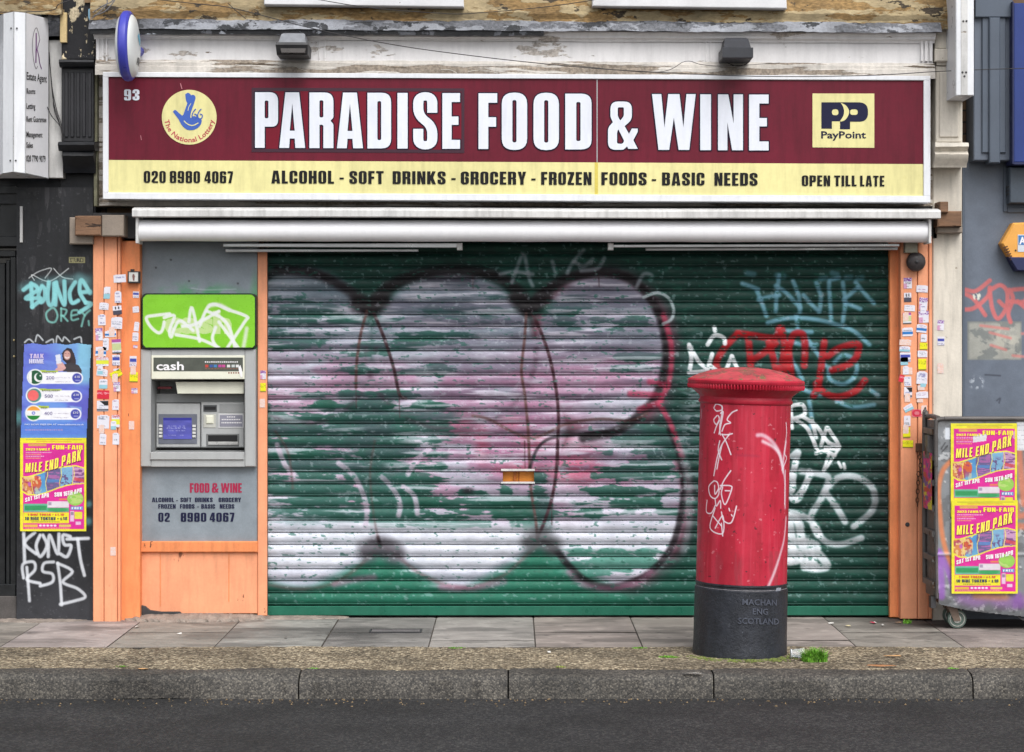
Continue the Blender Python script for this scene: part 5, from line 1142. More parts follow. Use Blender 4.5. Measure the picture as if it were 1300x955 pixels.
for (tx, x0, x1, y, h) in (('Estate Agent', 33.6, 59, 101, 9.5), ('Rooms', 33.6, 44.5, 119, 7), ('Letting', 33.4, 44.5, 138, 7), ('Rent Guarantee', 33.4, 58.5, 154.5, 7), ('Management', 33.4, 53.5, 174, 7), ('Sales', 33.2, 41.5, 187.5, 7), ('020 7790 9079', 33.2, 57.5, 205, 8)):
    g, w = text_plain(tx, .016); k = (x1 - x0) / w; sk = .28
    for vs, fs in g: mb.add([fpos(x0 + u * k, y - v * h + (u * k) * sk * .55 * (1 if h > 9 else .25)) for u, v in vs], fs)
mb.build('lettering', M['cable'], t)
m = MB()
def frib(mb, pts, w):
    p = catmull(pts, 6); vs, fs = ribbon(p, w, w * 1.4); mb.add([fpos(x, y) for x, y in vs], fs)
frib(m, [(50, 50), (48, 40), (45.5, 35.5), (42.5, 42), (40.8, 56), (42, 74), (45, 87), (47.5, 84)], .6); m.build('oval_emblem', mk('grey_emblem', (110, 96, 110), .4), t)
m = MB(); frib(m, [(45.6, 42), (45.6, 58), (45.2, 80)], 1.4); frib(m, [(50.3, 50), (47.5, 60), (46.5, 64)], .8); frib(m, [(46.5, 62), (49, 72), (50, 80), (52.5, 88)], 1.0); m.build('letter_emblem', M['purple'], t)
m = MB(); m.box(62, 51, 80, 226, .12, .20, .003); m.build('wall_panel', M['whitedirty'], t)
m = MB(); m.box(-80, 51, 3, 225, .12, .22, .003); m.build('fascia_panel', M['white'], t)
for k, (pts) in enumerate(([(62.5, 66, .28), (64, 90, .25), (68, 130, .24), (76, 158, .24), (80, 180, .26), (80, 200, .26)], [(62.5, 70, .27), (66, 110, .24), (72, 140, .24), (78, 160, .24), (81, 190, .26)], [(63, 80, .27), (67, 120, .23), (69, 140, .23), (77, 162, .24), (80, 175, .25)], [(60, 136, .30), (66, 148, .25), (76, 160, .24), (80, 170, .25)])):
    pass
    wire('cable', pts, .0028, M['cable'], ['longest black cable running down beside the estate agent sign', 'second black cable drooping beside the estate agent sign', 'third black cable drooping beside the estate agent sign, innermost', 'short black cable curving from the lower back of the estate agent sign'][k])
# torn poster remnants and tangled wires on the capital top
m = MB(); m.prism([(112, 12), (117, 9), (119, 14), (118, 24), (115, 30), (112, 22)], .25, .268, .001); o = m.build('paper_remnant', mk('blue_scrap', (150, 196, 226), .7, .1, 30), None); tag(o, 'torn pale blue paper scrap on the peeling black capital', 'paper scrap')
for i, p in enumerate(([(118, 16, .36), (130, 8, .38), (142, 2, .38), (146, -6, .38)], [(116, 24, .36), (128, 14, .38), (136, 4, .38), (134, -6, .38)], [(119, 20, .37), (134, 14, .39), (146, 0, .39)])):
    wire('cable', p, .0035, mk('grey_cable', (120, 120, 124), .6), ['grey wire in the tangle above the capital, lowest one', 'grey wire in the tangle above the capital, steepest one', 'grey wire in the tangle above the capital, middle one'][i])

# posters ------------------------------------------------------------
def fair_poster(x0, y0, d, label, seed, white=False, crop=1.0):
    w, h = 84.0, 118.5
    t = thing('fair_poster', label, 'poster', W(x0 + w / 2, y0 + h, d), 'pink and yellow fun fair posters')
    cv = Cv(0, 0, 618, 868, 150, 210, (250, 240, 30)); X, Y = cv.X, cv.Y
    def pt(L): return [(x - 42, y - 42) for x, y in L]
    def rc(a, b, c, d_, col, al=1.): cv.rect(a - 42, b - 42, c - 42, d_ - 42, col, al, 3)
    rc(70, 92, 640, 890, (232, 20, 150)); cv.C *= (.96 + .08 * fbm(X, Y, 80, 80, seed))[..., None]
    rc(95, 56, 620, 62, (90, 80, 60), .5); rc(190, 72, 520, 78, (200, 60, 60), .5)
    band = [(42, 400), (120, 398), (230, 365), (340, 325), (450, 305), (560, 295), (650, 320), (650, 470), (560, 475), (470, 490), (380, 520), (290, 555), (200, 580), (110, 575), (60, 545), (42, 530)]
    cv.poly(pt([(x, y) for x, y in band]), (250, 240, 60)); 
    inner = [(62, 408), (130, 408), (235, 376), (340, 337), (450, 317), (560, 307), (640, 328), (640, 462), (555, 466), (470, 480), (375, 510), (285, 545), (200, 568), (115, 563), (62, 532)]
    cv.poly(pt(inner), (70, 150, 214))
    ins = np.zeros_like(X); tmp = cv.C.copy(); 
    def inb(): 
        m_ = np.zeros(X.shape, bool); P = pt(inner)
        for i in range(len(P)):
            (a, b), (c, e) = P[i], P[(i + 1) % len(P)]
            if b != e: m_ ^= ((b > Y) != (e > Y)) & (X < (c - a) * (Y - b) / (e - b) + a)
        return m_.astype(float)
    I = inb()
    cv.mix(I * cv.em(110 - 42 + 0, 470 - 42, 75, 110, 10), (222, 130, 60)); cv.mix(I * cv.em(195 - 42, 460 - 42, 46, 66, 6), (222, 84, 40))
    cv.mix(I * sst(.52, .56, fbm(X, Y, 34, 26, seed + 4)) * (X < 190), (170, 40, 90), .8); cv.mix(I * sst(.58, .62, fbm(X, Y, 26, 34, seed + 9)) * (X < 200), (250, 220, 150), .8)
    cv.mix(I * cv.em(88, 430, 16, 20, 6), (200, 90, 190)); cv.mix(I * ((X > 135) & (X < 240)) * sst(420, 520, Y), (120, 190, 220), .6)
    cv.mix(I * ((X > 240 + 8 * np.sin(Y * .03)) & (X < 375)), (96, 84, 140)); cv.mix(I * ((X > 250) & (X < 370)) * sst(.5, .55, fbm(X, Y, 60, 10, seed + 2)), (186, 96, 170), .8)
    cv.mix(I * ((X > 255) & (X < 365) & (np.abs(Y - 400) < 14)), (60, 130, 200), .8)
    cv.mix(I * ((X > 375) & (X < 490)), (120, 180, 220)); cv.mix(I * ((X > 375) & (X < 490)) * sst(.52, .56, fbm(X, Y, 22, 22, seed + 7)) * sst(300, 350, Y), (90, 60, 120), .9)
    cv.mix(I * (X > 490), (206, 150, 196)); cv.mix(I * (X > 495) * sst(.48, .52, fbm(X, Y, 40, 12, seed + 8)), (110, 50, 120), .9); cv.mix(I * (X > 505) * (np.abs(Y - 380 - (X - 500) * .2) < 16), (226, 60, 70), .8)
    for x in (112, 243, 373, 492): cv.st([(x, 280), (x + 12, 350), (x - 6, 420), (x + 14, 530)], 5, (250, 236, 80), 1, 3) if False else cv.mix(I * cv.mask([(x, 250), (x + 14, 340), (x - 4, 420), (x + 16, 540)], 6, 3), (250, 236, 90))
    rc(118, 96, 288, 120, (226, 190, 60), .85); 
    rc(75, 655, 300, 730, (90, 190, 150)); rc(85, 672, 290, 715, (30, 150, 80)); rc(297, 632, 498, 690, (236, 226, 236)); rc(305, 640, 335, 668, (170, 150, 180)); rc(297, 692, 498, 730, (80, 180, 120)); cv.mix(cv.em(350, 668, 90, 22, 5) * (Y > 652), (40, 160, 84))
    cv.mix(cv.em(515, 565, 76, 66, 4), (150, 214, 76)); cv.mix(cv.em(515, 565, 70, 60, 4) * sst(.5, .6, fbm(X, Y, 50, 24, seed + 3)), (206, 232, 130), .7)
    rc(515, 680, 628, 712, (90, 160, 224)); rc(72, 735, 498, 836, (250, 238, 24)); rc(510, 722, 546, 820, (240, 200, 232)); rc(514, 730, 542, 760, (60, 60, 70), .5); rc(550, 730, 622, 796, (240, 232, 50))
    rc(75, 848, 205, 872, (240, 190, 60)); rc(405, 848, 516, 870, (240, 210, 90)); rc(560, 820, 610, 850, (240, 200, 230)); rc(405, 605, 480, 622, (240, 150, 60), .8)
    for i in range(5): cv.ell(232 + i * 34 - 42, 858 - 42, 14, 9, (250, 240, 250), 1, 3)
    r = np.random.RandomState(seed)
    for (y, a, b, col) in ((178, 95, 330, (250, 240, 250)), (196, 95, 240, (250, 220, 80)), (214, 95, 265, (250, 240, 250)), (232, 95, 228, (250, 220, 80)), (823, 150, 400, (110, 100, 60)), (882, 90, 500, (250, 220, 100))):
        x = a
        while x < b: L = r.uniform(6, 14); rc(x, y - 5, x + L, y + 4, col, .85); x += L + 5
    if white: cv.poly(pt([(252, 150), (382, 140), (372, 205), (250, 220)]), (232, 230, 236)); cv.poly(pt([(590, 150), (640, 110), (640, 190)]), (226, 226, 232), .6)
    if seed == 3: cv.poly(pt([(500, 600), (520, 590), (520, 600)]), (230, 230, 230))
    cv.C = cv.C * .84 + .10; fo = fbm(X, Y, 160, 30, seed + 40, 3); cv.C *= (.94 + .1 * fo)[..., None]
    bx = lambda X, Y: ((x0 + X / 618 * w), (y0 + Y / 868 * h))
    amp = .003
    def pos(X, Y):
        px, py = bx(X, Y); return (px - HX) * S(d), -d - amp * fbm(X, Y, 110, 110, seed, 3), EYE - (py - HY) * S(d)
    sheet('paper', cv, pos, M['vpaper'], t)
    dd = d + amp + .0012
    def P(u, v): px, py = bx(u - 42, v - 42); return px, py
    def wr(t_, fn, mats, mb=None, heavy=True, gap=.07, off=0, sp=.22, bold=.03):
        g, wd = text_heavy(t_, gap, sp) if heavy else text_plain(t_, bold); mb = mb or MB(); lay(mb, g, wd, 0, 1, 0, 1, dd + off, warp=lambda u, v: P(*fn(u, v))); return mb
    # arching headline: dark edge first, then the yellow face
    def head(dx, dy):
        def f(u, v):
            x = 92 + 520 * u; b = 378 - 105 * u + 16 * math.sin(u * 5.2 - .6) - 6; hgt = 84 + 20 * u; return x + dx + (v - .5) * 6, b + dy - v * hgt
        return f
    wr('MILE END PARK', head(6, 5), None, gap=.15, sp=.24).build('headline_shadow', mk('plum_print', (130, 20, 70), .5, 0, 9, 0), t)
    wr('MILE END PARK', head(0, 0), None, gap=.15, sp=.24, off=.0008).build('headline', mk('yellow_ink', (252, 238, 90), .5, .04, 9, 0), t)
    mb = wr('FUN-FAIR', lambda u, v: (340 + 285 * u, 150 - 40 * v), None, off=.0004, gap=.09); wr('2023 FAMILY', lambda u, v: (94 + 226 * u, 160 - 22 * v), None, mb, gap=.09); mb.build('title_lettering', M['yprint'], t)
    def dates(u, v):
        x = 88 + 528 * u; b = 640 - 95 * u - 10 * math.sin(u * 6.0); return x, b - v * (38 + 4 * u)
    wr('SAT 1ST APR', lambda u, v: dates(u * .42, v), None, gap=.08).build('date_lettering', M['wprint'], t)
    wr('SUN 16TH APR', lambda u, v: dates(.52 + u * .48, v), None, gap=.08).build('date_lettering', M['wprint'], t)
    if crop == 1.0:
        wr('1 RIDE TOKEN = £1.10', lambda u, v: (112 + 340 * u, 764 - 18 * v), None, gap=.1).build('price_lettering', M['rprint'], t)
        wr('10 RIDE TOKENS = £10', lambda u, v: (86 + 394 * u, 806 - 28 * v), None, gap=.1).build('price_lettering', M['bprint'], t)
    wr('FREE', lambda u, v: (524 + 92 * u, 706 - 20 * v), None, gap=.2).build('offer_lettering', M['wprint'], t)
    return t
fair_poster(25.6, 556, .152, 'pink and yellow fun fair poster on the black pilaster left of the orange boards', 3)

def phone_poster():
    t = thing('phone_poster', 'blue phone offer poster with three flag circles and smiling woman on the black pilaster', 'poster', W(72, 556, .15))
    cv = Cv(0, 0, 735, 955, 150, 200, (96, 106, 206)); X, Y = cv.X, cv.Y
    sw_ = fbm(X, Y, 300, 160, 31, 3); cv.mix(sst(.4, .6, sw_), (112, 140, 220), .6); cv.mix(sst(250, 500, X) * (1 - sst(120, 520, Y)), (120, 176, 226), .75)
    cv.mix(sst(0, 60, X - 560 + Y * .1) * (1 - sst(380, 470, Y)), (140, 206, 224), .7)
    cv.mix(cv.em(330, 700, 260, 110, 12) * 1.0, (110, 160, 226), .7); cv.mix(sst(760, 800, Y), (84, 130, 216), .8); cv.mix(sst(880, 920, Y), (110, 170, 224), .5); cv.mix(cv.em(640, 640, 160, 120, 16), (96, 92, 190), .6)
    cv.poly([(500, 625), (615, 640), (610, 760), (560, 700)], (140, 180, 226), .6)
    # woman holding up a phone
    H = (46, 36, 42); SK = (206, 158, 150)
    cv.poly([(450, 110), (480, 85), (520, 95), (545, 140), (560, 200), (560, 250), (500, 250), (440, 200), (430, 140)], H); cv.ell(480, 155, 32, 44, SK, 1, 4); cv.poly([(500, 100), (540, 130), (560, 240), (520, 250), (516, 160)], (58, 44, 48))
    cv.st([(462, 172), (478, 182), (498, 174)], 8, (240, 232, 230), 1, 3); cv.sts([[(462, 140), (472, 138)], [(490, 140), (500, 142)]], 4, (60, 40, 44), 1, 2)
    cv.poly([(450, 240), (520, 222), (590, 250), (618, 300), (612, 330), (440, 305)], (58, 52, 58)); cv.poly([(365, 290), (390, 270), (400, 240), (430, 215), (450, 240), (470, 275), (440, 300), (390, 305)], (214, 164, 160))
    cv.poly([(370, 155), (415, 145), (428, 230), (382, 238)], (222, 226, 240)); cv.sts([[(385, 240), (420, 238)], [(390, 255), (430, 250)], [(400, 270), (440, 262)]], 10, (220, 172, 166), 1, 4)
    for (y0, yt, lab, fl, gx) in ((360, 312, 0, 'p', 385), (530, 484, 1, 'b', 430), (695, 642, 2, 'i', 318)):
        o = {'p': 10, 'b': 0, 'i': -6}[fl]; cv.poly([(215 + o, yt - 18), (gx + o, yt - 12), (gx + o, yt + 12), (215 + o, yt + 10)], (176, 200, 60))
        cv.mix(cv.rm(175 + o, y0 - 48, 565 + o, y0 + 62, 3), (240, 240, 246)); cv.ell(565 + o, y0 + 8, 54, 55, (240, 240, 246), 1, 4)
        cv.ell(562 + o, y0 + 8, 44, 44, (70, 76, 170), 1, 4)
        cx = 172 + o; cv.ell(cx, y0, 78, 76, (236, 238, 240), 1, 4)
        I = cv.em(cx, y0, 66, 64, 3)
        if fl == 'p': cv.mix(I, (22, 84, 50)); cv.mix(I * (X < cx - 34), (240, 240, 240)); cv.mix(cv.em(cx + 32, y0 + 2, 42, 42, 3) * I, (240, 240, 240)); cv.mix(cv.em(cx + 44, y0 - 6, 36, 36, 3) * I, (22, 84, 50)); cv.ell(cx + 48, y0 - 14, 7, 7, (240, 240, 240), 1, 3)
        if fl == 'b': cv.mix(I, (80, 140, 130)); cv.mix(cv.em(cx - 10, y0, 52, 50, 4), (236, 104, 104))
        if fl == 'i': cv.mix(I, (236, 236, 236)); cv.mix(I * (Y < y0 - 24), (240, 160, 60)); cv.mix(I * (Y > y0 + 24), (30, 130, 50)); cv.mix(cv.em(cx, y0, 16, 16, 3), (90, 100, 190)); cv.mix(cv.em(cx, y0, 9, 9, 3), (200, 204, 236))
        for yy in (y0 + 6, y0 + 44): cv.mix((np.abs(Y - yy) < 5) * (X > 360 + o) * (X < 500 + o) * (np.random.RandomState(int(yy)).rand(*X.shape) > .45), (160, 150, 170), .6)
        cv.mix((np.abs(Y - y0 - 30) < 5) * (X > 545 + o) * (X < 590 + o), (180, 182, 224), .7)
    xq = 90
    r = np.random.RandomState(2)
    while xq < 430: L = r.uniform(8, 22); cv.rect(xq, 846, xq + L, 858, (190, 150, 190), .8, 3); xq += L + 7
    ax = lambda X, Y: (20 + X / 7.35 + 0, 430 + Y / 7.35)
    cv.x = None
    def sk(X, Y):
        return (X < 78 - Y * .036) | (X > 705 - Y * .052) | (Y < 48 + 6 * np.sin(X * .03)) | (Y > 925)
    def pos(X, Y):
        px, py = ax(X, Y); return (px - HX) * S(.148), -.148 - .003 * fbm(X, Y, 130, 60, 6, 3), EYE - (py - HY) * S(.148)
    sheet('paper', cv, pos, M['vpaper'], t, skip=sk)
    def wr(t_, x0, x1, y, h, mat, nm, heavy=False, bold=.02, slope=0):
        a = ax(x0, y); b = ax(x1, y); return write(nm, t_, a[0], b[0], a[1], h / 7.35, .1525, mat, t, heavy=heavy, bold=bold, slope=slope)
    wr('TALK', 130, 262, 184, 42, mk('pale_lilac_print', (206, 190, 226), .5), 'brand_lettering', True); wr('HOME', 124, 262, 232, 42, mk('pale_print', (216, 214, 240), .5), 'brand_lettering', True)
    for (s_, y, o) in (('200', 380, 8), ('500', 550, -6), ('400', 712, -10)): wr(s_, 276 + o, 352 + o, y, 30, mk('purple_numerals', (104, 90, 150), .5), 'number_lettering', False, .0)
    for (s_, y, o) in (('£10', 366, 10), ('£10', 534, 0), ('£10', 700, -6)): wr(s_, 540 + o, 588 + o, y, 20, M['wprint'], 'price_lettering', False, .0)
    wr('PAKISTAN', 250, 375, 320, 14, mk('olive_print', (110, 120, 60), .5), 'country_lettering'); wr('BANGLADESH', 244, 412, 490, 14, mk('olive_print', (110, 120, 60), .5), 'country_lettering'); wr('INDIA', 236, 296, 652, 14, mk('olive_print', (110, 120, 60), .5), 'country_lettering')
    wr('PAY NOW FREE SIM AT www.talkhome.co.uk', 84, 636, 808, 14, mk('pale_blue_print', (214, 224, 246), .5), 'web_lettering', False, .02)
phone_poster()

# ================================================================== RIGHT NEIGHBOUR
rb = thing('neighbour_shop_grey', 'slate grey shop front with red spray tag at the right edge', 'shop', (4.3, .3, 0))
m = MB(); m.wbox((1222 - HX) * S(0) + .002, 8, .06, 6, 0, 7.5); m.build('wall', M['brick'], rb)
cv = Cv(1222, 205, 1420, 790, 230, 560, (104, 113, 127)); X, Y = cv.X, cv.Y; cv.C *= (.93 + .14 * fbm(X, Y, 60, 90, 8))[..., None]
ZR = px_pos(1110, 280, 3.41); RT = (212, 112, 112)
cv.rect(1228, 408, 1297, 457, (126, 130, 128), 1, .6); cv.mix(cv.rm(1230, 410, 1296, 456, 2) * sst(.42, .50, fbm(X, Y, 14, 9, 12, 5)), (168, 168, 160), .9); cv.mix(cv.em(1276, 430, 16, 18, 8) * sst(.4, .5, fbm(X, Y, 9, 9, 14)), (196, 192, 178), .7)
cv.sts(ZR([[(395, 300), (440, 305), (500, 260)], [(385, 315), (430, 340), (480, 410)], [(380, 385), (430, 380), (490, 330), (500, 290)], [(500, 300), (510, 380), (535, 425), (570, 380), (575, 310), (545, 280), (505, 300)], [(540, 350), (560, 370)], [(585, 300), (600, 340), (580, 400), (590, 440)], [(600, 300), (660, 300), (650, 350), (590, 350)], [(620, 350), (680, 400)]]), 5.4, RT, .92, 2.4)
cv.sts(ZR([[(460, 455), (580, 470)], [(500, 485), (590, 510)], [(505, 540), (570, 560)], [(640, 490), (680, 488)], [(600, 585), (650, 590)]]), 3.4, (214, 130, 124), .75, 2.4)
cv.mix(cv.em(1240, 375.5, 5, 6, 1) * sst(.4, .55, fbm(X, Y, 3, 3, 17)), (228, 228, 214))
cv.mix(cv.em(1240, 486, 9, 8, 3) * sst(.52, .58, fbm(X, Y, 4, 4, 18)), (190, 198, 208), .8); cv.sts(ZR([[(530, 780), (545, 770), (540, 790)], [(480, 668), (545, 672)]]), 2, (50, 54, 66), .7, 2)
sheet('painted_panel', cv, flat(.06), M['vwall'], rb)
m = MB(); m.box(1222, 200, 1700, 792, -.05, .058, .001); m.build('panel_body', M['slate'], rb)
m = MB(); m.box(1221.8, 205, 1225, 530, .0, .075, .002); m.build('corner_bead', M['slated'], rb)
m = MB(); m.box(1236, -90, 1286, 204, -.02, .20, .006); m.build('pilaster_panel', M['slate'], rb)
m = MB(); m.box(1238, -80, 1286, 22, .1, .235, .005); m.build('capital', M['slated'], rb)
m = MB(); m.box(1247, 22, 1277, 194, .1, .216, .004); m.build('raised_panel', M['slated'], rb)
m = MB(); m.box(1256, 22, 1270, 207, .1, .236, .006); m.build('centre_rib', M['slated'], rb)
m = MB(); m.wbox((1286 - HX) * S(.1), 8, -.10, .05, 3.05, 3.86); m.build('fascia', M['slate'], rb)
m = MB(); m.box(1274, 207, 1279, 269, .0, .075, .002); m.box(1279.3, 264, 1500, 270, .0, .0755, .002); m.build('panel_moulding', M['slated'], rb)
m = MB(); m.box(1282, 212, 1500, 258, .05, .17, .006); m.build('light_housing', mk('graphite_metal', (72, 82, 94), .4), rb)
m = MB()
for y in (236, 240.5, 245): m.box(1280.3, y, 1283, y + 2.4, .06, .15, .001)
m.build('vent_fins', M['darkmetal'], rb)
t = thing('blue_fascia_sign', 'royal blue sign panel at the upper right edge over the grey shop', 'sign', W(1295, 205, .2))
m = MB(); m.box(1287, 4, 1560, 206, .1, .27, .004); m.build('panel', M['bluesign'], t); m = MB(); m.box(1285.4, 2, 1287.4, 208, .1, .285, .001); m.box(1287.4, 206, 1560, 209, .1, .28, .001); m.build('trim', M['alnavy'], t)
t = thing('light_box_casing', 'narrow white metal light box seen edge on above the cream pilaster', 'light box', W(1220, 122, .3))
m = MB(); m.box(1213.5, -60, 1236.5, 121.5, .25, .60, .005); m.build('casing', M['white'], t)
m = MB(); m.box(1203.8, 8, 1211.5, 115, .25, .34, .003); m.build('back_channel', M['whitedirty'], t)
m = MB(); m.box(1220, -60, 1228.6, 121, .5, .604, .002); m.build('centre_strip', M['whitedirty'], t)
m = MB()
for (x, y) in ((1223, 27), (1227, 27), (1222, 92), (1226.5, 92), (1224.5, 97)): m.lathe([(.007, 0), (.005, .005)], 10, W(x, y, .604), 'y')
m.lathe([(.008, 0), (.008, .012)], 10, W(1207.5, 20, .34), 'y'); m.lathe([(.008, 0), (.008, .012)], 10, W(1207.5, 41, .34), 'y'); m.lathe([(.006, 0), (.005, .008)], 10, W(1207.5, 99, .34), 'y')
m.build('screws', M['darkmetal'], t)
# alarm
t = thing('burglar_alarm', 'orange hexagonal alarm box with navy base on the grey wall', 'alarm', W(1305, 345, .07))
hx = [(1271.5, 309), (1286.5, 283), (1332, 281), (1348, 309), (1332, 343), (1290, 340)]
m = MB(); m.prism(hx, .06, .16, .012); m.build('box', M['alorange'], t)
m = MB(); m.prism([(1281, 326), (1338, 326), (1331, 345.5), (1291, 344)], .06, .165, .008); m.build('base', M['alnavy'], t)
m = MB()
for i in range(6): m.prism([(1273.5 + i * 1.7, 314 + i * 3), (1279 + i * 1.4, 312 + i * 3), (1279.6 + i * 1.4, 313.4 + i * 3), (1274.5 + i * 1.7, 315.4 + i * 3)], .15, .1625, .0004)
m.build('grille', M['rust'], t)
m = MB(); m.box(1292, 298, 1330, 320, .15, .163, .001); m.build('badge', mk('pale_badge', (214, 222, 232), .4), t)
m = MB(); m.box(1293, 299, 1330, 311, .15, .1645, .0005); m.build('badge_band', mk('mid_blue_badge', (70, 130, 196), .4), t)
write('lettering', 'ALARM', 1294, 1328, 310, 9, .166, M['wprint'], t, heavy=False, bold=.03)
m = MB(); m.lathe([(.006, 0), (.005, .004)], 10, W(1289.5, 318, .162), 'y'); m.build('screw', M['darkmetal'], t)

# ================================================================== BIN
bn = thing('wheeled_bin', 'grey metal wheeled bin with two fun fair posters and purple and orange spray', 'bin', W(1290, 797, .5)[:2] + (0,))
DB = .62
cv = Cv(1187.5, 529, 1430, 786, 260, 280, (134, 138, 142)); X, Y = cv.X, cv.Y; n = fbm(X, Y, 40, 40, 71, 5); cv.C *= (.86 + .26 * n)[..., None]
cv.mix(sst(.60, .66, fbm(X, Y, 12, 9, 72, 5)), (96, 98, 100), .6); cv.mix(sst(.68, .70, fbm(X, Y, 6, 6, 73, 4)), (206, 208, 210), .7); cv.mix(1 - sst(529, 548, Y), (108, 104, 100), .6)
ZW = px_pos(1110, 540, 2.937)
cv.sts(ZW([[(290, 130), (255, 170), (240, 240), (245, 330), (255, 420), (280, 510), (300, 570)]]), 6, (226, 130, 80), .85, 4)
cv.sts(ZW([[(240, 480), (250, 560), (252, 640)], [(240, 470), (275, 540), (300, 620)]]), 8, (150, 96, 186), .85, 5)
cv.sts(ZW([[(330, 640), (380, 655), (430, 640), (480, 660), (540, 655), (600, 665)]]), 16, (168, 120, 190), .7, 14); cv.sts(ZW([[(380, 635), (450, 640), (490, 640)]]), 8, (226, 150, 100), .7, 9)
cv.sts([[(1292, 545), (1296, 600), (1300, 640)], [(1294, 668), (1330, 672)], [(1290, 640), (1293, 655), (1310, 650)]], 8, (224, 124, 90), .75, 5)
cv.sts([[(1290, 770), (1292, 755), (1296, 770)]], 8, (150, 96, 186), .6, 6)
cv.sts([[(1195, 570), (1200, 562)], [(1196, 574), (1203, 566)], [(1206, 555), (1207, 560)]], 1.4, (40, 40, 44), .8, 1)
cv.rect(1200, 543, 1206.4, 558, (216, 222, 230), 1, .6); cv.rect(1291, 536, 1330, 572, (222, 224, 228), 1, .6); cv.mix(cv.rm(1291, 536, 1330, 572) * ((np.abs((Y - 540) % 6) < 1.2) & (np.random.RandomState(1).rand(*X.shape) > .4)), (150, 150, 160), .6)
cv.mix(cv.rm(1187, 703, 1430, 705, 1), (180, 186, 190), .6)
def bend(Y): return 0
def sk(X, Y):
    low = 767 + np.clip((X - 1192) * .22, 0, 9) + np.clip((X - 1232) * .11, 0, 9)
    a = (X < 1187.5 + np.clip((Y - 690) * .06, 0, 5)); c = (X < 1195) & (Y < 536) & (np.hypot(1195 - X, 536 - Y) > 7.5); return (Y > low) | a | c
def bpos(X, Y):
    rib = .006 * np.exp(-((Y - 704) / 2.2) ** 2); low = .05 * np.clip((Y - 745) / 40, 0, 1) ** 2
    cor = .03 * np.clip((1191 - X) / 3.5, 0, 1) ** 2
    d = DB + rib - low - cor + .004 * (fbm(X, Y, 60, 60, 75, 2) - .5); return (X - HX) * S(DB), -d, EYE - (Y - HY) * S(DB)
bmat = mk('galvanised_steel', rough=.42, var=.1, scale=9, bump=.15, bscale=30, vcol=True, spec=.6)
sheet('front_panel', cv, bpos, bmat, bn, skip=sk)
gal = mk('dirty_galvanised', (118, 116, 114), .5, .2, 8, .3, 30, metal=.2, peel=((86, 66, 52), 8, .6, V1))
xl = (1189.5 - HX) * S(DB); xr = (1425 - HX) * S(DB); zt = W(0, 529, DB)[2]; zb = W(0, 768, DB)[2]
m = MB(); m.wbox(xl, xr, -DB + .012, -.26, zb + .035, zt - .03); m.build('body', gal, bn)
m = MB(); m.tube([(xl + .045, -DB - .004, zt - .012), (xr, -DB - .004, zt - .012)], .014, 10); m.tube(catmull([(xl - .006, -DB, zt - .30), (xl - .006, -DB, zt - .05), (xl + .008, -DB, zt - .02), (xl + .045, -DB - .004, zt - .012)], 6), .013, 10); m.tube([(xl - .006, -DB, zt - .30), (xl + .002, -DB + .01, zb + .04)], .010, 10)
m.tube(catmull([(xl - .01, -.28, zb + .1), (xl - .012, -.28, zt - .05), (xl, -.30, zt - .015), (xl + .01, -.4, zt - .005), (xl + .01, -DB, zt - .01)], 5), .015, 10); m.build('rim', mk('dull_rim_steel', (100, 96, 94), .5, .2, 10, .2, metal=.2), bn, True)
m = MB()
for i in range(7): z = zb + .10 + i * .155; m.wbox(xl - .022, xl - .001, -DB + .03, -.29, z, z + .035)
m.wbox(xl - .034, xl - .001, -.50, -.40, zt - .26, zt - .12); m.build('side_ribs', gal, bn)
# side bracket
m = MB(); m.wbox(xl - .03, xl, -.59, -.52, .13, .20); m.build('side_bracket', M['darkmetal'], bn)
m = MB(); m.wbox(xl + .03, xr, -DB + .04, -.28, zb - .0, zb + .034); m.build('underframe', M['slot'], bn)
# torn poster on its side
cvp = Cv(0, 0, 10, 60, 12, 60, (232, 40, 150)); n = fbm(cvp.X, cvp.Y, 4, 8, 5); cvp.mix(sst(.5, .55, n), (240, 226, 60)); cvp.mix(sst(.56, .6, fbm(cvp.X, cvp.Y, 3, 6, 9)), (110, 90, 160)); cvp.mix(sst(.6, .64, fbm(cvp.X, cvp.Y, 3, 5, 19)), (220, 80, 60))
o = sheet('torn_poster', cvp, lambda X, Y: (np.full(X.shape, xl - .0245), -DB + .03 + X / 10 * .28, W(0, 576, DB)[2] - Y / 60 * .35), M['vpaper'], None); tag(o, 'narrow torn pink and yellow poster strip wrapped on the left side of the bin', 'poster')
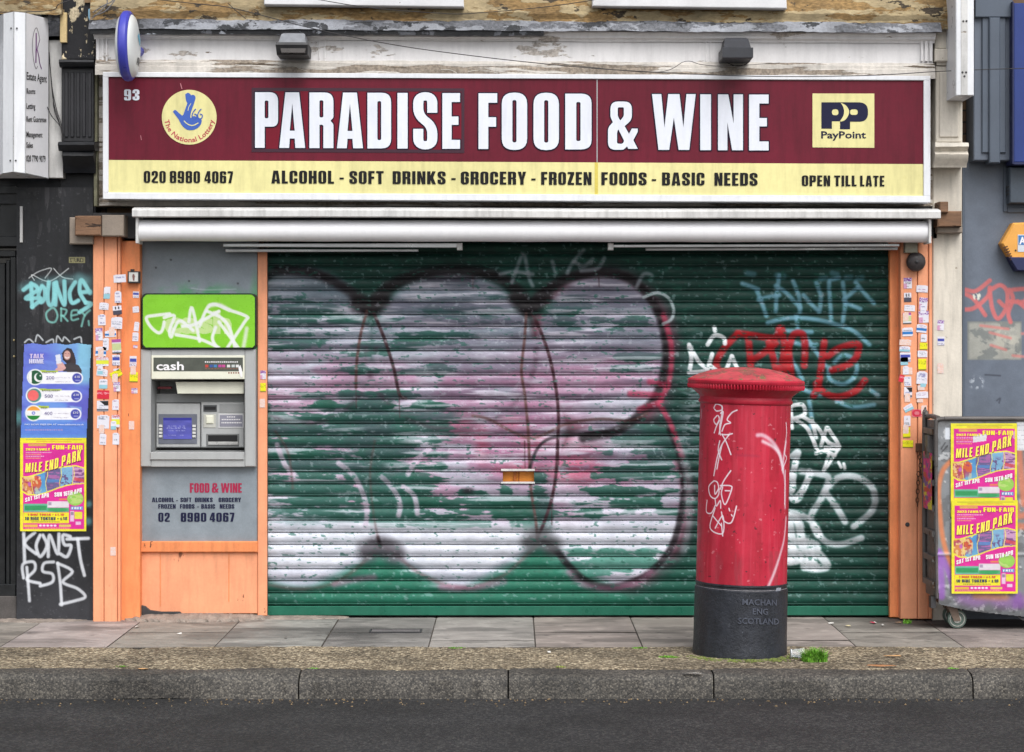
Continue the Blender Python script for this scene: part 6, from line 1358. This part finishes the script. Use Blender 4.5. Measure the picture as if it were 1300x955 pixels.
# casters
def caster(x, y):
    m = MB(); m.wbox(x - .045, x + .045, y - .05, y + .05, zb - .008, zb + .002); m.prism
    R = .058; cz = R
    m.add([(x - .03, y - .035, zb - .008), (x + .03, y - .035, zb - .008), (x + .055, y - .032, cz - .01), (x + .015, y - .032, cz - .012)], [(0, 1, 2, 3)]); m.add([(x - .03, y + .035, zb - .008), (x + .03, y + .035, zb - .008), (x + .055, y + .032, cz - .01), (x + .015, y + .032, cz - .012)], [(0, 1, 2, 3)])
    m.add([(x - .03, y - .035, zb - .008), (x - .03, y + .035, zb - .008), (x + .015, y + .032, cz), (x + .015, y - .032, cz)], [(0, 1, 2, 3)])
    f = m.build('castor_fork', mk('greased_steel', (112, 96, 84), .5, .2, 20), bn)
    c = (x + .036, y, cz); m = MB(); m.lathe([(R * .78, -.022), (R * .96, -.02), (R, -.010), (R, .010), (R * .96, .02), (R * .78, .022)], 32, c, 'y'); tag_ = m.build('castor_wheel', M['rubber'], bn, True)
    m = MB(); m.lathe([(R * .76, -.018), (R * .80, .0235), (R * .72, .0245), (R * .68, .015), (R * .45, .014), (R * .42, .026), (R * .3, .028), (R * .12, .020), (.001, .020)], 32, c, 'y'); m.build('wheel_rim', mk('scratched_wheel', (176, 176, 170), .5, .2, 30), tag_, True)
caster((1206 - HX) * S(.5), -.52); caster((1206 - HX) * S(.5) + .01, -.33); caster((1412 - HX) * S(.5), -.52)
# half hidden far wheel of the bin seen at the frame edge
m = MB(); m.tube(catmull([(xl + .52, -.45, .075), (xl + .55, -.5, .05), (xl + .60, -.5, .052)], 4), .006, 6); m.build('brake_pedal', M['alu'], bn)
fair_poster(1207, 537.6, DB + .008, 'pink and yellow fun fair poster on the bin, upper one with torn white patch', 13, white=True, crop=.8)
fair_poster(1208, 635.2, DB + .0155, 'pink and yellow fun fair poster on the bin, lower one overlapping another', 23)

# ================================================================== PILLAR BOX
PBD = 1.62; pbx = (939.0 - HX) * S(PBD)
pb = thing('pillar_box', 'red cylindrical post box with black base and scrawled white graffiti on the kerb side', 'post box', (pbx, -PBD, 0))
TX = math.tan(math.radians(1.35)); 
def tilt(p): return (p[0] + TX * p[2] , p[1], p[2] - .028 * (p[0] - pbx))
rb_, rr0 = .261, .2535
m = MB(); m.lathe([(rb_ + .003, -.01), (rb_ + .004, .02), (rb_ + .001, .05), (rb_, .10), (rb_ - .001, .36), (rb_ - .001, .372), (rb_ - .007, .378), (rb_ - .007, .392), (rb_ - .002, .398), (rb_ - .002, .405), (rb_ - .012, .41)], 96, (pbx, -PBD, 0)); m.build('base', M['pblack'], pb, True, tilt)
m = MB(); m.lathe([(rb_ - .0065, .3785), (rb_ - .0055, .380), (rb_ - .0065, .3815)], 96, (pbx, -PBD, 0)); m.lathe([(rb_ - .012, .4095), (rb_ - .008, .4115), (rb_ - .012, .4135)], 96, (pbx, -PBD, 0)); m.build('worn_highlight', mk('worn_grey_highlight', (150, 146, 150), .5, .3, 30), pb, True, tilt)  # thin pale rings: worn edge with its highlight line painted in
# lettering cast in the base
def cyl(px, py, r):
    """grid point px,py on the visible front of the cylinder"""
    x = (px - 939.0) * S(PBD); x = max(-r * .99, min(r * .99, x)); yy = math.sqrt(r * r - x * x); d = PBD + yy; z = EYE - (py - HY) * (DIST - d) / FPX
    s = S(d) / S(PBD)
    return (pbx + x, -PBD - yy, z)
mb = MB()
for (tx, x0, x1, y, h) in (('MACHAN', 936, 981, 768, 7.5), ('ENG', 949, 969, 780, 7.5), ('SCOTLAND', 931, 984, 792, 7.5)):
    g, w = text_plain(tx, .02); k = (x1 - x0) / w
    for vs, fs in g:
        top = [cyl(x0 + u * k, y - v * h + (u * k) * .02, rb_ + .0065) for u, v in vs]; mb.add(top, fs)
        bot = [cyl(x0 + u * k, y - v * h + (u * k) * .02, rb_ - .002) for u, v in vs]
        # side walls from boundary edges
        ec = {}
        for f in fs:
            for i in range(len(f)): e = (f[i], f[(i + 1) % len(f)]); ec[frozenset(e)] = ec.get(frozenset(e), 0) + 1
        n0 = len(mb.v); mb.v += top + bot; K = len(top)
        for e, c_ in ec.items():
            if c_ == 1: a, b = tuple(e); mb.f.append((n0 + a, n0 + b, n0 + K + b, n0 + K + a))
ms = MB(); P_ = [(987, 744), (984, 756), (979, 768), (973, 780), (969, 789)]; w_ = [3.2, 3.6, 3.4, 2.4, .6]
for i, ((x, y), w) in enumerate(zip(P_, w_)): ms.v += [cyl(x - w - 2.2, y, rb_ + .0015), cyl(x - w + .8 - 2.2, y, rb_ + .0015), cyl(x + w - 2.2, y, rb_ + .0015)]
for i in range(4): ms.f += [(i * 3, i * 3 + 1, i * 3 + 4, i * 3 + 3), (i * 3 + 1, i * 3 + 2, i * 3 + 5, i * 3 + 4)]
ms.build('spray_streak', mk('thin_white_spray', (150, 154, 166), .6, .3, 30, .4, 50), pb)
mb.build('cast_lettering', mk('worn_black_iron', (80, 84, 96), .35, .15, 20, .2), pb)
# body with paint
cv = Cv(0, 0, 1, 1, 10, 10, (0, 0, 0))
NA, NZ = 640, 420; zt_, zb_ = 1.405, .408
cv = Cv(-math.pi, 0, math.pi, 1, NA, NZ, (194, 36, 62))
TH = cv.X.copy(); VZ = cv.Y.copy(); ZZ = zt_ + (zb_ - zt_) * VZ
xx = rr0 * np.sin(TH); yyy = rr0 * np.cos(TH); dd = PBD + yyy
WX = pbx + xx + TX * ZZ; WZ = ZZ - .028 * xx
PX = HX + WX / ((DIST - dd) / FPX); PY = HY - (WZ - EYE) / ((DIST - dd) / FPX)
front = np.cos(TH) > .02
ARC = TH * rr0 * 226; 
n = fbm(ARC + 400, PY, 14, 90, 5, 5); n2 = fbm(ARC + 400, PY, 40, 40, 6, 4); cv.C *= (.94 + .1 * n2)[..., None]
cv.mix(sst(.55, .68, n), (158, 26, 44), .5); cv.mix(sst(.57, .66, fbm(ARC + 400, PY, 5, 120, 29, 4)), (214, 80, 96), .3); cv.mix(sst(.80, .81, fbm(ARC + 900, PY, 7, 5, 33, 3)), (226, 170, 170), .5); cv.mix(sst(.815, .825, fbm(ARC + 200, PY, 5, 6, 43, 3)), (70, 36, 40), .7); cv.mix(sst(.76, .80, fbm(ARC + 400, PY, 6, 6, 9, 3)), (150, 24, 44), .35)
cv.mix(sst(.62, .68, fbm(ARC + 400, PY, 10, 60, 19, 4)) * (PY > 700), (160, 60, 70), .5)
# paint strokes live in (arc, height) of the box: convert their marks once
class PB: pass
fcv = Cv.__new__(Cv); 
def stroke_box(lst, w, col, a=1., soft=1.):
    global cv
    for p in lst:
        P = np.array(catmull(p), float)
        # point -> (arc, height)
        Q = []
        for (px, py) in P:
            # invert on the cylinder
            x = (px - HX); best = None
            th = 0.0
            for _ in range(12):
                yv = rr0 * math.cos(th); d_ = PBD + yv; z = EYE - (py - HY) * (DIST - d_) / FPX; X_ = x * (DIST - d_) / FPX - pbx - TX * z; th = math.asin(max(-.985, min(.985, X_ / rr0)))
            Q.append((th * rr0 * 226, z * 226))
        Q = np.array(Q); D = np.full(ARC.shape, 1e9); AZ = ZZ * 226
        for a0, b0 in zip(Q[:-1], Q[1:]):
            v = b0 - a0; L = max(v @ v, 1e-9); t_ = np.clip(((ARC - a0[0]) * v[0] + (AZ - a0[1]) * v[1]) / L, 0, 1); D = np.minimum(D, np.hypot(ARC - a0[0] - t_ * v[0], AZ - a0[1] - t_ * v[1]))
        cv.mix(1 - sst(w / 2 - soft / 2, w / 2 + soft / 2, D), col, a)
ZP = px_pos(860, 460, 5.306); WP = (244, 236, 244)
stroke_box(ZP([[(245, 315), (262, 288), (298, 300), (300, 325), (265, 335), (250, 322)], [(300, 300), (300, 345), (285, 440), (290, 495)], [(268, 365), (245, 395), (262, 425), (282, 390), (275, 365)], [(282, 400), (262, 440), (248, 482)], [(290, 350), (308, 345), (280, 490)], [(402, 325), (365, 345), (335, 390), (358, 412), (320, 425), (300, 470)], [(300, 492), (340, 492), (370, 484)], [(300, 490), (330, 545), (360, 625)], [(350, 490), (300, 560), (270, 640), (245, 770)], [(285, 535), (275, 600), (298, 662)], [(300, 560), (280, 650), (266, 725)]]), 1.6, WP, .97, .8)
ZQ = px_pos(860, 560, 3.131)
stroke_box(ZQ([[(212, 120), (185, 160), (170, 195)], [(145, 162), (125, 185), (130, 220), (150, 232), (165, 210), (160, 170), (145, 162)], [(148, 180), (150, 215), (165, 190)], [(170, 180), (210, 180), (215, 195), (190, 255), (175, 215), (180, 185)], [(190, 200), (208, 200)], [(118, 240), (115, 285), (135, 290), (150, 260)], [(150, 235), (155, 262), (170, 240), (172, 270)], [(150, 270), (130, 350), (180, 370), (180, 300), (150, 350)], [(175, 285), (185, 320), (215, 325), (235, 260)], [(205, 270), (208, 280)], [(215, 295), (218, 300)], [(140, 300), (175, 340)], [(175, 330), (180, 380)]]), 1.6, WP, .95, .8)
stroke_box(ZP([[(540, 490), (575, 490), (620, 515), (655, 550), (690, 610), (705, 680), (712, 730)]]), 5.0, (236, 214, 226), .75, 4)
stroke_box(ZP([[(732, 400), (735, 470), (722, 600), (735, 640), (705, 720)], [(728, 720), (724, 830), (722, 950)]]), 2.0, WP, .9, 1.2)
stroke_box(ZQ([[(340, 0), (380, 20), (405, 50), (418, 100)], [(432, 0), (420, 90), (428, 160), (428, 260)], [(432, 300), (425, 380), (408, 450), (385, 520), (360, 580)]]), 4.2, (238, 226, 234), .8, 4.5)
stroke_box(ZP([[(152, 325), (150, 385)]]), 1.6, WP, .8, 1)
# faint ghost lines
stroke_box(ZP([[(400, 630), (470, 628), (550, 632)]]), 3, (150, 40, 70), .35, 3)
def bpos2(X, Y):
    return (WX, -(dd), WZ)
sheet('body', cv, bpos2, M['vbox'], pb)
m = MB(); 
prof = [(rr0 - .002, 1.40), (rr0 + .006, 1.405), (rr0 + .010, 1.412), (rr0 + .010, 1.420), (rr0 + .004, 1.427), (rr0 + .003, 1.440), (rr0 + .012, 1.452), (.287, 1.470), (.303, 1.480), (.315, 1.487)]
m.lathe(prof, 120, (pbx, -PBD, 0)); m.build('neck', M['pred'], pb, True, tilt)
NB = 114; vs = []; fs = []; ring = [(.312, 1.485, 0), (.323, 1.486, 1), (.327, 1.495, 1), (.327, 1.507, 1), (.324, 1.513, 0), (.327, 1.517, 0), (.327, 1.531, 0), (.322, 1.537, 0), (.318, 1.539, 0)]
K = len(ring); NN = NB * 4
m = MB()
for i in range(NN):
    a = 2 * math.pi * i / NN; bead = (.001, -.004, -.016, -.004)[i % 4]
    for (r_, z, f) in ring: q = r_ + (bead if f else 0); vs.append((pbx + q * math.cos(a), -PBD + q * math.sin(a), z))
m.add(vs, [(i * K + k, i * K + k + 1, ((i + 1) % NN) * K + k + 1, ((i + 1) % NN) * K + k) for i in range(NN) for k in range(K - 1)]); m.build('cap_rim', M['pred'], pb, True, tilt)
m = MB(); m.lathe([(.319, 1.538), (.30, 1.549), (.26, 1.567), (.20, 1.586), (.13, 1.600), (.06, 1.606), (.001, 1.607)], 96, (pbx, -PBD, 0)); m.build('cap', M['predcap'], pb, True, tilt)
# patch of moss round its foot
r = np.random.RandomState(6)

# ================================================================== LITTER AND WEEDS
def tuft(px, py, d, rad, h, n, label, seed, spread=1.0, col=None):
    r = np.random.RandomState(seed); X0 = (px - HX) * S(d); m = MB()
    for i in range(n):
        a = r.uniform(0, 6.28); q = rad * math.sqrt(r.rand()); x, y = X0 + q * math.cos(a), -d + q * math.sin(a) * .6; L = h * r.uniform(.5, 1.1) * (1 - .4 * q / rad); la = r.uniform(0, 6.28); ln = L * r.uniform(.2, .75) * spread; w = r.uniform(.0015, .003)
        P = []
        for t_ in (0, .5, 1): P.append((x + math.cos(la) * ln * t_ * t_, y + math.sin(la) * ln * t_ * t_ * .8, L * (t_ - .25 * t_ * t_)))
        px_, py_ = -math.sin(la) * w, math.cos(la) * w
        m.add([(P[0][0] - px_, P[0][1] - py_, P[0][2]), (P[0][0] + px_, P[0][1] + py_, P[0][2]), (P[1][0] + px_, P[1][1] + py_, P[1][2]), (P[1][0] - px_, P[1][1] - py_, P[1][2]), P[2]], [(0, 1, 2, 3), (3, 2, 4)])
    me = bpy.data.meshes.new('grass_tuft'); me.from_pydata(m.v, [], m.f); me.materials.append(col or M['leafm']); o = link(bpy.data.objects.new('grass_tuft', me), None)
    tag(o, label, 'weeds'); return o
tuft(1034, 843, 1.93, .07, .125, 620, 'large bright green grass tuft beside the post box', 1)
tuft(848, 841, 1.8, .055, .022, 320, 'low patch of green weeds just left of the post box', 2, 1.2)
tuft(398, 857, 2.24, .032, .02, 150, 'small green tuft on the kerb edge below the shutter left end', 3)
tuft(712, 854, 2.17, .03, .018, 110, 'small yellowish green tuft on the kerb strip below the shutter middle', 4, 1, mk('olive_leaf', (150, 168, 66), .7, .2, 30, 0))
tuft(1151, 787, .30, .028, .05, 70, 'dark green weed at the foot of the right pilaster', 5)
tuft(154, 853, 2.15, .04, .016, 130, 'small green weed patch on the strip below the left orange pilaster', 6)
tuft(1210, 857, 2.24, .03, .022, 100, 'small green tuft on the kerb below the bin', 7)
tuft(580, 830, 1.40, .05, .010, 140, 'thin green growth along the flagstone edge under the shutter middle', 8)
tuft(812, 831, 1.40, .045, .010, 110, 'thin mossy growth along the flagstone edge near the post box', 9)
# moss at the foot of the box
m = MB()
for i in range(420):
    a = random.uniform(3.5, 6.1); q = random.uniform(.268, .33 + .08 * random.random()); x, y = pbx + q * math.cos(a) + random.gauss(.02, .03), -PBD + q * math.sin(a); s_ = random.uniform(.004, .012)
    if -y > 2.225: continue
    pts = [(x + s_ * math.cos(k * 1.2566 + i), y + s_ * math.sin(k * 1.2566 + i), .0045 + random.uniform(0, .001)) for k in range(5)] + [(x, y, .0045 + s_ * .35)]
    m.add(pts, [(k, (k + 1) % 5, 5) for k in range(5)])
o = m.build('moss', M['moss']); tag(o, kind='stuff')
r = np.random.RandomState(12); m = MB()
for i in range(900):
    x = r.uniform(-6, 6); k_ = r.rand(); y, z = (-2.44 - abs(r.normal(0, .10)), -.124) if k_ < .7 else (-r.uniform(1.36, 1.42), .003)
    q = r.uniform(.002, .008) if k_ < .7 else r.uniform(.0015, .004); a = r.uniform(0, 6.3); P4 = [(x + q * math.cos(a + k * 1.57) * r.uniform(.6, 1.3), y + q * math.sin(a + k * 1.57) * r.uniform(.6, 1.2), z) for k in range(4)]
    m.add(P4 + [(x, y, z + q * .9)], [(0, 1, 4), (1, 2, 4), (2, 3, 4), (3, 0, 4)])
tag(m.build('gutter_grit', mk('brown_grit', (132, 112, 84), .95, .6, 50, 0)), kind='stuff')
# clear crushed plastic cup
t = thing('plastic_cup', 'crushed clear plastic cup lying beside the green grass tuft', 'cup', ((1015 - HX) * S(1.9), -1.84, 0))
cm = bpy.data.materials.new('clear_plastic'); cm.use_nodes = True; b = cm.node_tree.nodes['Principled BSDF']; b.inputs['Base Color'].default_value = (.9, .92, .94, 1); b.inputs['Roughness'].default_value = .15; b.inputs['Transmission Weight'].default_value = .75; b.inputs['IOR'].default_value = 1.2
m = MB(); c0_ = ((1006 - HX) * S(1.9), -1.84, .032); n = 22; vs = []; r = np.random.RandomState(9)
for i, (q, h_) in enumerate(((.024, .0), (.0245, .012), (.027, .03), (.029, .05), (.031, .068), (.033, .078))):
    for k in range(n): a = 2 * math.pi * k / n; rr = q * (1 + r.uniform(-.1, .1)) ; vs.append((c0_[0] + h_ * .95, c0_[1] + rr * math.cos(a) + h_ * .2, max(.003, c0_[2] + rr * math.sin(a) * .85)))
m.add(vs, [(i * n + k, i * n + (k + 1) % n, (i + 1) * n + (k + 1) % n, (i + 1) * n + k) for i in range(5) for k in range(n)] + [tuple(range(n))]); m.build('cup_wall', cm, t, True)
m = MB(); c1_ = (c0_[0] + .0, c0_[1] - .002, c0_[2]); m.lathe([(.0245, -.003), (.026, .0), (.0245, .003)], 22, c1_, 'x'); m.build('cup_foot', mk('frosted_plastic', (214, 218, 222), .3, .1, 40), t, True)
# scraps
def scrap(px, py, w, h, mat, label, cat='litter', rot=0, seed=0):
    s_ = (py - HY) / EYE; d = DIST - FPX / s_; X0 = (px - HX) / s_; r = np.random.RandomState(seed); m = MB(); a, b = w / s_ / 2, h / s_ * 3.2
    pts = []
    for (u, v) in ((-1, -.8), (-.2, -1), (1, -.7), (.8, .6), (.1, 1), (-.9, .7)): u *= a * r.uniform(.8, 1.1); v *= b * r.uniform(.7, 1.1); pts.append((X0 + u * math.cos(rot) - v * math.sin(rot), -d + u * math.sin(rot) + v * math.cos(rot), .005 + r.uniform(0, .008)))
    m.add(pts + [(X0, -d, .012)], [(i, (i + 1) % 6, 6) for i in range(6)]); o = m.build('litter_scrap', mat); tag(o, label, cat); return o
scrap(1055, 792.5, 8, 1.6, M['paper'], 'white cigarette end on the damp flags, leftmost of the scraps', seed=1)
scrap(1077, 796, 7, 1.5, mk('cream_scrap', (216, 204, 160), .8), 'cream paper scrap on the damp flags left of the red one', seed=2)
scrap(1108, 792, 5, 2.2, M['redpaper'], 'red paper scrap on the damp flags right of the shutter', seed=3, rot=.4)
scrap(1110.5, 791.6, 4, 1.5, M['paper'], 'white paper scrap touching the red scrap', seed=4)
scrap(1120.5, 795, 3, 1.8, M['paper'], 'tiny white scrap right of the red scrap', seed=5)
scrap(1140, 792, 9, 1.0, mk('tan_scrap', (176, 140, 104), .8), 'tan wood splinter near the foot of the right pilaster', seed=6)
scrap(1133, 834.5, 24, 1.2, M['ply'], 'long pale wood splinter on the pavement strip right of the grass tuft', seed=7)
scrap(1120, 847, 40, 1.4, mk('rust_splinter', (168, 118, 78), .8), 'rust brown broken splinters along the kerb right of the tuft', seed=8)
scrap(697, 829.5, 5, 1.6, M['paper'], 'small white paper scrap on the flagstone edge below the middle', seed=9)
scrap(228, 806, 7, 1.2, M['paper'], 'small white scrap on the flags below the cash machine', seed=10)
scrap(174, 797, 6, 2.0, M['paper'], 'white crumpled scrap on the flags below the left pilaster', seed=11)
scrap(363, 811, 4, 1.8, M['cable'], 'small dark pebble on the flags below the shutter left end', seed=12)
scrap(182, 851, 14, 1.4, M['ply'], 'pale wood splinter at the kerb below the left pilaster', seed=13)
scrap(880, 857, 30, 1.3, M['paper'], 'long white fleck on the kerb just left of the post box', seed=14)

# ================================================================== OPPOSITE LIGHT, CAMERA
cam = bpy.data.cameras.new('camera'); cam.lens = FPX / 1300 * 36; cam.sensor_width = 36; cam.clip_end = 400; cam.clip_start = .1
cam.shift_y = -(477.5 - HY) / 1300
co = bpy.data.objects.new('camera', cam); COL.objects.link(co); co.location = (0, -DIST, EYE); co.rotation_euler = (math.radians(90), 0, 0); scene.camera = co
SE, SR = math.radians(50), math.radians(160)
wd = bpy.data.worlds.new('World'); scene.world = wd; wd.use_nodes = True; nt = wd.node_tree; bg = nt.nodes['Background']
sky = nt.nodes.new('ShaderNodeTexSky'); sky.sky_type = 'NISHITA'; sky.sun_disc = False; sky.sun_elevation = SE; sky.sun_rotation = SR; sky.air_density = 1.0; sky.dust_density = 3.0; sky.ozone_density = 1.0
hs = nt.nodes.new('ShaderNodeHueSaturation'); hs.inputs['Saturation'].default_value = .28; nt.links.new(sky.outputs[0], hs.inputs['Color']); nt.links.new(hs.outputs[0], bg.inputs['Color']); bg.inputs['Strength'].default_value = .14
sl = bpy.data.lights.new('sun', 'SUN'); sl.energy = 1.5; sl.angle = math.radians(42); sl.color = (1, .985, .96)
so = bpy.data.objects.new('sun', sl); COL.objects.link(so)
# direction towards the sun for this elevation and bearing (bearing measured from +Y towards +X)
dv = Vector((math.sin(SR) * math.cos(SE), math.cos(SR) * math.cos(SE), math.sin(SE))); so.rotation_euler = dv.to_track_quat('Z', 'Y').to_euler()
vs_ = scene.view_settings; vs_.view_transform = 'Standard'; vs_.look = 'None'; vs_.gamma = 1; vs_.exposure = EXPO if 'EXPO' in globals() else .60
scene.cycles.max_bounces = 5
